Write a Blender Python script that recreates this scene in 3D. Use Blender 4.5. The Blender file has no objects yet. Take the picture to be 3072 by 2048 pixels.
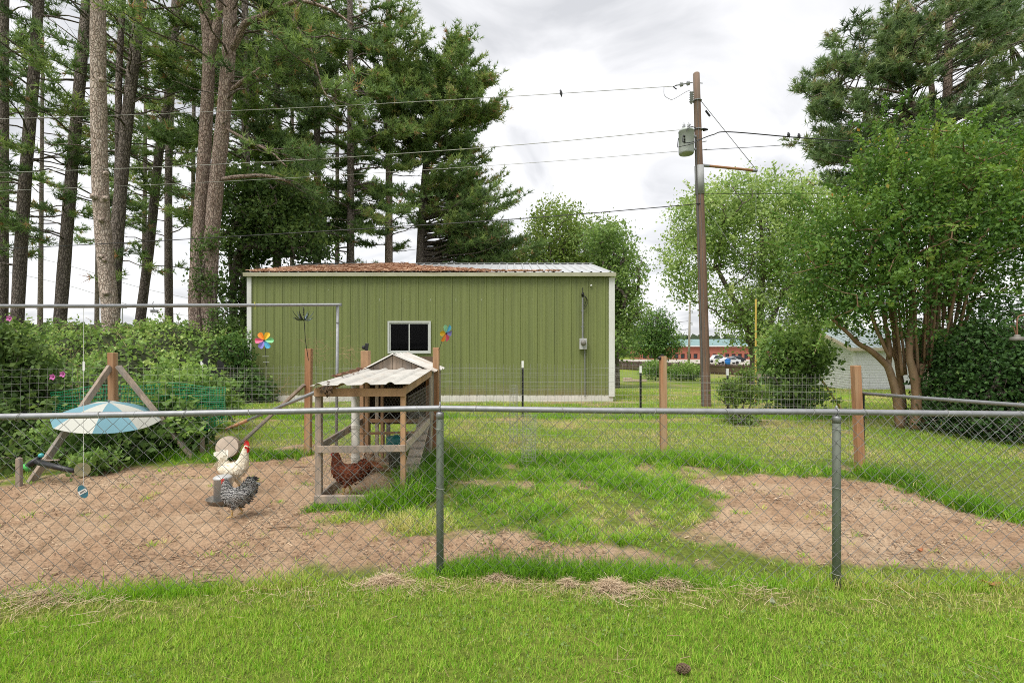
import bpy, bmesh, math, random
import numpy as np
from mathutils import Vector, Matrix

# ------------------------------------------------------------------ camera, world, sun, exposure
SC = bpy.context.scene
COL = SC.collection
H = 1.66          # eye height
FPX = 1451.0      # focal length in photograph pixels (17 mm on 36 mm)
HOR = 1040.0      # horizon row

cam_data = bpy.data.cameras.new("camera")
cam_data.lens = 17.0
cam_data.sensor_width = 36.0
cam_data.sensor_fit = 'HORIZONTAL'
cam_data.shift_y = (HOR - 1024.0) / 3072.0
cam_data.clip_start = 0.05
cam_data.clip_end = 4000.0
cam = bpy.data.objects.new("camera", cam_data)
cam.location = (0, 0, H)
cam.rotation_euler = (math.radians(90), 0, 0)
COL.objects.link(cam)
SC.camera = cam

SUN_EL, SUN_AZ = math.radians(62), math.radians(215)     # behind the camera, to the left
world = bpy.data.worlds.new("World")
SC.world = world
world.use_nodes = True
wn, wl = world.node_tree.nodes, world.node_tree.links
wn.clear()
w_out = wn.new("ShaderNodeOutputWorld")
w_sky = wn.new("ShaderNodeTexSky"); w_sky.sky_type = 'NISHITA'; w_sky.sun_disc = False
w_sky.sun_elevation = SUN_EL; w_sky.sun_rotation = SUN_AZ
w_b1 = wn.new("ShaderNodeBackground"); w_b1.inputs[1].default_value = 0.07
wl.new(w_sky.outputs[0], w_b1.inputs[0])
w_tc = wn.new("ShaderNodeTexCoord")
w_sep = wn.new("ShaderNodeSeparateXYZ"); wl.new(w_tc.outputs['Generated'], w_sep.inputs[0])
w_mx = wn.new("ShaderNodeMath"); w_mx.operation = 'MAXIMUM'; w_mx.inputs[1].default_value = 0.0
wl.new(w_sep.outputs[2], w_mx.inputs[0])
w_ad = wn.new("ShaderNodeMath"); w_ad.operation = 'ADD'; w_ad.inputs[1].default_value = 0.22
wl.new(w_mx.outputs[0], w_ad.inputs[0])
w_dx = wn.new("ShaderNodeMath"); w_dx.operation = 'DIVIDE'; wl.new(w_sep.outputs[0], w_dx.inputs[0]); wl.new(w_ad.outputs[0], w_dx.inputs[1])
w_dy = wn.new("ShaderNodeMath"); w_dy.operation = 'DIVIDE'; wl.new(w_sep.outputs[1], w_dy.inputs[0]); wl.new(w_ad.outputs[0], w_dy.inputs[1])
w_cb = wn.new("ShaderNodeCombineXYZ"); wl.new(w_dx.outputs[0], w_cb.inputs[0]); wl.new(w_dy.outputs[0], w_cb.inputs[1])
w_ns = wn.new("ShaderNodeTexNoise"); w_ns.inputs['Scale'].default_value = 1.5; w_ns.inputs['Detail'].default_value = 7
w_ns.inputs['Roughness'].default_value = 0.5; w_ns.inputs['Distortion'].default_value = 1.1
w_cb.inputs[2].default_value = 3.3
wl.new(w_cb.outputs[0], w_ns.inputs['Vector'])
w_rp = wn.new("ShaderNodeValToRGB")
e = w_rp.color_ramp.elements
e[0].position = 0.42; e[0].color = (0.425, 0.425, 0.43, 1)
e[1].position = 0.66; e[1].color = (0.275, 0.279, 0.29, 1)
e2 = w_rp.color_ramp.elements.new(0.52); e2.color = (0.395, 0.395, 0.402, 1)
wl.new(w_ns.outputs[0], w_rp.inputs[0])
w_b2 = wn.new("ShaderNodeBackground"); w_b2.inputs[1].default_value = 1.0
wl.new(w_rp.outputs[0], w_b2.inputs[0])
w_mix = wn.new("ShaderNodeMixShader"); w_mix.inputs[0].default_value = 0.95
wl.new(w_b1.outputs[0], w_mix.inputs[1]); wl.new(w_b2.outputs[0], w_mix.inputs[2])
wl.new(w_mix.outputs[0], w_out.inputs[0])

sun_data = bpy.data.lights.new("sun", 'SUN')
sun_data.energy = 1.5
sun_data.angle = math.radians(35)
sun_data.color = (1.0, 0.965, 0.91)
sun = bpy.data.objects.new("sun", sun_data)
sd = Vector((math.sin(SUN_AZ) * math.cos(SUN_EL), math.cos(SUN_AZ) * math.cos(SUN_EL), math.sin(SUN_EL)))
sun.rotation_euler = sd.to_track_quat('Z', 'Y').to_euler()
COL.objects.link(sun)

SC.view_settings.view_transform = 'Standard'
SC.view_settings.look = 'None'
SC.view_settings.exposure = 1.42
SC.view_settings.gamma = 1.0
SC.view_settings.use_curve_mapping = False
SC.render.engine = 'CYCLES'
SC.cycles.use_denoising = False
SC.cycles.denoiser = 'OPENIMAGEDENOISE'
SC.cycles.filter_width = 1.0
SC.cycles.max_bounces = 7
SC.cycles.diffuse_bounces = 4
SC.cycles.glossy_bounces = 3
SC.cycles.transparent_max_bounces = 8
SC.cycles.caustics_reflective = False
SC.cycles.caustics_refractive = False
SC.cycles.sample_clamp_indirect = 4.0

# ------------------------------------------------------------------ helpers
def P(px, py, Y):
    """world point that the photograph shows at (px, py), at distance Y"""
    return np.array([(px - 1536.0) / FPX * Y, Y, H - (py - HOR) / FPX * Y])

def G(px, py):
    """flat-ground point under photograph pixel"""
    Y = H * FPX / (py - HOR)
    return np.array([(px - 1536.0) / FPX * Y, Y, 0.0])

def terr(x, y):
    x = np.asarray(x, float); y = np.asarray(y, float)
    z = -0.05 * np.clip(y - 14.0, 0, 40)
    z = z + 0.012 * np.sin(x * 1.7 + 0.6 * y) + 0.010 * np.sin(2.3 * y - 1.1 * x)
    return z

def tag(o, label=None, cat=None, group=None, kind=None):
    if label: o["label"] = label
    if cat: o["category"] = cat
    if group: o["group"] = group
    if kind: o["kind"] = kind
    return o

def thing(name, label, cat, loc=(0, 0, 0), group=None):
    o = bpy.data.objects.new(name, None)
    o.empty_display_size = 0.1
    o.location = loc
    COL.objects.link(o)
    return tag(o, label, cat, group)

def link(o, parent=None):
    COL.objects.link(o)
    if parent is not None:
        o.parent = parent
        if parent.type == 'EMPTY' and parent.parent is None:
            o.location = -Vector(parent.location)
    return o

def npmesh(name, V, F, mat, parent=None, smooth=False, tint=None):
    V = np.ascontiguousarray(V, dtype=np.float32); F = np.ascontiguousarray(F, dtype=np.int32)
    me = bpy.data.meshes.new(name)
    n, k = F.shape
    me.vertices.add(len(V)); me.vertices.foreach_set("co", V.ravel())
    me.loops.add(n * k); me.loops.foreach_set("vertex_index", F.ravel())
    me.polygons.add(n)
    me.polygons.foreach_set("loop_start", np.arange(0, n * k, k, dtype=np.int32))
    me.polygons.foreach_set("loop_total", np.full(n, k, dtype=np.int32))
    if smooth:
        me.polygons.foreach_set("use_smooth", np.ones(n, dtype=bool))
    if tint is not None:
        a = me.attributes.new("tint", 'FLOAT', 'POINT')
        a.data.foreach_set("value", np.ascontiguousarray(tint, dtype=np.float32))
    me.update(calc_edges=True)
    me.materials.append(mat)
    o = bpy.data.objects.new(name, me)
    return link(o, parent)

def cat_vf(parts):
    Vs, Fs, off = [], [], 0
    for V, F in parts:
        Vs.append(V); Fs.append(F + off); off += len(V)
    return np.concatenate(Vs), np.concatenate(Fs)

def unit(a):
    return a / (np.linalg.norm(a, axis=-1, keepdims=True) + 1e-12)

def seg_tubes(A, B, RA, RB, n=4):
    """N separate open tubes between A and B"""
    A = np.asarray(A, float).reshape(-1, 3); B = np.asarray(B, float).reshape(-1, 3)
    N = len(A)
    RA = np.broadcast_to(np.asarray(RA, float), (N,)); RB = np.broadcast_to(np.asarray(RB, float), (N,))
    d = unit(B - A)
    ref = np.where(np.abs(d[:, 2:3]) > 0.9, np.array([[1., 0, 0]]), np.array([[0, 0, 1.]]))
    u = unit(np.cross(d, ref)); w = np.cross(d, u)
    ang = np.arange(n) * 2 * np.pi / n
    c, s = np.cos(ang), np.sin(ang)
    ring = u[:, None, :] * c[None, :, None] + w[:, None, :] * s[None, :, None]
    V = np.concatenate([A[:, None] + ring * RA[:, None, None], B[:, None] + ring * RB[:, None, None]], axis=1).reshape(-1, 3)
    i = np.arange(n); j = (i + 1) % n
    q = np.stack([i, j, j + n, i + n], 1)
    F = (q[None] + (np.arange(N) * 2 * n)[:, None, None]).reshape(-1, 4)
    return V, F

def smooth_path(pts, m=6):
    """Catmull-Rom through pts"""
    p = np.asarray(pts, float)
    if len(p) < 3: 
        t = np.linspace(0, 1, m + 1)[:, None]
        return p[0] * (1 - t) + p[-1] * t
    q = np.vstack([2 * p[0] - p[1], p, 2 * p[-1] - p[-2]])
    out = []
    for i in range(1, len(q) - 2):
        for t in np.linspace(0, 1, m, endpoint=False):
            a, b, c, d = q[i - 1], q[i], q[i + 1], q[i + 2]
            out.append(0.5 * ((2 * b) + (-a + c) * t + (2 * a - 5 * b + 4 * c - d) * t * t + (-a + 3 * b - 3 * c + d) * t ** 3))
    out.append(p[-1])
    return np.array(out)

def path_tube(pts, radii, n=8, cap=True):
    p = np.asarray(pts, float); m = len(p)
    r = np.interp(np.linspace(0, 1, m), np.linspace(0, 1, len(np.atleast_1d(radii))), np.atleast_1d(radii)) if np.ndim(radii) else np.full(m, radii)
    t = unit(np.gradient(p, axis=0))
    u = np.cross(t[0], [0, 0, 1.0]) if abs(t[0][2]) < 0.9 else np.cross(t[0], [1.0, 0, 0])
    u /= np.linalg.norm(u)
    V = []
    for i in range(m):
        u = u - t[i] * np.dot(u, t[i]); u /= np.linalg.norm(u)
        w = np.cross(t[i], u)
        for k in range(n):
            a = 2 * math.pi * k / n
            V.append(p[i] + r[i] * (math.cos(a) * u + math.sin(a) * w))
    F = []
    for i in range(m - 1):
        for k in range(n):
            k2 = (k + 1) % n
            F.append((i * n + k, i * n + k2, (i + 1) * n + k2, (i + 1) * n + k))
    V = list(V)
    if cap:
        V.append(p[0]); V.append(p[-1]); c0, c1 = len(V) - 2, len(V) - 1
        for k in range(n):
            k2 = (k + 1) % n
            F.append((c0, k2, k, k)); F.append((c1, (m - 1) * n + k, (m - 1) * n + k2, (m - 1) * n + k2))
    return V, F

class MB:
    """collects pieces of ONE part"""
    def __init__(s): s.v, s.f = [], []
    def add(s, V, F):
        o = len(s.v)
        s.v.extend([tuple(map(float, x)) for x in V])
        for f in F:
            g = []
            for i in f:
                if not g or g[-1] != i + o: g.append(int(i) + o)
            if len(g) > 1 and g[0] == g[-1]: g.pop()
            s.f.append(tuple(g))
        return s
    def box(s, c, size, R=None):
        x, y, z = [d / 2 for d in size]
        V = [Vector(p) for p in ((-x,-y,-z),(x,-y,-z),(x,y,-z),(-x,y,-z),(-x,-y,z),(x,-y,z),(x,y,z),(-x,y,z))]
        if R is not None: V = [R @ p for p in V]
        c = Vector(c)
        return s.add([p + c for p in V], [(0,3,2,1),(4,5,6,7),(0,1,5,4),(1,2,6,5),(2,3,7,6),(3,0,4,7)])
    def span(s, lo, hi):
        lo, hi = np.array(lo, float), np.array(hi, float)
        return s.box((lo + hi) / 2, np.abs(hi - lo))
    def beam(s, a, b, w, h, up=(0, 0, 1), taper=1.0):
        a, b = Vector([float(x) for x in a]), Vector([float(x) for x in b])
        d = (b - a).normalized()
        u = d.cross(Vector(up))
        if u.length < 1e-4: u = d.cross(Vector((0, 1, 0)))
        u.normalize(); v = u.cross(d).normalized()
        V = []
        for p, k in ((a, 1.0), (b, taper)):
            for i, j in ((-1,-1),(1,-1),(1,1),(-1,1)):
                V.append(p + u * (i * w / 2 * k) + v * (j * h / 2 * k))
        return s.add(V, [(0,3,2,1),(4,5,6,7),(0,1,5,4),(1,2,6,5),(2,3,7,6),(3,0,4,7)])
    def tube(s, pts, r, n=8, cap=True, smooth=0):
        if smooth: pts = smooth_path(pts, smooth)
        return s.add(*path_tube(pts, r, n, cap))
    def lathe(s, prof, c, n=16, R=None):
        V, F = [], []
        m = len(prof); c = Vector([float(x) for x in c])
        for r, z in prof:
            for k in range(n):
                a = 2 * math.pi * k / n
                p = Vector((r * math.cos(a), r * math.sin(a), z))
                if R is not None: p = R @ p
                V.append(p + c)
        for i in range(m - 1):
            for k in range(n):
                k2 = (k + 1) % n
                F.append((i*n+k, i*n+k2, (i+1)*n+k2, (i+1)*n+k))
        if prof[0][0] > 1e-6: F.append(tuple(range(n - 1, -1, -1)))
        if prof[-1][0] > 1e-6: F.append(tuple((m - 1) * n + k for k in range(n)))
        return s.add(V, F)
    def ball(s, c, r, n=12, m=8, R=None):
        rx, ry, rz = (r, r, r) if np.ndim(r) == 0 else r
        V, F = [], []
        c = Vector([float(x) for x in c])
        for i in range(m + 1):
            th = math.pi * i / m
            for k in range(n):
                a = 2 * math.pi * k / n
                p = Vector((rx * math.sin(th) * math.cos(a), ry * math.sin(th) * math.sin(a), rz * math.cos(th)))
                if R is not None: p = R @ p
                V.append(p + c)
        for i in range(m):
            for k in range(n):
                k2 = (k + 1) % n
                F.append((i*n+k, (i+1)*n+k, (i+1)*n+k2, i*n+k2))
        return s.add(V, F)
    def plate(s, outline, thick, origin, ux, uy):
        """extruded outline (list of 2-D points) in the plane ux, uy"""
        o, ux, uy = Vector([float(x) for x in origin]), Vector(ux), Vector(uy)
        nrm = ux.cross(uy).normalized() * (thick / 2)
        n = len(outline)
        V = [o + ux * a + uy * b + nrm for a, b in outline] + [o + ux * a + uy * b - nrm for a, b in outline]
        F = [tuple(range(n)), tuple(range(2 * n - 1, n - 1, -1))] + [(i, i + n, (i + 1) % n + n, (i + 1) % n) for i in range(n)]
        return s.add(V, F)
    def mesh(s, name):
        me = bpy.data.meshes.new(name)
        me.from_pydata(s.v, [], s.f)
        me.update()
        return me
    def build(s, name, mat, parent=None, smooth=False, bevel=0):
        me = s.mesh(name)
        bm = bmesh.new(); bm.from_mesh(me)
        bmesh.ops.recalc_face_normals(bm, faces=bm.faces)
        if bevel:
            bmesh.ops.bevel(bm, geom=list(bm.edges), offset=bevel, segments=1, affect='EDGES', clamp_overlap=True)
        bm.to_mesh(me); bm.free()
        if smooth:
            me.polygons.foreach_set("use_smooth", np.ones(len(me.polygons), dtype=bool))
        me.materials.append(mat)
        return link(bpy.data.objects.new(name, me), parent)

# numpy value noise
def _hash(ix, iy, s):
    n = np.sin(ix * 127.1 + iy * 311.7 + s * 74.7) * 43758.5453
    return n - np.floor(n)
def vnoise(x, y, s=0):
    ix, iy = np.floor(x), np.floor(y); fx, fy = x - ix, y - iy
    fx = fx * fx * (3 - 2 * fx); fy = fy * fy * (3 - 2 * fy)
    a, b = _hash(ix, iy, s), _hash(ix + 1, iy, s); c, d = _hash(ix, iy + 1, s), _hash(ix + 1, iy + 1, s)
    return (a * (1 - fx) + b * fx) * (1 - fy) + (c * (1 - fx) + d * fx) * fy
def fbm(x, y, s=0, o=4):
    t, a, f = 0, 0.5, 1.0
    for i in range(o):
        t = t + a * vnoise(x * f, y * f, s + i * 3.1); a *= 0.5; f *= 2.03
    return t / (1 - 0.5 ** o)
def poly_sd(x, y, poly):
    """signed distance to polygon, negative inside"""
    p = np.asarray(poly, float); n = len(p)
    d = np.full(x.shape, 1e9); inside = np.zeros(x.shape, bool)
    for i in range(n):
        a, b = p[i], p[(i + 1) % n]
        e = b - a; wx, wy = x - a[0], y - a[1]
        t = np.clip((wx * e[0] + wy * e[1]) / (e @ e), 0, 1)
        d = np.minimum(d, np.hypot(wx - e[0] * t, wy - e[1] * t))
        c1 = (a[1] > y) != (b[1] > y)
        xx = (b[0] - a[0]) * (y - a[1]) / (b[1] - a[1] + 1e-12) + a[0]
        inside ^= c1 & (x < xx)
    return np.where(inside, -d, d)

# ------------------------------------------------------------------ materials
def nodes_of(name):
    m = bpy.data.materials.new(name); m.use_nodes = True
    nt = m.node_tree
    return m, nt, nt.nodes, nt.links, nt.nodes["Principled BSDF"]

def mat(name, col, rough=0.7, metal=0.0, var=0.18, vscale=6.0, bump=0.0, bscale=40.0, stretch=(1, 1, 1), col2=None, c2pos=(0.45, 0.7), spec=0.4, coord='Object'):
    m, nt, N, L, b = nodes_of(name)
    tc = N.new("ShaderNodeTexCoord"); mp = N.new("ShaderNodeMapping"); mp.inputs['Scale'].default_value = stretch
    L.new(tc.outputs[coord], mp.inputs[0])
    ns = N.new("ShaderNodeTexNoise"); ns.inputs['Scale'].default_value = vscale; ns.inputs['Detail'].default_value = 6; ns.inputs['Roughness'].default_value = 0.62
    L.new(mp.outputs[0], ns.inputs['Vector'])
    rp = N.new("ShaderNodeValToRGB")
    c = np.array(col, float)
    e = rp.color_ramp.elements
    e[0].position = 0.3; e[1].position = 0.7
    e[0].color = (*np.clip(c * (1 - var), 0, 1), 1); e[1].color = (*np.clip(c * (1 + var), 0, 1), 1)
    L.new(ns.outputs[0], rp.inputs[0])
    src = rp.outputs[0]
    if col2 is not None:
        n2 = N.new("ShaderNodeTexNoise"); n2.inputs['Scale'].default_value = vscale * 0.45; n2.inputs['Detail'].default_value = 5
        L.new(mp.outputs[0], n2.inputs['Vector'])
        r2 = N.new("ShaderNodeValToRGB"); r2.color_ramp.elements[0].position = c2pos[0]; r2.color_ramp.elements[1].position = c2pos[1]
        L.new(n2.outputs[0], r2.inputs[0])
        mx = N.new("ShaderNodeMix"); mx.data_type = 'RGBA'
        L.new(r2.outputs[0], mx.inputs[0]); L.new(src, mx.inputs[6]); mx.inputs[7].default_value = (*col2, 1)
        src = mx.outputs[2]
    L.new(src, b.inputs['Base Color'])
    b.inputs['Roughness'].default_value = rough; b.inputs['Metallic'].default_value = metal
    b.inputs['Specular IOR Level'].default_value = spec
    if bump:
        n3 = N.new("ShaderNodeTexNoise"); n3.inputs['Scale'].default_value = bscale; n3.inputs['Detail'].default_value = 5
        L.new(mp.outputs[0], n3.inputs['Vector'])
        bp = N.new("ShaderNodeBump"); bp.inputs['Strength'].default_value = bump; bp.inputs['Distance'].default_value = 0.02
        L.new(n3.outputs[0], bp.inputs['Height']); L.new(bp.outputs[0], b.inputs['Normal'])
    return m

def leaf_mat(name, stops, transl=0.35, rough=0.6, spec=0.25):
    """colour by the per-leaf 'tint' attribute"""
    m, nt, N, L, b = nodes_of(name)
    at = N.new("ShaderNodeAttribute"); at.attribute_name = "tint"
    rp = N.new("ShaderNodeValToRGB")
    els = rp.color_ramp.elements
    els[0].position, els[0].color = stops[0][0], (*stops[0][1], 1)
    els[1].position, els[1].color = stops[-1][0], (*stops[-1][1], 1)
    for p, c in stops[1:-1]:
        q = els.new(p); q.color = (*c, 1)
    L.new(at.outputs['Fac'], rp.inputs[0])
    L.new(rp.outputs[0], b.inputs['Base Color'])
    b.inputs['Roughness'].default_value = rough; b.inputs['Specular IOR Level'].default_value = spec
    tr = N.new("ShaderNodeBsdfTranslucent")
    hs = N.new("ShaderNodeHueSaturation"); hs.inputs['Saturation'].default_value = 1.1; hs.inputs['Value'].default_value = 1.2; hs.inputs['Hue'].default_value = 0.49
    L.new(rp.outputs[0], hs.inputs['Color']); L.new(hs.outputs[0], tr.inputs[0])
    ms = N.new("ShaderNodeMixShader"); ms.inputs[0].default_value = transl
    L.new(b.outputs[0], ms.inputs[1]); L.new(tr.outputs[0], ms.inputs[2])
    L.new(ms.outputs[0], N["Material Output"].inputs['Surface'])
    return m

def bark_mat(name, c1, c2, sc=9.0, zs=0.28, bump=0.8):
    m, nt, N, L, b = nodes_of(name)
    tc = N.new("ShaderNodeTexCoord"); mp = N.new("ShaderNodeMapping"); mp.inputs['Scale'].default_value = (1, 1, zs)
    L.new(tc.outputs['Object'], mp.inputs[0])
    n0 = N.new("ShaderNodeTexNoise"); n0.inputs['Scale'].default_value = 3.0; L.new(mp.outputs[0], n0.inputs['Vector'])
    ad = N.new("ShaderNodeMix"); ad.data_type = 'RGBA'; ad.inputs[0].default_value = 0.22
    L.new(mp.outputs[0], ad.inputs[6]); L.new(n0.outputs['Color'], ad.inputs[7])
    vo = N.new("ShaderNodeTexVoronoi"); vo.feature = 'DISTANCE_TO_EDGE'; vo.inputs['Scale'].default_value = sc
    L.new(ad.outputs[2], vo.inputs['Vector'])
    rp = N.new("ShaderNodeValToRGB"); rp.color_ramp.elements[0].position = 0.0; rp.color_ramp.elements[1].position = 0.16
    rp.color_ramp.elements[0].color = (*(np.array(c1) * 0.35), 1); rp.color_ramp.elements[1].color = (1, 1, 1, 1)
    L.new(vo.outputs['Distance'], rp.inputs[0])
    n1 = N.new("ShaderNodeTexNoise"); n1.inputs['Scale'].default_value = 16; n1.inputs['Detail'].default_value = 7; L.new(mp.outputs[0], n1.inputs['Vector'])
    r1 = N.new("ShaderNodeValToRGB"); r1.color_ramp.elements[0].position = 0.35; r1.color_ramp.elements[1].position = 0.68
    r1.color_ramp.elements[0].color = (*c1, 1); r1.color_ramp.elements[1].color = (*c2, 1)
    L.new(n1.outputs[0], r1.inputs[0])
    mx = N.new("ShaderNodeMix"); mx.data_type = 'RGBA'; mx.blend_type = 'MULTIPLY'; mx.inputs[0].default_value = 0.6
    L.new(r1.outputs[0], mx.inputs[6]); L.new(rp.outputs[0], mx.inputs[7])
    L.new(mx.outputs[2], b.inputs['Base Color'])
    b.inputs['Roughness'].default_value = 0.9; b.inputs['Specular IOR Level'].default_value = 0.15
    bp = N.new("ShaderNodeBump"); bp.inputs['Strength'].default_value = bump; bp.inputs['Distance'].default_value = 0.03
    L.new(rp.outputs[0], bp.inputs['Height']); L.new(bp.outputs[0], b.inputs['Normal'])
    return m

def plain(name, col, rough=0.5, metal=0.0, spec=0.5):
    return mat(name, col, rough, metal, var=0.08, vscale=14, spec=spec)

M = {}
M['galv'] = mat('galvanised_steel', (0.27, 0.275, 0.285), 0.5, 0.5, var=0.15, vscale=18)
M['wire'] = mat('fence_wire', (0.19, 0.195, 0.195), 0.45, 0.4, var=0.25, vscale=9)
M['wire_light'] = mat('welded_wire', (0.34, 0.34, 0.31), 0.6, 0.2, var=0.3, vscale=3)
M['post_green'] = mat('weathered_green_post', (0.15, 0.175, 0.14), 0.55, 0.1, var=0.22, vscale=7, stretch=(1, 1, .35), col2=(0.20, 0.21, 0.185))
M['cedar'] = mat('cedar_post', (0.34, 0.17, 0.085), 0.85, var=0.35, vscale=16, stretch=(1, 1, .09), bump=0.35, bscale=50, col2=(0.38, 0.26, 0.15), c2pos=(.42, .68))
M['pine_wood'] = mat('new_lumber', (0.37, 0.225, 0.125), 0.8, var=0.35, vscale=15, stretch=(.4, .4, .12), bump=0.25, bscale=50, col2=(0.36, 0.25, 0.17), c2pos=(.5, .75))
M['grey_wood'] = mat('weathered_lumber', (0.30, 0.235, 0.18), 0.9, var=0.35, vscale=14, stretch=(1, 1, .12), bump=0.4, bscale=45, col2=(0.22, 0.20, 0.18), c2pos=(.45, .7))
M['pale_wood'] = mat('bleached_lumber', (0.46, 0.38, 0.29), 0.9, var=0.22, vscale=20, bump=0.3, bscale=45, col2=(0.30, 0.25, 0.2), c2pos=(.5, .78))
M['dark_wood'] = mat('dark_stained_wood', (0.065, 0.038, 0.026), 0.85, var=0.35, vscale=12, stretch=(1, 1, .1))
M['black'] = plain('black_plastic', (0.012, 0.012, 0.014), 0.45)
M['black_metal'] = mat('black_metal', (0.018, 0.018, 0.018), 0.5, 0.2, var=0.4, vscale=20)
M['white_paint'] = mat('white_paint', (0.74, 0.74, 0.72), 0.5, var=0.08, vscale=5, stretch=(1, 1, .3))

# ------------------------------------------------------------------ ground
FENCE = [np.array([-5.2, 2.93]), np.array([-0.518, 3.48]), np.array([2.255, 3.36]), np.array([5.2, 3.2])]
def fence_y(x):
    return np.interp(x, [p[0] for p in FENCE], [p[1] for p in FENCE])
def gp(pts): return [G(a, b)[:2] for a, b in pts]
DIRT_A = gp([(-400,1450),(60,1448),(250,1398),(480,1408),(640,1392),(720,1364),(930,1332),(1010,1345),(1190,1345),(1200,1490),(1150,1512),(975,1545),
             (1000,1580),(1150,1600),(1400,1598),(1700,1618),(2000,1645),(2100,1685),(1700,1690),(1300,1684),(1000,1692),(700,1722),(350,1752),(0,1775),(-500,1800)])
DIRT_B = gp([(2075,1445),(2250,1420),(2450,1425),(2620,1440),(2800,1490),(2950,1520),(3072,1552),(3300,1600),(3300,1700),(3000,1695),(2700,1692),
             (2480,1688),(2250,1655),(2120,1612),(2050,1580),(2150,1530),(2160,1490)])
def sstep(a, b, x):
    t = np.clip((x - a) / (b - a), 0, 1); return t * t * (3 - 2 * t)
def dirt_mask(x, y):
    n = (fbm(x * 1.6, y * 1.6, 1) - 0.5) * 0.7 + (fbm(x * 6, y * 6, 4, 3) - 0.5) * 0.40
    a = sstep(0.10, -0.10, poly_sd(x, y, DIRT_A) + n)
    b = sstep(0.07, -0.07, poly_sd(x, y, DIRT_B) + n * 0.6)
    c = sstep(0.62, 0.74, fbm(x * 0.9, y * 1.2, 9)) * 0.55 * (y > 7.6)
    c = np.maximum(c, sstep(0.58, 0.72, fbm(x * 2.4, y * 2.4, 14)) * 0.75 * (y < 6.9) * (y > fence_y(x) + .12) * (x < 4.9))
    d = sstep(0.45, 0.1, np.abs(y - 14.8)) * (x < 4.2) * (x > -8.4) * sstep(0.35, 0.6, fbm(x * 1.5, y * 2, 12))
    e_ = sstep(0.30, 0.05, np.abs(y - 11.05)) * sstep(0.35, 0.6, fbm(x * 2.0, y * 2, 13)) * 0.9
    return np.maximum.reduce([a, b, c, d, e_])

xs = np.concatenate([-np.geomspace(1500, 13, 26), np.arange(-12.6, -7.5, 0.3), np.arange(-7.5, 7.5, 0.06), np.arange(7.5, 12.6, 0.3), np.geomspace(13, 1500, 26)])
ys = np.concatenate([[-300, -60, -12, -3, 0, 1.2], np.arange(1.8, 8.0, 0.06), np.arange(8.0, 16.0, 0.2), np.arange(16, 60, 2.0), np.geomspace(60, 2500, 24)])
gx, gy = np.meshgrid(xs, ys)
gm = dirt_mask(gx, gy)
near = (np.abs(gx) < 9) & (gy < 9)
gz = terr(gx, gy) + np.where(near, gm * ((fbm(gx * 4, gy * 4, 21) - 0.5) * 0.09 + (fbm(gx * 16, gy * 16, 22, 2) - 0.5) * 0.022), 0)
nx, ny = len(xs), len(ys)
gi = (np.arange(ny - 1)[:, None] * nx + np.arange(nx - 1)[None, :]).ravel()
GF = np.stack([gi, gi + 1, gi + nx + 1, gi + nx], 1)

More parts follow.
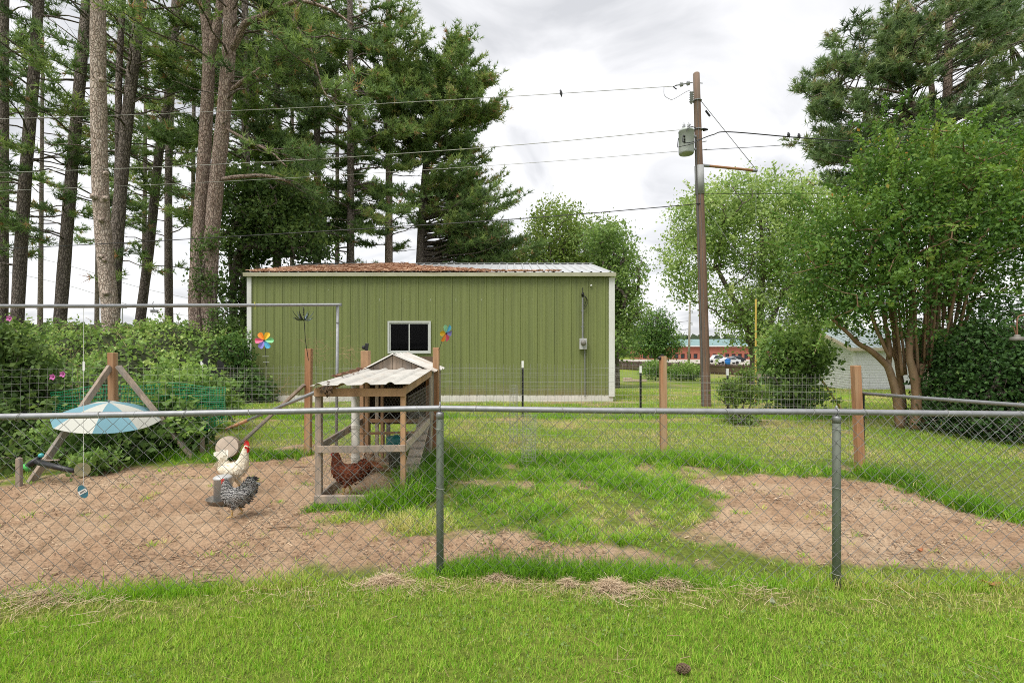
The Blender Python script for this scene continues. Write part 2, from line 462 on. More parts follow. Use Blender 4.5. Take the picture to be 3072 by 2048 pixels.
def ground_material():
    m, nt, N, L, b = nodes_of('ground')
    tc = N.new("ShaderNodeTexCoord")
    at = N.new("ShaderNodeAttribute"); at.attribute_name = "tint"
    def noise(sc, det=6, st=(1, 1, 1), ro=0.6):
        mp = N.new("ShaderNodeMapping"); mp.inputs['Scale'].default_value = st; L.new(tc.outputs['Object'], mp.inputs[0])
        n = N.new("ShaderNodeTexNoise"); n.inputs['Scale'].default_value = sc; n.inputs['Detail'].default_value = det; n.inputs['Roughness'].default_value = ro
        L.new(mp.outputs[0], n.inputs['Vector']); return n
    def ramp(src, stops):
        r = N.new("ShaderNodeValToRGB"); e = r.color_ramp.elements
        e[0].position, e[0].color = stops[0][0], (*stops[0][1], 1); e[1].position, e[1].color = stops[-1][0], (*stops[-1][1], 1)
        for p, c in stops[1:-1]: q = e.new(p); q.color = (*c, 1)
        L.new(src, r.inputs[0]); return r
    d1 = ramp(noise(1.1, 8).outputs[0], [(0.30, (0.24, 0.158, 0.10)), (0.42, (0.335, 0.222, 0.14)), (0.55, (0.365, 0.256, 0.166)), (0.70, (0.44, 0.335, 0.23))])
    d2 = ramp(noise(38, 6, (1, 1, 1), 0.75).outputs[0], [(0.3, (0.45, 0.42, 0.40)), (0.5, (0.95, 0.95, 0.95)), (0.72, (1.25, 1.2, 1.12))])
    mu = N.new("ShaderNodeMix"); mu.data_type = 'RGBA'; mu.blend_type = 'MULTIPLY'; mu.inputs[0].default_value = 1.0
    L.new(d1.outputs[0], mu.inputs[6]); L.new(d2.outputs[0], mu.inputs[7])
    d3 = ramp(noise(4.5, 5, (1, 1, 1), 0.6).outputs[0], [(0.30, (0.62, 0.58, 0.55)), (0.48, (1.0, 1.0, 1.0)), (0.75, (1.08, 1.08, 1.1))])
    mu0 = mu
    mu = N.new('ShaderNodeMix'); mu.data_type = 'RGBA'; mu.blend_type = 'MULTIPLY'; mu.inputs[0].default_value = 0.8
    L.new(mu0.outputs[2], mu.inputs[6]); L.new(d3.outputs[0], mu.inputs[7])
    g1 = ramp(noise(0.55, 8).outputs[0], [(0.3, (0.11, 0.18, 0.020)), (0.5, (0.17, 0.24, 0.032)), (0.7, (0.28, 0.28, 0.07))])
    g2 = ramp(noise(22, 5, (1, 1, 1), 0.7).outputs[0], [(0.3, (0.45, 0.45, 0.45)), (0.7, (1.3, 1.3, 1.2))])
    mg = N.new("ShaderNodeMix"); mg.data_type = 'RGBA'; mg.blend_type = 'MULTIPLY'; mg.inputs[0].default_value = 1.0
    ac = N.new("ShaderNodeAttribute"); ac.attribute_name = "cover"      # thatch and soil under the blades near by, closed turf far off
    th = ramp(noise(30, 6, (1, 1, 1), .7).outputs[0], [(0.3, (0.045, 0.055, 0.016)), (0.5, (0.085, 0.10, 0.026)), (0.7, (0.17, 0.15, 0.06))])
    mt = N.new("ShaderNodeMix"); mt.data_type = 'RGBA'; L.new(ac.outputs['Fac'], mt.inputs[0]); L.new(th.outputs[0], mt.inputs[6]); L.new(g1.outputs[0], mt.inputs[7])
    L.new(mt.outputs[2], mg.inputs[6]); L.new(g2.outputs[0], mg.inputs[7])
    mx = N.new("ShaderNodeMix"); mx.data_type = 'RGBA'
    L.new(at.outputs['Fac'], mx.inputs[0]); L.new(mg.outputs[2], mx.inputs[6]); L.new(mu.outputs[2], mx.inputs[7])
    L.new(mx.outputs[2], b.inputs['Base Color'])
    b.inputs['Roughness'].default_value = 0.95; b.inputs['Specular IOR Level'].default_value = 0.1
    bp = N.new("ShaderNodeBump"); bp.inputs['Strength'].default_value = 0.6; bp.inputs['Distance'].default_value = 0.02
    L.new(noise(45, 6, (1, 1, 1), 0.7).outputs[0], bp.inputs['Height']); L.new(bp.outputs[0], b.inputs['Normal'])
    return m
M['ground'] = ground_material()
ground = npmesh('ground', np.stack([gx, gy, gz], -1).reshape(-1, 3), GF, M['ground'], smooth=True, tint=gm.ravel())
_c = ground.data.attributes.new('cover', 'FLOAT', 'POINT'); _c.data.foreach_set('value', (0.45 + 0.55 * sstep(7.0, 18.0, gy)).ravel().astype(np.float32))
tag(ground, 'yard ground of mown lawn and bare reddish soil', kind='structure')

# ------------------------------------------------------------------ grass
rng = np.random.default_rng(7)
M['grass'] = leaf_mat('grass_blades', [(0.0, (0.058, 0.146, 0.019)), (0.35, (0.158, 0.345, 0.033)), (0.65, (0.292, 0.521, 0.056)), (0.85, (0.456, 0.562, 0.117)), (1.0, (0.700, 0.562, 0.316))], transl=0.4, rough=0.6, spec=0.1)

def blades(x, y, L, w, lean, tint, z0=None, az=None, rng=rng):
    """arched three-face blades"""
    n = len(x)
    az = rng.uniform(0, 2 * np.pi, n) if az is None else az
    z = terr(x, y) if z0 is None else z0
    fa = rng.uniform(0, 2 * np.pi, n)
    d = np.stack([np.cos(az), np.sin(az), np.zeros(n)], 1); s = np.stack([np.cos(fa), np.sin(fa), np.zeros(n)], 1)
    C = np.stack([x, y, z - 0.006], 1)
    up = np.array([[0, 0, 1.0]])
    h1 = (L * 0.55)[:, None]
    m = C + up * h1 * np.cos(lean * 0.5)[:, None] + d * h1 * np.sin(lean * 0.5)[:, None]
    t = m + up * (L * 0.45)[:, None] * np.cos(lean * 1.5)[:, None] + d * (L * 0.45)[:, None] * np.sin(lean * 1.5)[:, None]
    sw = s * (w / 2)[:, None]
    V = np.stack([C - sw, C + sw, m - sw * .8, m + sw * .8, t], 1).reshape(-1, 3)
    o = (np.arange(n) * 5)[:, None]
    F = np.concatenate([o + [0, 1, 3], o + [0, 3, 2], o + [2, 3, 4]])
    return V, F, np.repeat(tint, 5)

def spikes(x, y, L, w, lean, tint, rng=rng):
    n = len(x)
    az = rng.uniform(0, 2 * np.pi, n); fa = rng.uniform(0, np.pi, n)
    z = terr(x, y)
    C = np.stack([x, y, z - 0.005], 1)
    s = np.stack([np.cos(fa), np.sin(fa), np.zeros(n)], 1) * (w / 2)[:, None]
    t = C + np.stack([np.cos(az) * np.sin(lean), np.sin(az) * np.sin(lean), np.cos(lean)], 1) * L[:, None]
    V = np.stack([C - s, C + s, t], 1).reshape(-1, 3)
    F = np.arange(3 * n).reshape(-1, 3)
    return V, F, np.repeat(tint, 3)

def merge(parts):
    Vs, Fs, Ts, o = [], [], [], 0
    for V, F, T in parts:
        Vs.append(V); Fs.append(F + o); Ts.append(T); o += len(V)
    return np.concatenate(Vs), np.concatenate(Fs), np.concatenate(Ts)

def rect(n, x0, x1, y0, y1, margin=0.9):
    x = rng.uniform(x0, x1, n); y = rng.uniform(y0, y1, n)
    k = np.abs(x) < 1.08 * y + margin
    return x[k], y[k]

def tintmap(x, y, base, amp=0.35, s=31):
    return np.clip(base + (fbm(x * 1.1, y * 1.1, s) - 0.5) * amp * 1.6 + rng.normal(0, 0.12, len(x)), 0, 0.99)

# mown front lawn
x, y = rect(215000, -5, 5, 1.9, 3.62)
k = (y < fence_y(x) + 0.05); x, y = x[k], y[k]
worn = sstep(0.26, 0.05, np.abs(fence_y(x) - 0.16 - y)) * sstep(0.30, 0.62, fbm(x * 2.2, y * 4, 41))
k = rng.random(len(x)) > worn * 0.65
x, y, worn = x[k], y[k], worn[k]
tn = np.clip(tintmap(x, y, 0.70, 0.18) + (fbm(x * 40, y * 40, 45, 2) - .5) * .25, 0, .99)
dry = rng.random(len(x)) < 0.025 + worn * 0.6
tn = np.where(dry, rng.uniform(0.85, 1.0, len(x)), tn)
Ln = rng.uniform(0.024, 0.052, len(x)) * (0.35 + 1.2 * fbm(x * 16, y * 16, 43, 2))
V, F, T = spikes(x, y, Ln, rng.uniform(0.0042, 0.008, len(x)), np.abs(rng.normal(0.5, 0.4, len(x))), np.where(dry, tn, np.clip(tn + rng.normal(0, .17, len(x)), 0, .84)))
o = npmesh('front_lawn_grass', V, F, M['grass'], tint=T)
tag(o, 'short mown bright green lawn in front of the chain link fence', 'grass', kind='stuff')

# taller strip along the foot of the chain link fence
x = rng.uniform(-4.6, 4.6, 20000); y = fence_y(x) + np.abs(rng.normal(0, 0.11, len(x))) - 0.05
hfac = sstep(0.38, 0.62, fbm(x * 1.3, y * 0.5, 51)); hfac = np.where(x < -0.7, hfac * 0.55, 0.35 + 0.65 * hfac)
k = rng.random(len(x)) < 0.25 + 0.75 * hfac; x, y, hfac = x[k], y[k], hfac[k]
V, F, T = blades(x, y, rng.uniform(0.05, 0.13, len(x)) * (0.5 + hfac), rng.uniform(0.0035, 0.006, len(x)), np.abs(rng.normal(0.6, 0.3, len(x))), tintmap(x, y, 0.60, .6))
o = npmesh('fence_strip_grass', V, F, M['grass'], tint=T)
tag(o, 'longer untrimmed grass along the foot of the front fence', 'grass', kind='stuff')

# lush clumps inside the pen
parts = []
x, y = rect(12500, -6.5, 5.0, 3.55, 7.3)
dm = dirt_mask(x, y)
PEN = gp([(1010,1380),(1330,1345),(1700,1365),(2000,1390),(2100,1430),(2150,1500),(2040,1600),(1950,1650),(1650,1640),(1300,1620),(1080,1600),(960,1545),(1190,1500),(1200,1390)])
lush = sstep(0.3, -0.3, poly_sd(x, y, PEN)) * (0.15 + 0.85 * sstep(0.38, 0.62, fbm(x * 2.2, y * 2.2, 61)))
k = rng.random(len(x)) < np.maximum((1 - dm) * (0.13 + 0.87 * lush), 0.035 * (fbm(x * 2, y * 2, 66) > 0.5))
x, y, lush, dm = x[k], y[k], lush[k], dm[k]
per = 22
cx = np.repeat(x, per); cy = np.repeat(y, per); cl = np.repeat(lush * (1 - np.minimum(dm, 1)), per)
az = rng.uniform(0, 2 * np.pi, len(cx)); rr = np.abs(rng.normal(0, 0.045, len(cx)))
Lb = rng.uniform(0.05, 0.12, len(cx)) * (0.55 + 1.0 * cl)
tt = np.clip(np.repeat(tintmap(x, y, 0.54, 0.8), per) + rng.normal(0, 0.1, len(cx)), 0, 0.95)
tt = np.where(rng.random(len(cx)) < 0.07, rng.uniform(.85, 1, len(cx)), tt)
parts.append(blades(cx + np.cos(az) * rr, cy + np.sin(az) * rr, Lb, rng.uniform(0.004, 0.007, len(cx)), np.abs(rng.normal(0.85, 0.35, len(cx))), tt, az=az))
# the fringe along the back fence, the side fence and beside the coop
def fringe(pts, n, spread, Lr, base=0.44):
    p = np.array(pts); seg = np.linalg.norm(np.diff(p, axis=0), axis=1); cum = np.r_[0, np.cumsum(seg)]
    s = rng.uniform(0, cum[-1], n)
    fx, fy = np.interp(s, cum, p[:, 0]), np.interp(s, cum, p[:, 1])
    cl = np.clip(0.1 + 1.5 * (fbm(s * 2.2, s * 0, 71, 3) - .1), .12, 1.15)
    fx = fx + rng.normal(0, spread, n); fy = fy + rng.normal(0, spread, n)
    k = rng.random(n) < cl; fx, fy, cl = fx[k], fy[k], cl[k]
    m = 20
    X, Y_ = np.repeat(fx, m), np.repeat(fy, m); C_ = np.repeat(cl, m)
    a = rng.uniform(0, 2 * np.pi, len(X)); r = np.abs(rng.normal(0, 0.05, len(X)))
    t_ = np.clip(np.repeat(tintmap(fx, fy, base - .06), m) + rng.normal(0, .12, len(X)), 0, .95)
    t_ = np.where(rng.random(len(X)) < .06, rng.uniform(.85, 1, len(X)), t_)
    parts.append(blades(X + np.cos(a) * r, Y_ + np.sin(a) * r, rng.uniform(*Lr, len(X)) * C_, rng.uniform(0.005, 0.009, len(X)), np.abs(rng.normal(0.8, 0.35, len(X))), t_, az=a))
fringe([G(1320,1375)[:2], G(1990,1392)[:2], G(2300,1405)[:2], G(2590,1425)[:2]], 520, 0.12, (0.10, 0.28))
fringe([G(2590,1425)[:2], G(2720,1450)[:2], G(2830,1500)[:2], G(3072,1565)[:2]], 230, 0.10, (0.08, 0.26))
fringe([(-1.02, 5.0), (-1.0, 6.2), (-1.05, 7.1)], 300, 0.10, (0.18, 0.40), 0.33)
fringe([(-1.5, 4.93), (-1.1, 4.95)], 70, 0.06, (0.12, 0.26), 0.4)
fringe([(-2.05, 4.93), (-1.5, 4.9)], 60, 0.05, (0.04, 0.09), 0.4)
fringe([(-5.6, 7.1), (-4.0, 7.2), (-3.2, 7.4)], 260, 0.14, (0.10, 0.22), 0.42)
V, F, T = merge(parts)
o = npmesh('pen_grass', V, F, M['grass'], tint=T)
tag(o, 'lush dark green grass clumps growing inside the chicken pen', 'grass', kind='stuff')

# mown lawn between the back fence and the barn
parts = []
x, y = rect(150000, -9, 12, 6.9, 11.3)
k = (rng.random(len(x)) < 1 - 0.75 * dirt_mask(x, y)) & ((x > 4.9) | (y > 7.15)); x, y = x[k], y[k]
parts.append(spikes(x, y, rng.uniform(0.035, 0.075, len(x)), rng.uniform(0.006, 0.012, len(x)), np.abs(rng.normal(0.75, 0.35, len(x))), tintmap(x, y, 0.80, 0.42)))
x, y = rect(16000, 4.95, 12, 3.5, 7.2)
parts.append(spikes(x, y, rng.uniform(0.03, 0.065, len(x)), rng.uniform(0.006, 0.010, len(x)), np.abs(rng.normal(0.75, 0.35, len(x))), tintmap(x, y, 0.74, 0.4)))
x, y = rect(70000, -8, 24, 11.2, 26)
k = ~((x < 3.3) & (y > 15.0)) & (rng.random(len(x)) < 1 - 0.7 * dirt_mask(x, y)); x, y = x[k], y[k]
parts.append(spikes(x, y, rng.uniform(0.05, 0.10, len(x)), rng.uniform(0.014, 0.026, len(x)), np.abs(rng.normal(0.75, 0.35, len(x))), tintmap(x, y, 0.82, 0.42)))
x = rng.uniform(-7.3, 9.5, 16000); y = 11.25 + rng.normal(0, 0.16, len(x))
k = rng.random(len(x)) < 0.2 + 0.8 * sstep(.4, .6, fbm(x * 1.2, y * 0, 77)); x, y = x[k], y[k]
parts.append(spikes(x, y, rng.uniform(0.08, 0.24, len(x)), rng.uniform(0.008, 0.014, len(x)), np.abs(rng.normal(0.45, 0.3, len(x))), tintmap(x, y, 0.42, 0.5)))
V, F, T = merge(parts)
o = npmesh('back_lawn_grass', V, F, M['grass'], tint=T)
tag(o, 'mown yellow green lawn between the wire fence and the barn', 'grass', kind='stuff')

# straw and wood-chip litter on the bare soil
x, y = rect(46000, -6.5, 6.0, 3.2, 7.4)
dm = dirt_mask(x, y)
k = rng.random(len(x)) < dm * (0.05 + 1.0 * sstep(.32, .68, fbm(x * 2.2, y * 2.2, 81))); x, y = x[k], y[k]
n = len(x)
az = rng.uniform(0, np.pi, n); Ls = rng.uniform(0.012, 0.055, n); ws = rng.uniform(0.0025, 0.008, n)
d = np.stack([np.cos(az), np.sin(az), rng.normal(0, 0.15, n)], 1) * (Ls / 2)[:, None]
s = np.stack([-np.sin(az), np.cos(az), rng.normal(0, 0.3, n)], 1) * (ws / 2)[:, None]
gzz = terr(x, y) + (fbm(x * 4, y * 4, 21) - 0.5) * 0.09 * dirt_mask(x, y) + (fbm(x * 16, y * 16, 22, 2) - 0.5) * 0.022 * dirt_mask(x, y)
C = np.stack([x, y, gzz + 0.006], 1)
V = np.stack([C - d - s, C + d - s, C + d + s, C - d + s], 1).reshape(-1, 3)
M['straw'] = leaf_mat('straw_litter', [(0.0, (0.12, 0.08, 0.055)), (0.3, (0.26, 0.165, 0.105)), (0.6, (0.46, 0.34, 0.22)), (1.0, (0.70, 0.57, 0.41))], transl=0.1, rough=0.8)
o = npmesh('straw_litter', V, np.arange(4 * n).reshape(-1, 4), M['straw'], tint=np.repeat(rng.random(n) ** 1.3 * .78, 4))
tag(o, 'loose straw and wood chips scattered over the bare soil', 'straw', kind='stuff')

# heaps of raked dry clippings at the foot of the fence
def straw_heap(px, py, rx, ry, n, label):
    c = G(px, py); n = int(n * 1.5); rx *= 1.5; ry *= 1.4
    a = rng.uniform(0, 2 * np.pi, n); r = np.abs(rng.normal(0, .75, n)) * (.2 + 1.5 * fbm(np.cos(a) * 1.6 + px, np.sin(a) * 1.6, 5))
    x, y = c[0] + np.cos(a) * r * rx, c[1] + np.sin(a) * r * ry
    az = rng.uniform(0, np.pi, n); Ls = rng.uniform(0.06, 0.17, n); ws = rng.uniform(0.0010, 0.0020, n)
    d = np.stack([np.cos(az), np.sin(az), rng.normal(0, 0.16, n)], 1) * (Ls / 2)[:, None]
    s = np.stack([-np.sin(az), np.cos(az), rng.normal(0, 0.5, n)], 1) * (ws / 2)[:, None]
    C = np.stack([x, y, 0.015 + rng.random(n) * 0.05 * np.clip(1.1 - r, .1, 1)], 1)
    V = np.stack([C - d - s, C + d - s, C + d + s, C - d + s], 1).reshape(-1, 3)
    o = npmesh('dry_grass_heap', V, np.arange(4 * n).reshape(-1, 4), M['straw'], tint=np.repeat(rng.uniform(.45, .95, n), 4))
    tag(o, label, 'dry grass', 'dry clippings along the front fence', kind='stuff')
straw_heap(1160, 1755, 0.13, 0.07, 700, 'pale dry clippings heap just before the left fence post')
straw_heap(1500, 1745, 0.12, 0.06, 380, 'thin dry clippings patch right of the left fence post')
straw_heap(1832, 1768, 0.10, 0.075, 700, 'thick pale dry clippings heap midway between the two fence posts')
straw_heap(2000, 1755, 0.10, 0.05, 300, 'small dry clippings patch nearer the right fence post')
straw_heap(1705, 1760, 0.05, 0.04, 130, 'tiny dry clippings tuft left of the thick pale heap')
straw_heap(120, 1800, 0.25, 0.06, 420, 'long dry clippings strip at the left end of the fence')

# loose dry stems along the fence foot, tan needles and clover in the mown lawn
def strands(x, y, z, Lr, wr, tl, name, label, tilt=.1):
    n = len(x); az = rng.uniform(0, np.pi, n); Ls = rng.uniform(*Lr, n); ws = rng.uniform(*wr, n)
    d = np.stack([np.cos(az), np.sin(az), rng.normal(0, tilt, n)], 1) * (Ls / 2)[:, None]; s_ = np.stack([-np.sin(az), np.cos(az), rng.normal(0, .5, n)], 1) * (ws / 2)[:, None]
    C = np.stack([x, y, z], 1)
    o = npmesh(name, np.stack([C - d - s_, C + d - s_, C + d + s_, C - d + s_], 1).reshape(-1, 3), np.arange(4 * n).reshape(-1, 4), M['straw'], tint=np.repeat(rng.uniform(*tl, n), 4))
    tag(o, label, 'dry grass', kind='stuff')
n = 4200
x = rng.uniform(-4.4, 4.2, n); y = fence_y(x) - .17 + rng.normal(0, .10, n)
k = rng.random(n) < .1 + .9 * sstep(.42, .64, fbm(x * 1.9, y * 3, 141)); x, y = x[k], y[k]
strands(x, y, rng.uniform(.015, .04, len(x)), (.04, .12), (.001, .0022), (.35, .9), 'dry_stems', 'dry matted stems lying along the foot of the front fence', .2)
x, y = rect(170, -4, 4, 2.0, 3.3)
strands(x, y, rng.uniform(.035, .055, len(x)), (.04, .12), (.001, .0018), (.3, .75), 'fallen_needles', 'single tan pine needles scattered over the mown lawn')

# ------------------------------------------------------------------ green metal barn
BX0, BX1, BY0, BY1 = -8.29, 3.16, 15.2, 23.2
M['shed_green'] = mat('green_painted_steel', (0.178, 0.206, 0.070), 0.45, var=0.10, vscale=2.2, stretch=(4, 1, .15), col2=(0.155, 0.183, 0.068), c2pos=(.5, .8), spec=0.35)
def weather_wall(m):
    """rain streaks and a splash of red soil near the slab"""
    nt = m.node_tree; N, L = nt.nodes, nt.links; b = N['Principled BSDF']; src = b.inputs['Base Color'].links[0].from_socket
    tc = N.new('ShaderNodeTexCoord'); sp = N.new('ShaderNodeSeparateXYZ'); L.new(tc.outputs['Object'], sp.inputs[0])
    mp = N.new('ShaderNodeMapping'); mp.inputs['Scale'].default_value = (7, 1, .22); L.new(tc.outputs['Object'], mp.inputs[0])
    ns = N.new('ShaderNodeTexNoise'); ns.inputs['Scale'].default_value = 2.0; ns.inputs['Detail'].default_value = 6; L.new(mp.outputs[0], ns.inputs['Vector'])
    r1 = N.new('ShaderNodeValToRGB'); r1.color_ramp.elements[0].position = .52; r1.color_ramp.elements[1].position = .78; r1.color_ramp.elements[1].color = (.55, .55, .55, 1); L.new(ns.outputs[0], r1.inputs[0])
    m1 = N.new('ShaderNodeMix'); m1.data_type = 'RGBA'; L.new(r1.outputs[0], m1.inputs[0]); L.new(src, m1.inputs[6]); m1.inputs[7].default_value = (.115, .13, .06, 1)
    n2 = N.new('ShaderNodeTexNoise'); n2.inputs['Scale'].default_value = 3.5; n2.inputs['Detail'].default_value = 7; L.new(tc.outputs['Object'], n2.inputs['Vector'])
    ma = N.new('ShaderNodeMath'); ma.operation = 'MULTIPLY_ADD'; ma.inputs[1].default_value = .9; L.new(n2.outputs[0], ma.inputs[0]); ma.inputs[2].default_value = -.25
    sb = N.new('ShaderNodeMath'); sb.operation = 'SUBTRACT'; L.new(ma.outputs[0], sb.inputs[0]); L.new(sp.outputs[2], sb.inputs[1])
    mr = N.new('ShaderNodeMapRange'); mr.inputs[1].default_value = -.25; mr.inputs[2].default_value = .15; mr.inputs[4].default_value = .55; L.new(sb.outputs[0], mr.inputs[0])
    m2 = N.new('ShaderNodeMix'); m2.data_type = 'RGBA'; L.new(mr.outputs[0], m2.inputs[0]); L.new(m1.outputs[2], m2.inputs[6]); m2.inputs[7].default_value = (.24, .17, .10, 1)
    L.new(m2.outputs[2], b.inputs['Base Color'])
weather_wall(M['shed_green'])
M['roof_metal'] = mat('pale_roof_steel', (0.52, 0.53, 0.54), 0.4, 0.25, var=0.10, vscale=2, col2=(0.40, 0.37, 0.33), c2pos=(.6, .85))
M['trim_white'] = mat('barn_white_trim', (0.66, 0.66, 0.63), 0.5, var=0.08, vscale=3, stretch=(1, 1, .4), col2=(0.5, 0.49, 0.45), c2pos=(.55, .85))
M['gutter'] = mat('cream_gutter', (0.52, 0.50, 0.38), 0.5, var=0.14, vscale=2.2, stretch=(1, 1, 4), col2=(0.30, 0.23, 0.13), c2pos=(.55, .8))
M['concrete'] = mat('pale_concrete', (0.62, 0.59, 0.55), 0.85, var=0.1, vscale=4, col2=(0.45, 0.33, 0.25), c2pos=(.62, .9))
M['aluminium'] = mat('window_aluminium', (0.55, 0.56, 0.54), 0.4, 0.3, var=0.06, vscale=8)
def glass_material():
    m, nt, N, L, b = nodes_of('dark_window_glass')
    tr = N.new("ShaderNodeBsdfTransparent"); tr.inputs[0].default_value = (0.30, 0.31, 0.31, 1)
    gl = N.new("ShaderNodeBsdfGlossy"); gl.inputs['Roughness'].default_value = 0.02; gl.inputs['Color'].default_value = (0.5, 0.5, 0.5, 1)
    fr = N.new("ShaderNodeFresnel"); fr.inputs[0].default_value = 1.25
    mx = N.new("ShaderNodeMixShader"); L.new(fr.outputs[0], mx.inputs[0]); L.new(tr.outputs[0], mx.inputs[1]); L.new(gl.outputs[0], mx.inputs[2])
    L.new(mx.outputs[0], N["Material Output"].inputs[0])
    return m
M['glass'] = glass_material()

barn = thing('barn', 'long green ribbed metal barn with white corner trim', 'barn', ((BX0 + BX1) / 2, (BY0 + BY1) / 2, 0))
WZ0, WZ1 = 0.14, 3.86
NP = 14; PW = (BX1 - BX0 - 0.24) / NP
wx0, wx1 = P(1164, 0, BY0)[0], P(1293, 0, BY0)[0]
wz1, wz0 = P(0, 963, BY0)[2], P(0, 1060, BY0)[2]
def rib_profile(x0, x1):
    """x, depth pairs of ribbed sheet"""
    pts = []
    rp = PW / 3
    k0 = math.floor((x0 - BX0 - .12) / rp) - 1
    xx = [x0]
    prof = []
    for k in range(k0, k0 + int((x1 - x0) / rp) + 4):
        c = BX0 + .12 + (k + 0.5) * rp
        prof += [(c - 0.036, 0), (c - 0.016, 0.022), (c + 0.016, 0.022), (c + 0.036, 0)]
        for q in (-0.55, 0.55):
            prof += [(c + rp * q * 0.55 - .012 , 0), (c + rp * q * .55, 0.006), (c + rp * q * .55 + .012, 0)]
    prof.sort()
    px_, pd_ = [p[0] for p in prof], [p[1] for p in prof]
    inner = [(a, b) for a, b in prof if x0 < a < x1]
    return [(x0, np.interp(x0, px_, pd_))] + inner + [(x1, np.interp(x1, px_, pd_))]
def wall_piece(x0, x1, z0, z1):
    pr = rib_profile(x0, x1)
    mb = MB()
    V = []
    for a, d in pr: V += [(a, BY0 - d, z0), (a, BY0 - d, z1)]
    mb.add(V, [(2*i, 2*i+2, 2*i+3, 2*i+1) for i in range(len(pr) - 1)])
    return mb
for i in range(NP):
    a, b = BX0 + .12 + i * PW, BX0 + .12 + (i + 1) * PW
    a2, b2 = a + (0.0 if i == 0 else 0.001), b - 0.001
    if b2 <= wx0 or a2 >= wx1:
        wall_piece(a2, b2, WZ0, WZ1).build('wall_panel', M['shed_green'], barn)
    else:
        for (xa, xb, za, zb) in ((a2, b2, WZ0, wz0), (a2, b2, wz1, WZ1), (a2, min(b2, wx0), wz0, wz1), (max(a2, wx1), b2, wz0, wz1)):
            if xb - xa > 0.005:
                wall_piece(xa, xb, za, zb).build('wall_panel', M['shed_green'], barn)
# screws rows hint, sides, back, inside liner
mb = MB(); mb.span((BX1 - .03, BY0 + .02, -.5), (BX1, BY1, WZ1)); mb.build('end_wall', M['shed_green'], barn)
mb = MB(); mb.span((BX0, BY0 + .02, -.5), (BX0 + .03, BY1, WZ1)); mb.build('end_wall', M['shed_green'], barn)
mb = MB(); mb.span((BX0 + .03, BY1 - .03, -.5), (BX1 - .03, BY1, WZ1)); mb.build('back_wall', M['shed_green'], barn)
RY, RZ, EZ = 19.2, 4.93, 3.985
for xe in (BX0 + .005, BX1 - .035):
    mb = MB(); mb.plate([(BY0 + .05, WZ1), (BY1 - .05, WZ1), (RY, RZ - .12)], 0.03, (xe + .015, 0, 0), (0, 1, 0), (0, 0, 1)); mb.build('gable', M['shed_green'], barn)
mb = MB(); mb.span((BX0 - .02, BY0 - .01, -.6), (BX1 + .02, BY1 + .01, WZ0 - .002)); mb.build('foundation', M['concrete'], barn)
mb = MB(); mb.span((BX0 - .02, BY0 - .05, 0.0), (BX0 + .119, BY0 + .018, EZ - .14)); mb.build('corner_trim', M['trim_white'], barn)
mb = MB(); mb.span((BX1 - .119, BY0 - .05, 0.10), (BX1 + .06, BY0 + .018, EZ - .14)); mb.build('corner_trim', M['trim_white'], barn)
mb = MB()   # gutter, an open trough
gp_ = [(-.02, -.02), (-.02, -.13), (-.12, -.13), (-.14, -.02), (-.132, -.02), (-.114, -.122), (-.03, -.122), (-.03, -.02)]
V = [(BX0 - .08, BY0 + a - .04, EZ + b) for a, b in gp_] + [(BX1 + .08, BY0 + a - .04, EZ + b) for a, b in gp_]
mb.add(V, [(i, (i + 1) % 8, (i + 1) % 8 + 8, i + 8) for i in range(8)] + [tuple(range(8)), tuple(range(15, 7, -1))])
mb.build('gutter', M['gutter'], barn)
# roof sheets
NR = 13; RW = (BX1 - BX0 + .12) / NR
def roof_sheet(x0, x1, ya, za, yb, zb):
    mb = MB(); V = []; pr = []
    rp = (x1 - x0) / 3
    for k in range(3):
        c = x0 + (k + .5) * rp
        pr += [(c - rp / 2 + .001, 0), (c - .05, 0), (c - .02, .035), (c + .02, .035), (c + .05, 0)]
    pr.append((x1 - .001, 0))
    for a, d in pr: V += [(a, ya, za + d), (a, yb, zb + d)]
    mb.add(V, [(2*i, 2*i+2, 2*i+3, 2*i+1) for i in range(len(pr) - 1)])
    return mb
for i in range(NR):
    a = BX0 - .06 + i * RW
    roof_sheet(a, a + RW, BY0 - .10, EZ - .01, RY, RZ).build('roof_panel', M['roof_metal'], barn)
mb = roof_sheet(BX0 - .06, BX1 + .06, BY1 + .10, EZ - .01, RY, RZ); mb.build('back_roof_slope', M['roof_metal'], barn)
mb = MB(); mb.plate([(RY - .16, RZ + .02), (RY, RZ + .055), (RY + .16, RZ + .02), (RY, RZ + .045)], BX1 - BX0 + .14, ((BX0 + BX1) / 2, 0, 0), (0, 1, 0), (0, 0, 1)); mb.build('ridge_cap', M['roof_metal'], barn)
# window
win = MB()
fw = 0.055
for (a, b, c, d) in ((wx0, wx1, wz1 - fw, wz1), (wx0, wx1, wz0, wz0 + fw), (wx0, wx0 + fw, wz0 + fw, wz1 - fw), (wx1 - fw, wx1, wz0 + fw, wz1 - fw)):
    win.span((a, BY0 - .055, c), (b, BY0 + .03, d))
wf = win.build('window', M['aluminium'], barn)
xm = (wx0 + wx1) / 2
for side, (a, b, yo) in enumerate(((wx0 + fw, xm + .02, 0.0), (xm - .02, wx1 - fw, -.022))):
    s_ = MB(); t_ = 0.035
    for (p, q, c, d) in ((a, b, wz1 - fw - t_, wz1 - fw), (a, b, wz0 + fw, wz0 + fw + t_), (a, a + t_, wz0 + fw + t_, wz1 - fw - t_), (b - t_, b, wz0 + fw + t_, wz1 - fw - t_)):
        s_.span((p, BY0 - .012 + yo, c), (q, BY0 + .008 + yo, d))
    s_.build('sash', M['aluminium'], wf)
    MB().span((a + t_, BY0 - .004 + yo, wz0 + fw + t_), (b - t_, BY0 + .0 + yo, wz1 - fw - t_)).build('pane', M['glass'], wf)
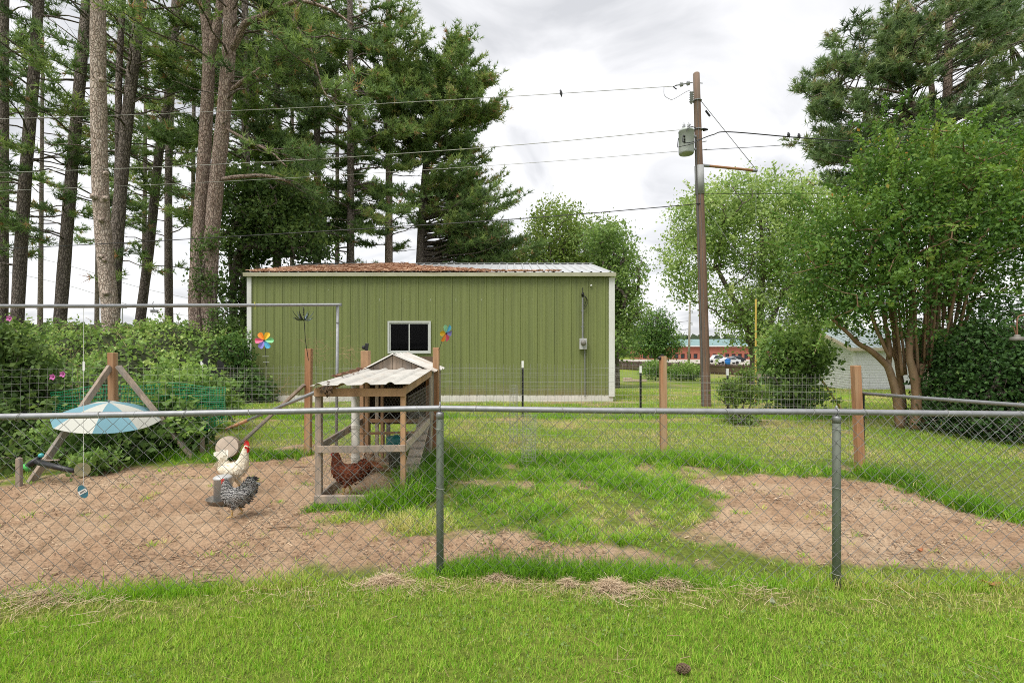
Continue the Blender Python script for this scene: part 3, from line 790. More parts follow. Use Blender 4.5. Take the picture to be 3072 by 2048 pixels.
# electric meter with conduit
mx_ = P(1748, 0, BY0)[0]
zt, zb = P(0, 1015, BY0)[2], P(0, 1048, BY0)[2]
meter = MB().span((mx_ - .115, BY0 - .16, zb), (mx_ + .115, BY0 - .034, zt)).build('meter_box', mat('grey_meter_box', (0.46, 0.46, 0.45), 0.5, .2), barn, bevel=.012)
MB().lathe([(.085, 0), (.085, .03), (.07, .07), (.03, .085), (0, .086)], (mx_, BY0 - .162, (zt + zb) / 2 + .03), 18, Matrix.Rotation(math.radians(90), 3, 'X')).build('meter_dial', mat('meter_glass', (0.16, 0.15, 0.13), 0.15), meter, smooth=True)
MB().box((mx_ + .01, BY0 - .165, zb + .05), (.03, .02, .05)).build('seal', M['galv'], meter)
zc = P(0, 890, BY0)[2]
MB().tube([(mx_ - .01, BY0 - .07, zt), (mx_ - .01, BY0 - .07, zc)], .028, 10).build('conduit', M['galv'], barn, smooth=False)
MB().tube([(mx_ - .01, BY0 - .07, zc + .28), (mx_ - .01, BY0 - .07, zc + .0), (mx_ + .0, BY0 - .09, zc - .02)], .012, 6).build('service_head', M['black'], barn)
hd = MB(); hd.tube([(mx_ - .01, BY0 - .07, zc - .02), (mx_ - .01, BY0 - .075, zc + .04), (mx_ - .01, BY0 - .11, zc + .09), (mx_ - .01, BY0 - .15, zc + .05)], [.035, .045, .04, .032], 10); hd.build('weatherhead', M['black'], barn, smooth=True)
for k, (dx, dz) in enumerate(((.10, -.12), (.14, -.20))):
    MB().tube([(mx_ - .01, BY0 - .14, zc + .04), (mx_ + dx * .7, BY0 - .16, zc - .05), (mx_ + dx, BY0 - .12, zc + dz), (mx_ + .04, BY0 - .08, zc + dz - .18)], .010, 6, smooth=4).build('service_cable', M['black'], barn)
MB().tube([(mx_ + .06, BY0 - .06, zb), (mx_ + .065, BY0 - .06, 0.1)], .018, 8).build('conduit', M['galv'], barn)
for z_ in (zc - .45, zc - .95):
    MB().span((mx_ - .06, BY0 - .06, z_), (mx_ + .04, BY0 - .032, z_ + .025)).build('conduit_clamp', M['galv'], barn)
q = P(1773, 857, BY0)
MB().ball((q[0], BY0 - .05, q[2]), .035, 8, 6).build('bolt_eye', M['trim_white'], barn)

# pine needles fallen on the barn roof
M['needles_dry'] = leaf_mat('fallen_pine_needles', [(0, (0.26, 0.13, 0.08)), (.5, (0.46, 0.27, 0.17)), (1, (0.60, 0.40, 0.27))], transl=0.05, rough=0.9)
M['needle_bed'] = mat('needle_bed', (0.44, 0.25, 0.165), 0.95, var=0.3, vscale=14, bump=.5, bscale=30)
nb = thing('pine_needle_blanket', 'thick reddish blanket of fallen pine needles on the barn roof', 'pine needles', (-4, 17, 4.4)); nb['kind'] = 'stuff'
ux = np.linspace(BX0 + .1, -.2, 120); uy = np.linspace(0, 1, 30)
GX, GT = np.meshgrid(ux, uy)
lim = np.interp(GX, [BX0, BX0 + .8, -4.3, -3.4, -1.2, -.4], [0.10, .55, 1.0, .6, .16, .0]) + (fbm(GX * 1.2, GT * 3, 91) - .5) * .22 * np.interp(GX, [-4, -1], [1, .4])
th = np.clip(lim - GT, 0, .2) / .2 * (0.025 + 0.045 * fbm(GX * 1.2, GT * 4, 92)) - .012
th = np.where(GX < BX0 + .4, th - .02, th)
GYY = BY0 - .08 + GT * (RY - BY0 + .08); GZZ = EZ - .01 + GT * (RZ - EZ + .01) + 0.012 + th
nxx = len(ux)
ii = (np.arange(len(uy) - 1)[:, None] * nxx + np.arange(nxx - 1)[None]).ravel()
npmesh('needle_bed', np.stack([GX, GYY, GZZ], -1).reshape(-1, 3), np.stack([ii, ii + 1, ii + nxx + 1, ii + nxx], 1), M['needle_bed'], nb, smooth=True)
n = 9000
x = rng.uniform(BX0, 1.5, n); t = rng.random(n) ** 1.4
l_ = np.interp(x, [BX0, BX0 + .8, -4.3, -3.4, -1.2, -.4], [0.10, .55, 1.0, .6, .15, .0]) + .05
k = t < l_; x, t = x[k], t[k]; n = len(x)
z = EZ + t * (RZ - EZ) + rng.uniform(.03, .075, n); y = BY0 - .08 + t * (RY - BY0)
az = rng.uniform(0, np.pi, n); L_ = rng.uniform(.08, .2, n)
d = np.stack([np.cos(az), np.sin(az), rng.normal(0, .12, n)], 1) * (L_ / 2)[:, None]; s = np.stack([-np.sin(az), np.cos(az), np.ones(n)], 1) * .008
C = np.stack([x, y, z], 1)
npmesh('loose_needles', np.stack([C - d - s, C + d - s, C + d + s, C - d + s], 1).reshape(-1, 3), np.arange(4 * n).reshape(-1, 4), M['needles_dry'], nb, tint=np.repeat(rng.random(n), 4))

# ------------------------------------------------------------------ front chain link fence
def ring(c, r, rw, axis, n=12, tilt=0.0):
    """a loop of tie wire round a pipe"""
    c = np.array(c, float); ax = unit(np.array(axis, float))
    ref = np.array([0, 0, 1.0]) if abs(ax[2]) < .9 else np.array([1.0, 0, 0])
    u = unit(np.cross(ax, ref)); w = np.cross(ax, u)
    pts = [c + r * (math.cos(a) * u + math.sin(a) * w) + ax * (tilt * math.sin(a)) for a in np.linspace(0, 2 * math.pi, n + 1)]
    V, F = seg_tubes(pts[:-1], pts[1:], rw, rw, 4)
    return V, F
def chainlink(path, z0, z1, off=(0, 0), cell=0.097, r=0.0018, seed=1):
    """woven zigzag wires along a plan polyline"""
    rg = np.random.default_rng(seed)
    p = np.array(path, float); seg = np.linalg.norm(np.diff(p, axis=0), axis=1); cum = np.r_[0, np.cumsum(seg)]
    hp = cell / 2
    nw = int(cum[-1] / hp); nz = int((z1 - z0) / hp)
    A, B = [], []
    kk = np.arange(nz + 1)
    for i in range(nw):
        s = i * hp + np.where((kk + i) % 2 == 0, 0, hp)
        s = s + 0.004 * np.sin(kk * .7 + i * .31) * .5 + (fbm(np.full(len(kk), i * .11), kk * .17, seed) - .5) * .012
        z = z0 + kk * hp + (fbm(np.full(len(kk), i * .09 + 7), kk * .13, seed + 5) - .5) * .012
        x, y = np.interp(s, cum, p[:, 0]) + off[0], np.interp(s, cum, p[:, 1]) + off[1]
        y = y + np.where((kk + i) % 2 == 0, .0022, -.0022)
        q = np.stack([x, y, z], 1)
        A.append(q[:-1]); B.append(q[1:])
    return seg_tubes(np.concatenate(A), np.concatenate(B), r, r, 3)

ff = thing('chain_link_fence', 'front galvanised chain link fence on dark green round posts', 'fence', (0.5, 3.4, 0))
RAILZ = [1.205, 1.219, 1.208, 1.205]
rail = [(FENCE[i][0], FENCE[i][1], RAILZ[i]) for i in range(4)]
rp_ = []
for i in range(3):
    a, b = np.array(rail[i]), np.array(rail[i + 1])
    for t in np.linspace(0, 1, 9)[:-1]:
        q = a * (1 - t) + b * t
        q[2] += -0.006 * math.sin(math.pi * t)
        rp_.append(q)
rp_.append(np.array(rail[3]))
MB().tube(rp_, 0.0208, 14).build('top_rail', M['galv'], ff, smooth=True)
# sleeve joints on the rail
for px in (445, 1850, 2890):
    x_ = (px - 1536) / FPX * 3.36
    y_ = fence_y(x_)
    z_ = np.interp(x_, [q[0] for q in rp_], [q[2] for q in rp_])
    MB().tube([(x_ - .0, y_, z_), (x_ + .004, y_, z_)], 0.0222, 14).build('rail_joint', M['galv'], ff)
V, F = chainlink([(p[0], p[1]) for p in FENCE], 0.035, 1.225, off=(0, -0.026))
npmesh('wire_mesh', V, F, M['wire'], ff)
for i in range(4):
    p = FENCE[i]; zt = RAILZ[i]
    po = MB().lathe([(.0265, -.2), (.0265, zt - .045), (.024, zt - .04)], (p[0], p[1], 0), 18).build('post', M['post_green'], ff, smooth=False)
    po.data.polygons.foreach_set("use_smooth", np.ones(len(po.data.polygons), dtype=bool))
    cp = MB()
    cp.lathe([(.0285, zt - .075), (.0285, zt - .04), (.026, zt - .030), (.012, zt - .024)], (p[0], p[1], 0), 16)
    cp.lathe([(.006, zt + .018), (.0075, zt + .028), (.006, zt + .042), (0, zt + .046)], (p[0], p[1], 0), 8)
    V, F = ring((p[0], p[1], zt), .0255, .0055, (1, 0, 0), 14)
    cp.add(V, F)
    cp.build('loop_cap', M['galv'], po, smooth=True)
    for z_ in (P(0, 1287, p[1])[2], P(0, 1463, p[1])[2], P(0, 1725, p[1])[2] + .01):
        V, F = ring((p[0], p[1] - .004, z_), .0325, .0018, (0, .12, 1), 14, tilt=.006)
        npmesh('tie_wire', V, F, M['wire_light'], po)
for k, px in enumerate((60, 305, 555, 752, 1012, 1255, 1424, 1690, 1962, 2180, 2435, 2595, 2835, 3060)):
    Yg = 3.36
    for _ in range(3):
        x_ = (px - 1536) / FPX * Yg; Yg = float(fence_y(x_))
    z_ = np.interp(x_, [q[0] for q in rp_], [q[2] for q in rp_])
    V, F = ring((x_, Yg - .003, z_ - .004), .0265, .0019, (1, .06, 0), 14, tilt=.012 * (1 if k % 2 else -1))
    npmesh('tie_wire', V, F, M['wire_light'], ff)

# side chain link fence running back on the right
sf = thing('chain_link_fence', 'side chain link fence running back to the corner wooden post', 'fence', (4.9, 5, 0))
SA, SB = np.array([4.70, 6.52]), np.array([5.2, 3.25])
MB().tube([(SA[0], SA[1], 1.035), (4.83, 5.6, 1.062), (4.97, 4.7, 1.092), (SB[0], SB[1], 1.14)], .0208, 12).build('top_rail', M['galv'], sf, smooth=True)
V, F = chainlink([tuple(SA), tuple(SB)], 0.02, 1.13, off=(.022, 0), r=.0019, seed=5)
npmesh('wire_mesh', V, F, M['wire'], sf)
MB().lathe([(.022, -.1), (.022, 1.05)], (SA[0] + .03, SA[1] + .0, 0), 12).build('post', M['black_metal'], sf)
for t in (.12, .35, .55, .75):
    q = SA * (1 - t) + SB * t
    V, F = ring((q[0], q[1], 1.035 + .105 * t), .026, .0019, (.15, -1, 0), 12, tilt=.01); npmesh('tie_wire', V, F, M['wire_light'], sf)

# ------------------------------------------------------------------ wooden-post wire fence at the back of the pen
def welded(a, b, z0, z1, dx, dz, r, seed=3, sag=.02):
    rg = np.random.default_rng(seed)
    a, b = np.array(a, float), np.array(b, float); Ln = np.linalg.norm(b - a)
    A, B = [], []
    n = max(int(Ln / dx), 2); m = int((z1 - z0) / dz)
    def pt(s, z):
        q = a + (b - a) * s
        w = np.sin(s * 17 + z * 3 + seed) * .012 * np.minimum(s, 1 - s) * 4
        zz = z - sag * 4 * s * (1 - s) * (.3 + .7 * (z - z0) / (z1 - z0)) + .006 * np.sin(s * 23 + z * 7)
        return np.stack([q[..., 0], q[..., 1] + w, zz + 0 * s], -1)
    S = np.linspace(0, 1, max(int(Ln / .35), 6))
    for j in range(m + 1):
        z = z0 + j * dz
        q = np.array([pt(np.float64(s), z) for s in S]); A.append(q[:-1]); B.append(q[1:])
    Z = np.linspace(z0, z1, 4)
    for i in range(n + 1):
        s = np.float64(i / n)
        q = np.array([pt(s, z) for z in Z]); A.append(q[:-1]); B.append(q[1:])
    return seg_tubes(np.concatenate(A), np.concatenate(B), r, r, 3)

wf_ = thing('wire_fence', 'welded wire fence on reddish wooden posts at the back of the pen', 'fence', (0, 7.2, 0))
WP = [(340, 1375, 1058), (925, 1362, 1045), (1097, 1365, 1052), (1308, 1370, 1042), (1990, 1373, 1068), (2575, 1411, 1096)]
wpos = []
for k, (px, pb, pt_) in enumerate(WP):
    g = G(px, pb); zt = P(px, pt_, g[1])[2]
    wpos.append((g[0], g[1], zt))
    mb = MB(); sz = .092 if k != 2 else .12
    ln = [-.006, .004, .0, .002, -.004, -.018][k]
    mb.beam((g[0] - ln * 2, g[1], -.3), (g[0] + ln * 2, g[1], zt), sz, sz, up=(0, 1, 0))
    mb.build('post', M['cedar'] if k != 2 else M['pine_wood'], wf_, bevel=.005)
for (i, j, h) in ((0, 1, 1.40), (1, 2, 1.42), (3, 4, 1.42), (4, 5, 1.30)):
    V, F = welded(wpos[i][:2], wpos[j][:2], .03, h, .0508 if i > 2 else .1016, .1016, .0014, seed=i + 2)
    npmesh('wire_mesh', V, F, M['wire_light'], wf_)
V, F = welded((-9.6, 6.4), wpos[0][:2], .03, 1.38, .1016, .1016, .0014, seed=9); npmesh('wire_mesh', V, F, M['wire_light'], wf_)
# braces
p0 = wpos[0]; lb = G(88, 1445)
MB().beam(P(330, 1100, p0[1] - .05), (lb[0], lb[1], -.03), .045, .09, up=(0, 1, 0)).build('brace', M['grey_wood'], wf_, bevel=.004)
rb = G(582, 1376)
MB().beam(P(354, 1098, p0[1] - .05), (rb[0], rb[1] + .02, -.03), .045, .085, up=(0, 1, 0)).build('brace', M['grey_wood'], wf_, bevel=.004)
p1 = wpos[1]; bb = G(690, 1362)
MB().beam((p1[0] - .03, p1[1] - .07, P(0, 1152, p1[1])[2]), (bb[0], bb[1] - .1, -.02), .04, .085, up=(0, 1, 0)).build('brace', M['grey_wood'], wf_, bevel=.004)
# dead vine stalks caught in the top of the wire
M['dry_vine'] = mat('dry_vine', (0.30, 0.225, 0.12), .9, var=.3)
def tangle(px, py, Y, wpx, hpx, n, label):
    rg = random.Random(px)
    mb = MB()
    for _ in range(n):
        a = P(px + rg.gauss(0, wpx), py + rg.gauss(0, hpx), Y); 
        d1 = np.array([rg.gauss(0, .06), rg.gauss(0, .02), rg.gauss(0, .07)]); d2 = np.array([rg.gauss(0, .06), rg.gauss(0, .02), rg.gauss(-.02, .06)])
        mb.tube([a, a + d1, a + d1 + d2], [.0022, .0012], 4, cap=False)
    o = mb.build('dead_vine', M['dry_vine'], None); tag(o, label, 'dead vine', 'dead vines in the wire fence')
tangle(950, 1045, wpos[1][1] - .02, 22, 26, 46, 'dead vine tangle on the wire just right of a fence post')
tangle(1045, 1060, wpos[1][1] + .02, 20, 22, 36, 'dead vine tangle hanging near the coop roof')
tangle(845, 1160, wpos[1][1] - .02, 14, 30, 16, 'few dead stalks caught in the wire above the brace')
# solar lights on posts
def solar(px, py, Y, label, s=1.0):
    c = P(px, py, Y)
    t = thing('solar_light', label, 'solar light', c, 'solar lights on fence posts')
    MB().box((c[0], c[1], c[2]), (.05 * s, .035, .11 * s), Matrix.Rotation(.12, 3, 'Y')).build('panel', M['black'], t, bevel=.006)
    MB().ball((c[0] - .045 * s, c[1] - .01, c[2] - .01), (.028, .03, .03), 10, 8).build('lamp_head', M['black'], t, smooth=True)
    MB().beam((c[0], c[1], c[2] - .05), (c[0] - .01, c[1] + .01, c[2] - .11), .014, .014).build('bracket', M['black_metal'], t)
solar(1100, 1040, wpos[2][1] - .02, 'small black solar light on the wide post behind the coop')
solar(1986, 1072, wpos[4][1] - .02, 'small black solar light on the middle wooden post', .9)

# ------------------------------------------------------------------ far fence on steel T-posts
tf = thing('wire_fence', 'low wire fence on black steel posts with white tips before the barn', 'fence', (0, 11.2, 0))
TP = [(-7.3, 11.4, 1.32, 605), (0.25, 11.3, 1.33, 1568), (3.0, 11.3, 1.21, 1922), (5.05, 11.25, 1.15, 2183)]
for k, (x_, y_, zt, _) in enumerate(TP):
    x_ = (_ - 1536) / FPX * y_
    TP[k] = (x_, y_, zt, _)
    mb = MB(); mb.span((x_ - .024, y_ - .004, -.2), (x_ + .024, y_ + .004, zt - .16)); mb.span((x_ - .004, y_ + .003, -.2), (x_ + .004, y_ + .034, zt - .16))
    for z_ in np.arange(.1, zt - .2, .08): mb.span((x_ - .018, y_ - .012, z_), (x_ + .018, y_ - .003, z_ + .022))
    po = mb.build('t_post', M['black_metal'], tf)
    MB().span((x_ - .026, y_ - .006, zt - .16), (x_ + .026, y_ + .034, zt)).build('white_tip', M['white_paint'], po)
for i in range(3):
    V, F = welded(TP[i][:2], TP[i + 1][:2], .04, min(TP[i][2], TP[i + 1][2]) - .1, .15, .1016, .0018, seed=20 + i); npmesh('wire_mesh', V, F, M['wire_light'], tf)
V, F = welded(TP[3][:2], (8.2, 11.1), .04, 1.05, .15, .1016, .0018, seed=31); npmesh('wire_mesh', V, F, M['wire_light'], tf)
V, F = welded((-13, 11.6), TP[0][:2], .04, 1.22, .15, .1016, .0018, seed=33); npmesh('wire_mesh', V, F, M['wire_light'], tf)

# wire plant cages on the lawn
def cage(px, pb, r, h, label):
    g = G(px, pb); A, B = [], []
    n = 16
    for k in range(n):
        a = 2 * math.pi * k / n; x_, y_ = g[0] + r * math.cos(a), g[1] + r * math.sin(a)
        A.append((x_, y_, 0)); B.append((x_ + .01, y_, h))
    for z_ in np.arange(.03, h, .0508):
        pts = [(g[0] + r * math.cos(a), g[1] + r * math.sin(a), z_) for a in np.linspace(0, 2 * math.pi, 17)]
        A += pts[:-1]; B += pts[1:]
    V, F = seg_tubes(np.array(A), np.array(B), .0016, .0016, 3)
    o = npmesh('wire_cage', V, F, M['wire_light']); tag(o, label, 'wire cage', 'wire cages on the lawn')
cage(1540, 1330, .07, 1.0, 'tall slim wire plant cage before the barn foundation')
cage(1586, 1395, .10, .72, 'short wire plant cage right of the tall slim one')

# ------------------------------------------------------------------ overhead pipe frame
pf = thing('pipe_frame', 'overhead galvanised pipe with one upright leg beside the coop', 'pipe', (-2.4, 6.6, 0))
pa, pb_, pc = P(1013, 914, 6.6), P(250, 918, 4.35), P(0, 918, 3.95)
pd = pc + (pc - pb_) * 1.6
MB().tube([pa + [.05, .0, 0], pa, pb_, pc, pd], [.021, .021, .018, .016, .015], 12).build('cross_pipe', M['galv'], pf, smooth=True)
MB().tube([(pa[0], pa[1], pa[2] - .01), (pa[0] - .03, pa[1] + .02, -.1)], .0195, 12).build('upright_pipe', M['galv'], pf, smooth=True)
MB().tube([(pa[0], pa[1], pa[2] - .25), (pa[0], pa[1], pa[2] - .24)], .023, 12).build('coupling', M['galv'], pf)
MB().tube([pd, (pd[0], pd[1], -.1)], .0195, 12).build('upright_pipe', M['galv'], pf, smooth=True)
q = pb_ + (pa - pb_) * ((405 - 250) / 763.)
MB().box(q + [0, 0, -.055], (.065, .03, .03)).build('clamp', M['galv'], pf, bevel=.004)
MB().tube([q + [-.01, 0, .04], q + [-.01, -.022, .0], q + [0, 0, -.04]], .005, 6).build('clamp_wire', M['galv'], pf)
q = pb_ + (pa - pb_) * ((693 - 250) / 763.)
MB().tube([q + [0, -.02, .035], q + [.004, -.024, 0], q + [0, -.015, -.05]], .0035, 5).build('yellow_tie', plain('yellow_twine', (0.65, 0.58, 0.05)), pf)

# string of hanging discs
hs_ = thing('hanging_disc_string', 'white string hanging from the pipe with two shiny discs', 'bird scarer', pb_)
MB().tube([pb_ + [0, 0, -.02], P(250, 1470, 4.35)], .0018, 5).build('string', M['white_paint'], hs_)
MB().box(P(251, 1098, 4.35), (.019, .004, .084)).build('tag', M['white_paint'], hs_)
def disc(c, col, yaw, roll, name, r=.06):
    R = Matrix.Rotation(yaw, 3, 'Z') @ Matrix.Rotation(roll, 3, 'X') @ Matrix.Rotation(math.radians(90), 3, 'X')
    mb = MB(); mb.lathe([(.008, -.0007), (r, -.0007), (r, .0007), (.008, .0007), (.008, -.0007)], c, 28, R)
    o = mb.build(name, col, hs_); return R, o
R1, o1 = disc(P(247, 1408, 4.35), mat('mirror_disc', (0.60, 0.50, 0.44), .18, .75, var=.25, vscale=9), .3, .05, 'disc', .062)
R2, o2 = disc(P(248, 1474, 4.35), plain('teal_disc', (0.02, 0.16, 0.23), .3), -.25, .15, 'disc', .062)
c2 = Vector(P(248, 1474, 4.35)); nn = R2 @ Vector((0, 0, 1)); uu = (R2 @ Vector((1, .45, 0))).normalized(); vv = nn.cross(uu)
for sg in (1, -1):
    bd = MB(); off = nn * (.0013 * sg)
    bd.plate([(-.056, -.017), (.056, -.017), (.058, .017), (-.058, .017)], .0008, c2 + off, uu, vv); bd.build('label_band', M['white_paint'], o2)
    for t_ in (-.035, -.02, -.004, .012, .03):
        MB().plate([(t_, -.009), (t_ + .010, -.008), (t_ + .008, .010), (t_ + .002, .009)], .0006, c2 + off * 1.8, uu, vv).build('print_mark', M['black'], o2)

# ------------------------------------------------------------------ utility pole
PY = 13.6
M['pole_wood'] = mat('utility_pole_wood', (0.17, 0.105, 0.072), .9, var=.35, vscale=14, stretch=(1, 1, .07), bump=.5, bscale=40, col2=(0.17, 0.145, 0.115), c2pos=(.5, .72))
M['pole_grey'] = mat('grey_riser', (0.33, 0.335, 0.33), .6, .1, var=.12, vscale=5)
M['can_grey'] = mat('transformer_paint', (0.40, 0.43, 0.405), .5, .1, var=.1, vscale=4, col2=(.32, .38, .34), c2pos=(.5, .8))
M['porcelain'] = mat('grey_porcelain', (0.30, 0.31, 0.32), .35, var=.15)
up = thing('utility_pole', 'tall brown wooden utility pole with grey transformer beside the barn', 'utility pole', (5.46, PY, 0))
pbx = P(2119, 1217, PY); ptp = P(2089, 222, PY)
def pole_at(py):
    t = (1217 - py) / (1217 - 222.); return pbx * (1 - t) + ptp * t
pp = [pbx + (pbx - ptp) * .05] + [pole_at(v) for v in np.linspace(1217, 222, 12)]
MB().tube(pp, [.135, .12, .09], 14).build('pole', M['pole_wood'], up, smooth=True)
MB().lathe([(.09, 0), (.07, .03), (0, .045)], ptp, 14).build('pole_top', M['grey_wood'], up)
# riser conduit down the left face, grey guard band
cl = [pole_at(v) + [-.115 + .02 * (1217 - v) / 1000, -.07, 0] for v in (1217, 1000, 800, 600, 480, 410)]
MB().tube(cl, .024, 8).build('riser_conduit', mat('old_riser', (.10, .095, .09), .7), up)
cl = [pole_at(v) + [-.03, -.125 + .02 * (1217 - v) / 1000, 0] for v in (1217, 900, 600, 400, 300)]
MB().tube(cl, .005, 5).build('ground_wire', M['wire'], up)
gb = MB(); gb.tube([pole_at(584) , pole_at(498)], .125, 16); gb.build('riser_guard', M['pole_grey'], up, smooth=True)
# transformer
tc_ = P(2059, 436, PY - .12); s_ = PY / FPX
zt_, zb_ = P(0, 398, PY)[2], P(0, 468, PY)[2]
tr_ = MB().lathe([(.0, zb_ - .0), (.185, zb_), (.2, zb_ + .02), (.205, zb_ + .05), (.205, zt_ - .05), (.212, zt_ - .045), (.212, zt_ - .02), (.19, zt_ + .02), (.10, zt_ + .055), (0, zt_ + .06)], (tc_[0], tc_[1], 0), 24).build('transformer', M['can_grey'], up, smooth=True)
for dx, dy in ((-.08, -.04), (.05, -.05)):
    MB().lathe([(.03, zt_ + .03), (.05, zt_ + .06), (.03, zt_ + .08), (.048, zt_ + .10), (.028, zt_ + .12), (.04, zt_ + .15), (.012, zt_ + .17), (.01, zt_ + .22)], (tc_[0] + dx, tc_[1] + dy, 0), 10).build('bushing', M['porcelain'], tr_, smooth=True)
for dz in (.16, .52):
    MB().box((tc_[0] + .23, tc_[1] + .05, zb_ + dz), (.12, .07, .05)).build('bracket', M['galv'], tr_)
for dz in (.28, .34, .42):
    MB().lathe([(.018, -.0), (.03, .02), (.012, .05)], (tc_[0] - .12, tc_[1] - .165, zb_ + dz), 8, Matrix.Rotation(math.radians(90), 3, 'X')).build('terminal', M['black_metal'], tr_)
for k, pts in enumerate(([(2035, 415), (2033, 440), (2040, 440), (2075, 432), (2105, 418)], [(2050, 405), (2048, 425), (2070, 428), (2105, 416)], [(2073, 372), (2064, 383), (2060, 395)], [(2088, 385), (2075, 380), (2062, 388)])):
    MB().tube([P(a, b, PY - .38) for a, b in pts], .010, 6, smooth=5).build('jumper_wire', M['black'], up)
# arrester, dead-end insulators, clamps
def insul(a, b, n=3):
    a, b = np.array(a), np.array(b); mb = MB()
    for k in range(n):
        q0 = a + (b - a) * (k + .08) / n; q1 = a + (b - a) * (k + .42) / n; q2 = a + (b - a) * (k + .55) / n
        mb.tube([q0, q1, q2], [.055, .062, .02], 10)
    mb.tube([a, b], .016, 6)
    return mb
insul(P(2070, 249, PY), P(2030, 256, PY), 2).build('insulator', M['porcelain'], up)
MB().tube([P(2078, 248, PY), P(2068, 249, PY)], .014, 6).build('eye_bolt', M['galv'], up)
MB().tube([P(2096, 249, PY), P(2108, 250, PY)], .012, 6).build('eye_bolt', M['galv'], up)
MB().tube([P(2030, 256, PY), P(2020, 261, PY), P(2030, 268, PY)], .016, 6).build('clamp', M['black_metal'], up)
ar = MB(); a0, a1 = P(2075, 278, PY - .15), P(2074, 312, PY - .15)
for k in range(5):
    q0 = a0 + (a1 - a0) * k / 5; q1 = a0 + (a1 - a0) * (k + .6) / 5; ar.tube([q0, q1], [.06, .03], 10)
ar.tube([a0, a1], .025, 8); ar.build('arrester', M['porcelain'], up)
MB().tube([P(1992, 261, PY), P(1993, 285, PY), P(2008, 297, PY), P(2022, 297, PY), P(2062, 274, PY), P(2074, 276, PY)], .007, 5, smooth=5).build('jumper_wire', M['wire'], up)
V, F = ring(pole_at(303), .112, .02, (0, 0, 1), 14); npmesh('pole_band', V, F, M['galv'], up)
V, F = ring(pole_at(390), .115, .016, (.1, 0, 1), 14); npmesh('pole_band', V, F, M['galv'], up)
MB().tube([pole_at(388) + [.1, -.05, 0], P(2112, 389, PY), P(2124, 389, PY)], [.012, .05, .02], 8).build('spool_insulator', M['black_metal'], up)
for v in (428, 452): MB().tube([pole_at(v) + [.08, -.03, 0], pole_at(v) + [.22, -.03, .03]], .012, 6).build('step_bolt', M['galv'], up)
# sidewalk strut and guys
st0, st1 = pole_at(496) + [.1, 0, 0], P(2268, 512, PY)
MB().tube([st0, st0 + (st1 - st0) * .12], .042, 10).build('strut_socket', M['galv'], up)
MB().tube([st0 + (st1 - st0) * .1, st1], .036, 10).build('strut', mat('rusty_strut', (0.30, 0.155, 0.075), .8, var=.25), up)
MB().tube([st1 - [.1, 0, 0], st1 + [.03, 0, 0]], .046, 8).build('strut_cap', M['galv'], up)
g0 = pole_at(302) + [.1, 0, 0]
MB().tube([g0, P(2268, 508, PY)], .009, 5).build('guy_wire', M['wire'], up)
MB().tube([P(2117, 332, PY), P(2130, 349, PY)], .028, 8).build('guy_insulator', M['black_metal'], up)
gb_ = np.array([P(2268, 0, PY)[0], PY, 0.0])
MB().tube([st1, gb_], .006, 5).build('guy_wire', M['wire'], up)
M['guard_yellow'] = mat('yellow_guy_guard', (0.62, 0.44, 0.10), .6, var=.15, vscale=3)
MB().tube([P(2268, 897, PY - .02), gb_ + [-.02, -.02, 0]], .026, 8).build('guy_guard', M['guard_yellow'], up)
ga, ge = pole_at(612) + [.1, 0, 0], G(2534, 1242)
MB().tube([ga, ge], .006, 5).build('guy_wire', M['wire'], up)
t_ = .82
MB().tube([ga + (ge - ga) * t_, ge], .026, 8).build('guy_guard', M['guard_yellow'], up)

# overhead lines
def line(pts, r, label, sag=0.0, m=M['black_metal']):
    o = MB().tube(pts, r, 6, smooth=8).build('power_line', m); tag(o, label, 'power line', 'overhead lines'); return o
def lp(px, py, Y): return P(px, py, Y)
line([lp(2022, 259, 13.6), lp(1490, 292, 13.75), lp(760, 330, 14.3), lp(0, 357, 15.0), lp(-700, 365, 16)], .0075, m=M['wire_light'], label='topmost overhead line running left from the pole top')
line([lp(2060, 388, 13.6), lp(1490, 440, 13.7), lp(760, 488, 14.2), lp(0, 518, 14.8), lp(-700, 528, 16)], .0085, m=M['wire_light'], label='overhead line running left from above the transformer')
line([lp(2078, 451, 13.6), lp(1530, 493, 13.9), lp(760, 540, 14.6), lp(0, 572, 15.5), lp(-700, 590, 17)], .006, m=M['wire_light'], label='thinnest overhead line running left below the transformer')
line([lp(2105, 610, 13.5), lp(2012, 619, 13.5), lp(1520, 659, 13.6), lp(760, 706, 14.0), lp(0, 746, 14.6), lp(-700, 765, 16)], .012, 'lowest thick dark cable running left past the barn roof')
line([lp(2096, 420, 13.6), lp(2140, 404, 13.5), lp(2190, 396, 13.4), lp(2420, 415, 13.0), lp(2660, 428, 12.6), lp(3072, 424, 12.2), lp(3600, 400, 11.8)], .015, 'thick service cable looping right from the pole', m=M['black'])
line([lp(2112, 450, 13.6), lp(2430, 430, 14.5), lp(3072, 380, 16), lp(3600, 340, 17)], .008, 'thin overhead line running right below the service cable')
line([lp(2110, 582, 13.6), lp(2500, 580, 15), lp(3072, 576, 17), lp(3600, 570, 18)], .008, 'overhead line running right at the grey riser guard')
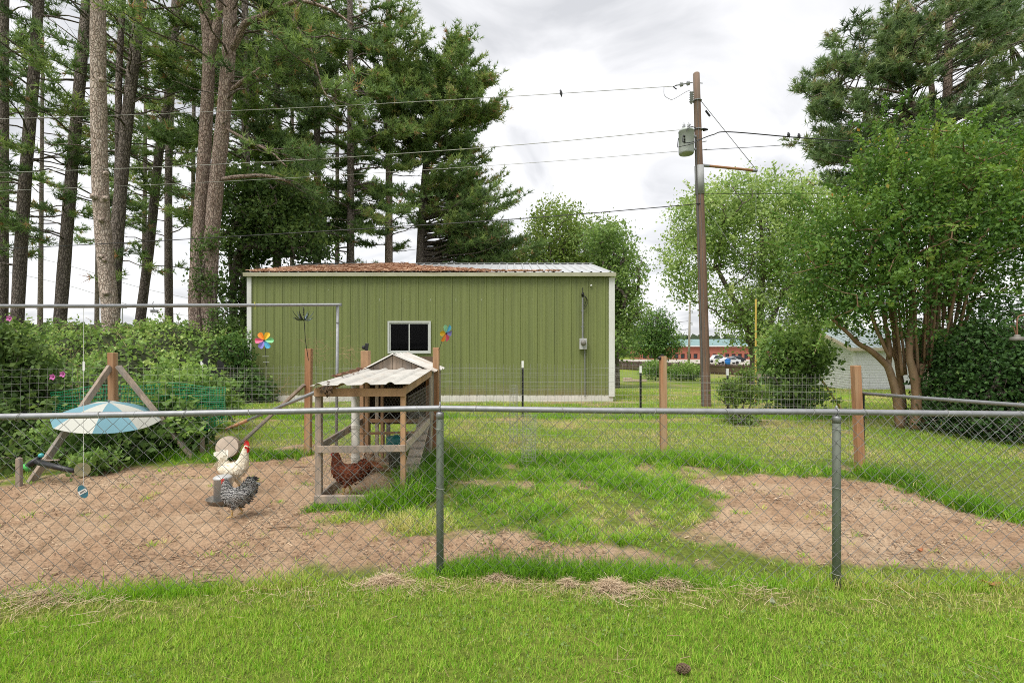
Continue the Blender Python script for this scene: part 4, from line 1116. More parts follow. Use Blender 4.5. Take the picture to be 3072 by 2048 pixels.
# birds on the lines
M['bird'] = mat('dark_bird', (.05, .05, .055), .8, var=.3)
def bird(px, py, Y, s, label):
    c = P(px, py, Y); t = thing('bird', label, 'bird', c, 'birds on the lines')
    mb = MB(); mb.tube([c + np.array(q) * s for q in ((.02, 0, -.11), (.012, 0, -.04), (0, 0, .01), (-.006, 0, .05), (-.016, 0, .085), (-.045, 0, .088))], [.006, .03, .042, .03, .026, .003], 10); mb.build('body', M['bird'], t, smooth=True)
    MB().tube([c + np.array(q) * s for q in ((.004, -.01, -.02), (.004, -.01, -.045))], .003, 4).build('leg', M['bird'], t)
bird(1683, 280, 13.66, 1.0, 'small dark bird perched on the topmost line')
bird(2366, 405, 13.05, .7, 'small bird on the thick cable, nearer the pole')
bird(2397, 408, 13.0, .7, 'small bird on the thick cable, farther from the pole')

# ------------------------------------------------------------------ chicken coop
def hexwire(o, u, v, w, h, cell=.05, r=.0009):
    """chicken wire in the plane o + u*a + v*b"""
    o, u, v = np.array(o, float), unit(np.array(u, float)), unit(np.array(v, float))
    A, B = [], []
    dx = cell; dz = cell * .86
    nx_, nz_ = int(w / dx) + 1, int(h / dz) + 1
    for j in range(nz_):
        for i in range(nx_):
            a = i * dx + (dx / 2 if j % 2 else 0); b = j * dz
            p0 = (a, b); p1 = (a, b + dz * .55); p2 = (a - dx / 2, b + dz); p3 = (a + dx / 2, b + dz)
            for s, t in ((p0, p1), (p1, p2), (p1, p3)):
                if max(s[0], t[0]) <= w and min(s[0], t[0]) >= 0 and max(s[1], t[1]) <= h:
                    A.append(o + u * s[0] + v * s[1]); B.append(o + u * t[0] + v * t[1])
    return seg_tubes(np.array(A), np.array(B), r, r, 3)

CF, CB = 5.1, 6.9
XL, XR = -2.035, -1.146
XLb, XRb = -2.14, -1.19
coop = thing('chicken_coop', 'wooden chicken coop run with slanted corrugated roof and hen house', 'coop', (-1.6, 6, 0))
w4 = .062
def cb(a, b, w, h, name='rail', m='pine_wood', up=(0, 0, 1)):
    return MB().beam(a, b, w, h, up=up).build(name, M[m], coop, bevel=.003)
# posts
cb((XL, CF, -.05), (XL, CF, 1.20), w4, w4, 'post', 'grey_wood', (0, 1, 0))
cb((XR, CF, .02), (XR, CF, 1.17), .05, .06, 'post', 'pine_wood', (0, 1, 0))
cb((XR + .01, CF + .01, .0), (XR + .01, CF + .01, .16), .075, .085, 'post_foot', 'grey_wood', (0, 1, 0))
cb((XRb, CB, 0), (XRb, CB, 1.29), .07, .06, 'post', 'cedar', (0, 1, 0))
cb((XLb, CB, 0), (XLb, CB, 1.29), .06, .06, 'post', 'pine_wood', (0, 1, 0))
cb((-1.96, 6.55, 0), (-1.96, 6.55, 1.25), .045, .06, 'post', 'pine_wood', (0, 1, 0))
# rails
cb((XL - .03, CF - .045, 1.185), (XR + .03, CF - .045, 1.185), .035, .085, 'rail')
cb((XL, CF - .042, .588), (XR + .03, CF - .042, .60), .035, .068, 'rail', 'grey_wood')
cb((XL - .03, CF - .045, .065), (XR - .05, CF - .045, .07), .04, .085, 'rail', 'grey_wood')
cb((XR + .01, CF, 1.20), (XRb + .03, CB, 1.285), .035, .085, 'rail', 'pine_wood')
cb((XL - .01, CF, 1.19), (XLb, CB, 1.27), .035, .07, 'rail', 'pine_wood')
cb((XR + .02, CF, .60), (XRb + .03, CB, .63), .032, .085, 'rail', 'pale_wood')
cb((XL, CF, .60), (XLb, CB, .60), .032, .085, 'rail', 'grey_wood')
cb((XL, CF, .06), (XLb, CB, .05), .035, .08, 'rail', 'grey_wood')
cb((XL + .03, 6.3, .53), (XR - .0, 6.3, .55), .03, .03, 'perch', 'pine_wood')
# corrugated lean-to roof
M['tin'] = mat('weathered_tin', (0.54, 0.52, 0.475), .5, .1, var=.16, vscale=5, col2=(0.40, 0.32, 0.245), c2pos=(.52, .8))
def corrugated(o, u, v, w, l, pitch, amp, th=.002, nu=None):
    """sheet: u across the ribs, v along them"""
    o, u, v = np.array(o, float), unit(np.array(u, float)), unit(np.array(v, float)); nrm = unit(np.cross(u, v))
    pr = [(0, 0)]; a = pitch * .35
    while a < w - pitch * .2:
        pr += [(a - .045, 0), (a - .03, amp * .55), (a - .012, amp), (a + .012, amp), (a + .03, amp * .55), (a + .045, 0)]; a += pitch
    pr.append((w, 0))
    V = []
    for a, d in pr:
        for t in (0, 1): V.append(o + u * a + v * l * t + nrm * d)
    n = len(V); V2 = [p - nrm * th for p in V]
    F = [(2*i, 2*i+2, 2*i+3, 2*i+1) for i in range(len(pr) - 1)]
    F2 = [(n+2*i, n+2*i+1, n+2*i+3, n+2*i+2) for i in range(len(pr) - 1)]
    E = [(2*i, n+2*i, n+2*i+2, 2*i+2) for i in range(len(pr) - 1)]
    mb = MB(); mb.add(V + V2, F + F2 + E); return mb
fo = P(929, 1157, 4.93); fe = P(1228, 1151, 4.93)
bo = np.array([fo[0] - .09, 6.97, 1.325])
vv_ = bo - fo
corrugated(fo, fe - fo, vv_, 1.02, np.linalg.norm(vv_), .245, .024).build('roof_sheet', M['tin'], coop)
# hen house with gable roof
HX0, HX1, HXm, HY0, HY1 = -2.14, -1.17, -1.715, 6.99, 7.95
HZ0, HZ1, HZA = .57, 1.30, 1.535
rg_ = random.Random(4)
bw = (HX1 - HX0) / 7
for k in range(7):
    a, b = HX0 + k * bw + .003, HX0 + (k + 1) * bw - .003
    def top(x): return HZA - (HZA - HZ1) * (abs(x - HXm) / (HXm - HX0 if x < HXm else HX1 - HXm))
    ol = [(a, HZ1 - .02), (b, HZ1 - .02), (b, top(b))] + ([(HXm, HZA)] if a < HXm < b else []) + [(a, top(a))]
    MB().plate(ol, .018, (0, HY0 + rg_.uniform(-.004, .004), 0), (1, 0, 0), (0, 0, 1)).build('gable_board', M['grey_wood'], coop)
for (xa, za, xb, zb) in ((HXm + .01, HZA + .02, HX0 - .06, HZ1 - .005), (HXm - .01, HZA + .02, HX1 + .06, HZ1 + .0)):
    u_ = np.array([0, 1.0, 0]); v_ = np.array([xb - xa, 0, zb - za])
    l_ = np.linalg.norm(v_)
    if xb > xa: mb = corrugated((xa, HY1 + .06, za), -u_, v_, HY1 - HY0 + .14, l_, .245, .022)
    else: mb = corrugated((xa, HY0 - .08, za), u_, v_, HY1 - HY0 + .14, l_, .245, .022)
    mb.build('house_roof_sheet', M['tin'], coop)
M['house_dark'] = mat('aged_house_board', (.10, .07, .045), .9, var=.3, vscale=10, stretch=(1, 1, .15))
MB().span((HX0, HY0 + .03, HZ0), (HX0 + .02, HY1, HZ1)).build('house_wall', M['house_dark'], coop)
MB().span((HX1 - .02, HY0 + .03, HZ0), (HX1, HY1, HZ1)).build('house_wall', M['grey_wood'], coop)
MB().span((HX0 + .02, HY1 - .02, HZ0), (HX1 - .02, HY1, HZ1 + .2)).build('house_wall', M['house_dark'], coop)
MB().span((HX0, HY0 + .03, HZ0 - .03), (HX1, HY1, HZ0 - .001)).build('house_floor', M['house_dark'], coop)
for (x_, y_) in ((HX0 + .03, HY0 + .04), (HX1 - .03, HY0 + .04), (HX0 + .03, HY1 - .04), (HX1 - .03, HY1 - .04), (-1.80, HY0 + .05)):
    cb((x_, y_, -.03), (x_, y_, HZ0 - .03), .05, .05, 'house_leg', 'grey_wood', (0, 1, 0))
cb((HX0 + .26, HY0 + .02, .05), (HX0 + .26, HY0 + .02, HZ1), .04, .045, 'house_stud', 'pine_wood', (0, 1, 0))
cb((HX0 + .18, HY0 + .03, .05), (HX0 + .18, HY0 + .03, HZ1), .05, .03, 'house_stud', 'pale_wood', (0, 1, 0))
cb((HX0, HY0 + .015, HZ0 + .02), (HX1, HY0 + .015, HZ0 + .02), .03, .05, 'house_sill', 'pine_wood')
MB().span((HX0 + .3, HY1 - .02, .0), (HX1 - .2, HY1, .24)).build('kick_board', M['house_dark'], coop)
# ramp with cleats on the right side
ra, rb_ = np.array([-1.235, 6.9, .66]), np.array([-1.20, 5.45, .04])
rp2 = MB().beam(ra, rb_, .17, .02).build('ramp', M['pale_wood'], coop)
for t in np.linspace(.06, .94, 9):
    q = ra + (rb_ - ra) * t
    MB().beam(q + [-.085, 0, .02], q + [.085, 0, .02], .02, .018).build('cleat', M['grey_wood'], rp2)
# side boards
for k, (y0, z0, z1) in enumerate(((6.72, .02, 1.22), (6.80, .05, 1.25))):
    MB().span((XRb + .035 + .004 * k, y0, z0), (XRb + .055 + .004 * k, y0 + .07, z1)).build('side_board', M['pale_wood' if k else 'grey_wood'], coop)
# chicken wire
M['hexw'] = mat('chicken_wire', (.33, .31, .27), .5, .4, var=.2)
V, F = hexwire((HX0 + .30, HY0 - .005, HZ0 + .05), (1, 0, 0), (0, 0, 1), HX1 - HX0 - .32, HZ1 - HZ0 - .06, .045, .0011); npmesh('chicken_wire', V, F, M['hexw'], coop)
V, F = hexwire((HX0 + .2, HY0 - .006, .02), (1, 0, 0), (0, 0, 1), HX1 - HX0 - .3, .27, .045, .0010); npmesh('chicken_wire', V, F, M['hexw'], coop)
V, F = hexwire((XR + .035, CF + .05, .10), (XRb - XR, CB - CF, .0), (0, 0, 1), 1.75, 1.05, .05, .0010); npmesh('chicken_wire', V, F, M['hexw'], coop)
V, F = hexwire((XL - .03, CF + .05, .10), (XLb - XL, CB - CF, .0), (0, 0, 1), 1.75, 1.02, .05, .0009); npmesh('chicken_wire', V, F, M['hexw'], coop)
V, F = hexwire((XL + .02, CF + .03, .11), (1, 0, 0), (0, 0, 1), XR - XL - .03, .45, .05, .0009); npmesh('chicken_wire', V, F, M['hexw'], coop)

# feeder tube, waterer, board inside the run
o = thing('feeder_tube', 'white plastic pipe standing upright inside the coop run', 'pipe', (-1.96, 6.15, 0))
M['pvc'] = mat('dirty_white_plastic', (.62, .59, .52), .45, var=.12, vscale=5)
MB().lathe([(.048, .0), (.05, .02), (.05, 1.2)], (-1.99, 6.15, 0), 16).build('tube', M['pvc'], o, smooth=True)
for z_ in (.22, .32, .62): MB().lathe([(.051, z_), (.057, z_ + .004), (.057, z_ + .05), (.051, z_ + .054)], (-1.99, 6.15, 0), 16).build('coupling', M['pvc'], o)
o = thing('water_bucket', 'grey bucket with teal rim in the back of the run', 'bucket', (-1.55, 6.6, 0))
MB().lathe([(.10, 0), (.125, .30), (.13, .30), (.13, .33), (.115, .33), (.10, .06), (0, .05)], (-1.58, 6.62, .02), 18).build('body', mat('grey_bucket', (.22, .24, .22), .5), o, smooth=True)
MB().lathe([(.134, .29), (.14, .30), (.14, .40), (.13, .41), (.05, .43), (0, .435)], (-1.58, 6.62, .02), 18).build('rim', plain('teal_plastic', (.02, .16, .15), .4), o, smooth=True)
# galvanised poultry feeder outside
fc = G(668, 1506)
o = thing('poultry_feeder', 'galvanised round poultry feeder on bare soil behind the barred hen', 'feeder', fc)
MB().lathe([(.085, .03), (.085, .25), (.092, .255), (.092, .27), (.07, .285), (0, .29)], fc, 20).build('hopper', mat('bright_galvanised', (.46, .46, .45), .5, .25, var=.12), o, smooth=True)
MB().lathe([(.0, .0), (.13, .0), (.155, .05), (.16, .052), (.15, .045), (.125, .01), (0, .012)], fc, 22).build('tray', mat('dull_tray', (.30, .28, .25), .5, .4), o, smooth=True)

# pole leaning from the coop corner to the fence brace
o = thing('leaning_pole', 'grey metal pole with reddish wooden end leaning from the coop corner', 'pole', (-3, 6.4, .5))
k0, k2 = P(985, 1160, 4.98), P(680, 1286, 7.35)
k1 = k0 + (k2 - k0) * .72
MB().tube([k0, k0 + (k2 - k0) * .3, k1], .019, 10).build('metal_tube', M['galv'], o, smooth=True)
MB().tube([k1, k2], .023, 10).build('wooden_end', M['cedar'], o, smooth=True)
mb = MB()
for _ in range(60):
    c = P(982, 1168, 4.93) + np.array([rg_.gauss(0, .03), rg_.gauss(0, .02), rg_.gauss(-.01, .03)])
    mb.box(c, (rg_.uniform(.008, .03), rg_.uniform(.008, .02), rg_.uniform(.004, .02)), Matrix.Rotation(rg_.uniform(0, 3), 3, 'Y'))
tag(mb.build('leaf_nest', mat('dry_leaf_nest', (.10, .065, .04), .95, var=.5, vscale=30)), 'clump of dead leaves stuck at the coop roof corner', 'dead leaves', kind='stuff')
# debris on roof of coop
mb = MB()
for _ in range(120):
    t = rg_.uniform(.35, .95); s = abs(rg_.gauss(.02, .05)) + .0
    c = fo + vv_ * t + (fe - fo) / np.linalg.norm(fe - fo) * s + np.array([0, 0, .02 + rg_.uniform(0, .03)])
    mb.box(c, (rg_.uniform(.01, .06), rg_.uniform(.006, .03), .006), Matrix.Rotation(rg_.uniform(0, 3), 3, 'Z') @ Matrix.Rotation(rg_.gauss(0, .4), 3, 'X'))
tag(mb.build('fallen_leaves', mat('roof_leaf_litter', (.17, .09, .055), .95, var=.5, vscale=30)), 'brown leaf litter along the edge of the coop roof', 'dead leaves', kind='stuff')

# ------------------------------------------------------------------ yard things on the left
# log slice standing on edge
lc = P(685, 1340, 7.0); 
o = thing('log_slice', 'pale round log slice standing on edge behind the white rooster', 'log', (lc[0], lc[1], 0))
Rl = Matrix.Rotation(math.radians(12), 3, 'Z') @ Matrix.Rotation(math.radians(82), 3, 'X')
pr = [(.150 + .006 * math.sin(3 * a), 0) for a in [0]]
mbk = MB(); mbk.lathe([(.150, -.06), (.158, -.02), (.154, .05), (.150, .06)], lc, 22, Rl); mbk.build('bark', M['grey_wood'], o)
M['cut_wood'] = mat('cut_log_face', (.50, .42, .34), .85, var=.12, vscale=10, col2=(.30, .24, .19), c2pos=(.6, .75))
MB().lathe([(.149, .0605), (.10, .064), (0, .066)], lc, 22, Rl).build('cut_face', M['cut_wood'], o)
# stakes
def stake(px, pb, pt, w, label, m='grey_wood', lean=0.0):
    g = G(px, pb); zt = P(px, pt, g[1])[2]
    o = MB(); o.beam((g[0], g[1], -.1), (g[0] + lean, g[1], zt), w, w * .8, up=(0, 1, 0)); o.beam((g[0] + lean, g[1], zt), (g[0] + lean * 1.05, g[1], zt + .015), w, w * .8, up=(0, 1, 0), taper=.4)
    tag(o.build('wooden_stake', M[m]), label, 'stake', 'wooden stakes')
stake(607, 1368, 1312, .045, 'short grey wooden stake beside the log slice')
stake(57, 1462, 1375, .05, 'short grey wooden stake beside the black handlebar tube')
# black T-shaped tube with green end
o = thing('black_tube', 'black tube handle with bright green end lying on the brace', 'tube', P(130, 1390, 5.95))
Yb = 5.93
MB().tube([P(118, 1372, Yb), P(95, 1388, Yb - .03), P(80, 1400, Yb - .05)], [.028, .034, .03], 12).build('short_arm', M['black'], o, smooth=True)
MB().tube([P(110, 1385, Yb - .02), P(160, 1398, Yb - .1), P(222, 1412, Yb - .2)], [.034, .034, .026], 12).build('long_arm', M['black'], o, smooth=True)
MB().tube([P(82, 1396, Yb - .05), P(77, 1402, Yb - .05), P(72, 1404, Yb - .06)], [.036, .055, .05], 14).build('green_cap', plain('bright_green_plastic', (.09, .45, .10), .35), o, smooth=True)
MB().ball(P(123, 1366, Yb), .03, 10, 8).build('teal_knob', plain('teal_knob', (.06, .32, .33), .35), o, smooth=True)
MB().tube([P(120, 1378, Yb), P(150, 1380, Yb), P(178, 1379, Yb)], .009, 6).build('rod', M['grey_wood'], o)

# umbrella lying open over the plants
uc = P(326, 1207, 6.75)
umb = thing('beach_umbrella', 'small open umbrella with light blue and white panels propped low', 'umbrella', (uc[0], uc[1], 0))
M['umb_blue'] = leaf_mat('umbrella_blue', [(0, (.20, .38, .45)), (1, (.20, .38, .45))], transl=.3)
M['umb_white'] = leaf_mat('umbrella_white', [(0, (.60, .60, .54)), (1, (.60, .60, .54))], transl=.3)
tilt = Matrix.Rotation(math.radians(9), 3, 'Y') @ Matrix.Rotation(math.radians(7), 3, 'X')
NSEG, NR_ = 6, 8
UR, UHt = .62, .235
def upoint(a, t):
    sc = 1 - .085 * math.sin(math.pi * ((a / (2 * math.pi / 8)) % 1.0)) * t
    r = UR * t * sc
    z = -UHt * (t ** 1.75)
    return tilt @ Vector((r * math.cos(a), r * math.sin(a), z)) + Vector(uc)
for k in range(8):
    a0 = 2 * math.pi * (k - .42) / 8
    V, F = [], []
    for i in range(NR_ + 1):
        for j in range(NSEG + 1):
            a_ = a0 + (2 * math.pi / 8) * j / NSEG
            sc = 1 - .075 * math.sin(math.pi * j / NSEG) * (i / NR_)
            t = i / NR_
            V.append(tilt @ Vector((UR * t * sc * math.cos(a_), UR * t * sc * math.sin(a_), -UHt * t ** 1.75 - .02 * math.sin(math.pi * j / NSEG) * t)) + Vector(uc))
    for i in range(NR_):
        for j in range(NSEG):
            q_ = i * (NSEG + 1) + j
            F.append((q_, q_ + 1, q_ + NSEG + 2, q_ + NSEG + 1))
    MB().add(V, F).build('canopy_panel', M['umb_blue'] if k % 2 else M['umb_white'], umb, smooth=True)
    e_ = [tilt @ Vector((UR * t * math.cos(a0), UR * t * math.sin(a0), -UHt * t ** 1.75 - .006)) + Vector(uc) for t in (0, .25, .5, .75, 1.0)]
    MB().tube(e_, .003, 5).build('rib', M['galv'], umb)
MB().tube([Vector(uc) + tilt @ Vector((0, 0, .04)), Vector(uc) + tilt @ Vector((0, 0, -.95))], .009, 8).build('shaft', M['galv'], umb)

# green plastic netting strung behind the corner post
M['net'] = plain('green_plastic_net', (.006, .22, .09), .5)
A, B = [], []
def npnt(s, t):
    p = P(150 + 530 * s, 0, 7.32 + .15 * s)
    ztop = np.interp(s, [0, .3, .6, 1], [.98, 1.06, 1.09, 1.05]); zbot = np.interp(s, [0, .3, .6, 1], [.35, .12, .12, .5])
    return np.array([p[0], p[1] + .05 * math.sin(9 * s + 3 * t), zbot + (ztop - zbot) * t + .02 * math.sin(14 * s + 4 * t)])
nj, ni = 16, 64
for j in range(nj + 1):
    pts = [npnt(s, j / nj) for s in np.linspace(0, 1, 40)]; A += pts[:-1]; B += pts[1:]
for i in range(ni + 1):
    pts = [npnt(i / ni, t) for t in np.linspace(0, 1, 6)]; A += pts[:-1]; B += pts[1:]
V, F = seg_tubes(np.array(A), np.array(B), .0052, .0052, 4)
tag(npmesh('plastic_netting', V, F, M['net']), 'bright green plastic netting sagging behind the braced corner post', 'netting')

# black metal rooster silhouette on a stake
rc = P(642, 1125, 8.55); sc_ = 8.55 / FPX
o = thing('rooster_silhouette', 'black metal rooster silhouette standing among the brambles', 'garden ornament', (rc[0], rc[1], 0))
ol = [(610,1078),(616,1072),(622,1074),(626,1078),(624,1090),(626,1102),(632,1110),(642,1112),(650,1108),(653,1098),(650,1086),(654,1079),(660,1080),(670,1088),(674,1102),(672,1112),(664,1108),(658,1118),(660,1128),(650,1134),(644,1140),(640,1140),(634,1132),(620,1126),(610,1114),(608,1100),(612,1090),(606,1086)]
MB().plate([((a - 642) * sc_, -(b - 1125) * sc_) for a, b in ol], .006, rc, (1, 0, 0), (0, 0, 1)).build('body', M['black_metal'], o)
MB().tube([P(642, 1136, 8.55), (rc[0], rc[1], -.05)], .008, 6).build('stake', M['black_metal'], o)
MB().box(P(642, 1176, 8.55), (.24, .10, .015)).build('foot_plate', M['black_metal'], o)

# pinwheels
def pinwheel(c, r, yaw, pitch, cols, label, stem_to, clips=()):
    t = thing('pinwheel', label, 'pinwheel', c, 'garden spinners')
    R = Matrix.Rotation(yaw, 3, 'Z') @ Matrix.Rotation(pitch, 3, 'X')
    c = Vector(c)
    for k, col in enumerate(cols):
        a = 2 * math.pi * k / len(cols) + math.radians(62)
        ux_, uy_ = Vector((math.cos(a), 0, math.sin(a))), Vector((-math.sin(a), 0, math.cos(a)))
        pts = [(.03, 0), (.30, -.17), (.55, -.27), (.8, -.29), (.95, -.2), (1.0, 0), (.95, .2), (.8, .29), (.55, .27), (.30, .17)]
        V = []
        for s, w_ in pts:
            V.append(c + R @ ((ux_ * s + uy_ * w_) * r + Vector((0, -1, 0)) * (r * (.12 * abs(w_) * 2 + .08 * math.sin(s * 3)))))
        V.append(c + R @ (ux_ * .6 * r))
        mb = MB(); n_ = len(pts)
        mb.add(V, [(i, (i + 1) % n_, n_) for i in range(n_)])
        mb.build('petal', plain('petal_fabric', col, .6), t)
    MB().ball(c + R @ Vector((0, -.015, 0)), .014, 8, 6).build('hub', M['black'], t)
    MB().tube([c + R @ Vector((0, .01, 0)), Vector([float(x) for x in stem_to])], .004, 6).build('stem', M['black'], t)
    for (za, w_) in clips:
        p = c + (Vector([float(x) for x in stem_to]) - c) * za
        MB().tube([p + Vector((-w_, -.005, 0)), p + Vector((w_, -.005, 0))], .003, 5).build('cross_bar', M['galv'], t)
ORG, YEL, GRN, BLU, PUR, PNK = (.85, .26, .02), (.80, .48, .03), (.22, .62, .28), (.10, .45, .70), (.26, .22, .62), (.80, .12, .25)
fy_ = 7.28
pc1 = P(793, 1021, fy_)
pinwheel(pc1, .135, .15, 0, [YEL, ORG, PNK, PUR, BLU, GRN], 'rainbow flower pinwheel facing forward on the wire fence before the barn corner', P(800, 1098, fy_ + .02), ((.62, .05), (.85, .045)))
pc2 = P(1337, 999, 7.2)
pinwheel(pc2, .14, 1.05, .25, [BLU, (.35, .7, .45), YEL, ORG, PNK, PUR], 'rainbow flower pinwheel turned sideways on the post right of the coop', P(1316, 1050, 7.24))
# metal lotus wind spinner
sc0 = P(910, 960, 7.3)
o = thing('wind_spinner', 'dark metal lotus wind spinner on a rod beside the coop post', 'wind spinner', sc0)
MB().tube([P(912, 925, 7.3), P(912, 960, 7.3), P(916, 1020, 7.32), P(925, 1080, 7.38)], .005, 6).build('rod', M['black_metal'], o)
for k in range(5): MB().ball(P(910, 924 + k * 5, 7.3), (.012, .012, .010), 8, 6).build('bead', M['black_metal'], o)
M['blued'] = mat('blued_metal', (.05, .07, .09), .35, .6, var=.5, vscale=30)
for k in range(12):
    a = 2 * math.pi * k / 12; tier = k % 2
    d_ = np.array([math.cos(a), math.sin(a), 0]); s_ = np.array([-math.sin(a), math.cos(a), 0])
    V = []
    for t_ in (0, .25, .5, .75, 1):
        w_ = .016 * math.sin(math.pi * min(1, .12 + t_ * .88))
        base = sc0 + d_ * (.15 * t_) + np.array([0, 0, (.03 + .10 * tier) * t_ ** 1.6 - .02 * math.sin(math.pi * t_)])
        V += [base - s_ * w_, base + s_ * w_ + [0, 0, .012]]
    MB().add(V, [(2*i, 2*i+2, 2*i+3, 2*i+1) for i in range(4)]).build('petal', M['blued'], o)

# small things on the lawn
pcn = G(2050, 2018)
o = thing('pine_cone', 'dry pine cone lying on the mown lawn', 'pine cone', pcn)
mb = MB()
for i in range(9):
    for k in range(8):
        a = 2 * math.pi * (k + .5 * (i % 2)) / 8; r_ = .019 * math.sin(math.pi * (i + 1.2) / 10.5) + .003
        c = Vector(pcn) + Vector((-.03 + i * .0075, r_ * math.cos(a), .024 + r_ * math.sin(a)))
        mb.box(c, (.010, .009, .004), Matrix.Rotation(a - math.pi / 2, 3, 'X') @ Matrix.Rotation(.5, 3, 'Y'))
mb.build('scales', mat('pine_cone', (.13, .085, .055), .9, var=.4, vscale=80), o)
def leaf_on_lawn(px, py, L, col, yaw, label, z=.035):
    g = G(px, py); mb = MB(); V, F = [], []
    for i in range(7):
        t = i / 6; w_ = L * .28 * math.sin(math.pi * (t * .9 + .05))
        for s in (-1, 0, 1):
            x_, y_ = (t - .5) * L, s * w_
            V.append((g[0] + x_ * math.cos(yaw) - y_ * math.sin(yaw), g[1] + x_ * math.sin(yaw) + y_ * math.cos(yaw), z + .012 * abs(s) + .02 * (t - .5) ** 2 * 4))
    for i in range(6):
        for s in range(2): F.append((i*3+s, i*3+s+1, i*3+s+4, i*3+s+3))
    tag(mb.add(V, F).build('fallen_leaf', mat('leaf_' + str(px), col, .8, var=.2, vscale=30)), label, 'leaf', 'single leaves on the ground')
leaf_on_lawn(2975, 1770, .10, (.36, .16, .07), -.4, 'curled orange brown leaf on the lawn near the fence')
leaf_on_lawn(2318, 1828, .06, (.22, .24, .15), 1.2, 'small grey green leaf on the lawn below the right post')
leaf_on_lawn(2760, 1667, .06, (.42, .17, .08), .3, 'orange leaf on the bare soil patch')
def stick(px, py, L, yaw, col, label):
    g = G(px, py); d_ = np.array([math.cos(yaw), math.sin(yaw), 0]) * L / 2
    o = MB().tube([g - d_ + [0, 0, .03], g + [0, 0, .035], g + d_ + [0, 0, .03]], [.006, .009, .005], 6).build('stick', mat('stick_' + str(px), col, .9, var=.3, vscale=20)); tag(o, label, 'stick', 'sticks on the ground')
stick(2335, 1502, .16, .5, (.52, .38, .26), 'pale wooden stick lying on the bare soil patch')
stick(628, 1755, .12, .2, (.30, .2, .13), 'short brown stick at the lawn edge')
stick(905, 1312 + 95, .2, .15, (.20, .13, .09), 'brown twig on the soil left of the coop')
stick(860, 1590, .34, .1, (.24, .16, .1), 'long curved root lying on the soil before the coop')

# ------------------------------------------------------------------ poultry
def feather_mat(name, c1, c2, kind='mottle', leg=(.55, .38, .12)):
    m, nt, N, L, b = nodes_of(name)
    tc = N.new("ShaderNodeTexCoord"); sp = N.new("ShaderNodeSeparateXYZ"); L.new(tc.outputs['Object'], sp.inputs[0])
    rp = N.new("ShaderNodeValToRGB")
    if kind == 'bars':
        w = N.new("ShaderNodeTexWave"); w.wave_type = 'BANDS'; w.bands_direction = 'Z'; w.inputs['Scale'].default_value = 24; w.inputs['Distortion'].default_value = 7; w.inputs['Detail'].default_value = 3; w.inputs['Detail Scale'].default_value = 2.5
        L.new(tc.outputs['Object'], w.inputs['Vector']); L.new(w.outputs[0], rp.inputs[0])
        rp.color_ramp.elements[0].position = .42; rp.color_ramp.elements[1].position = .62
    else:
        w = N.new("ShaderNodeTexVoronoi"); w.inputs['Scale'].default_value = 38
        L.new(tc.outputs['Object'], w.inputs['Vector']); L.new(w.outputs['Distance'], rp.inputs[0])
        rp.color_ramp.elements[0].position = .15; rp.color_ramp.elements[1].position = .75
    rp.color_ramp.elements[0].color = (*c1, 1); rp.color_ramp.elements[1].color = (*c2, 1)
    ml = N.new("ShaderNodeMath"); ml.operation = 'LESS_THAN'; ml.inputs[1].default_value = .085
    L.new(sp.outputs[2], ml.inputs[0])
    mx = N.new("ShaderNodeMix"); mx.data_type = 'RGBA'; L.new(ml.outputs[0], mx.inputs[0]); L.new(rp.outputs[0], mx.inputs[6]); mx.inputs[7].default_value = (*leg, 1)
    L.new(mx.outputs[2], b.inputs['Base Color']); b.inputs['Roughness'].default_value = .75; b.inputs['Specular IOR Level'].default_value = .2
    bp = N.new("ShaderNodeBump"); bp.inputs['Strength'].default_value = .5; bp.inputs['Distance'].default_value = .01
    L.new(w.outputs[0] if kind == 'bars' else w.outputs['Distance'], bp.inputs['Height']); L.new(bp.outputs[0], b.inputs['Normal'])
    return m
M['comb'] = mat('red_comb', (.55, .025, .02), .5, var=.15, vscale=40)
M['beak'] = plain('horn_beak', (.50, .36, .18), .4)

def loft(rings, n=16):
    """rings: (x, z, half width, half height) along the body; one closed surface"""
    c = np.array([(r[0], 0, r[1]) for r in rings]); t = unit(np.gradient(c, axis=0))
    V, F = [], []
    for i, r in enumerate(rings):
        nrm = np.array([-t[i][2], 0, t[i][0]])
        for k in range(n):
            a = 2 * math.pi * k / n
            V.append(c[i] + np.array([0, 1, 0]) * r[2] * math.cos(a) + nrm * r[3] * math.sin(a))
    m = len(rings)
    for i in range(m - 1):
        for k in range(n): F.append((i*n+k, i*n+(k+1) % n, (i+1)*n+(k+1) % n, (i+1)*n+k))
    F.append(tuple(range(n - 1, -1, -1))); F.append(tuple((m - 1) * n + k for k in range(n)))
    return V, F

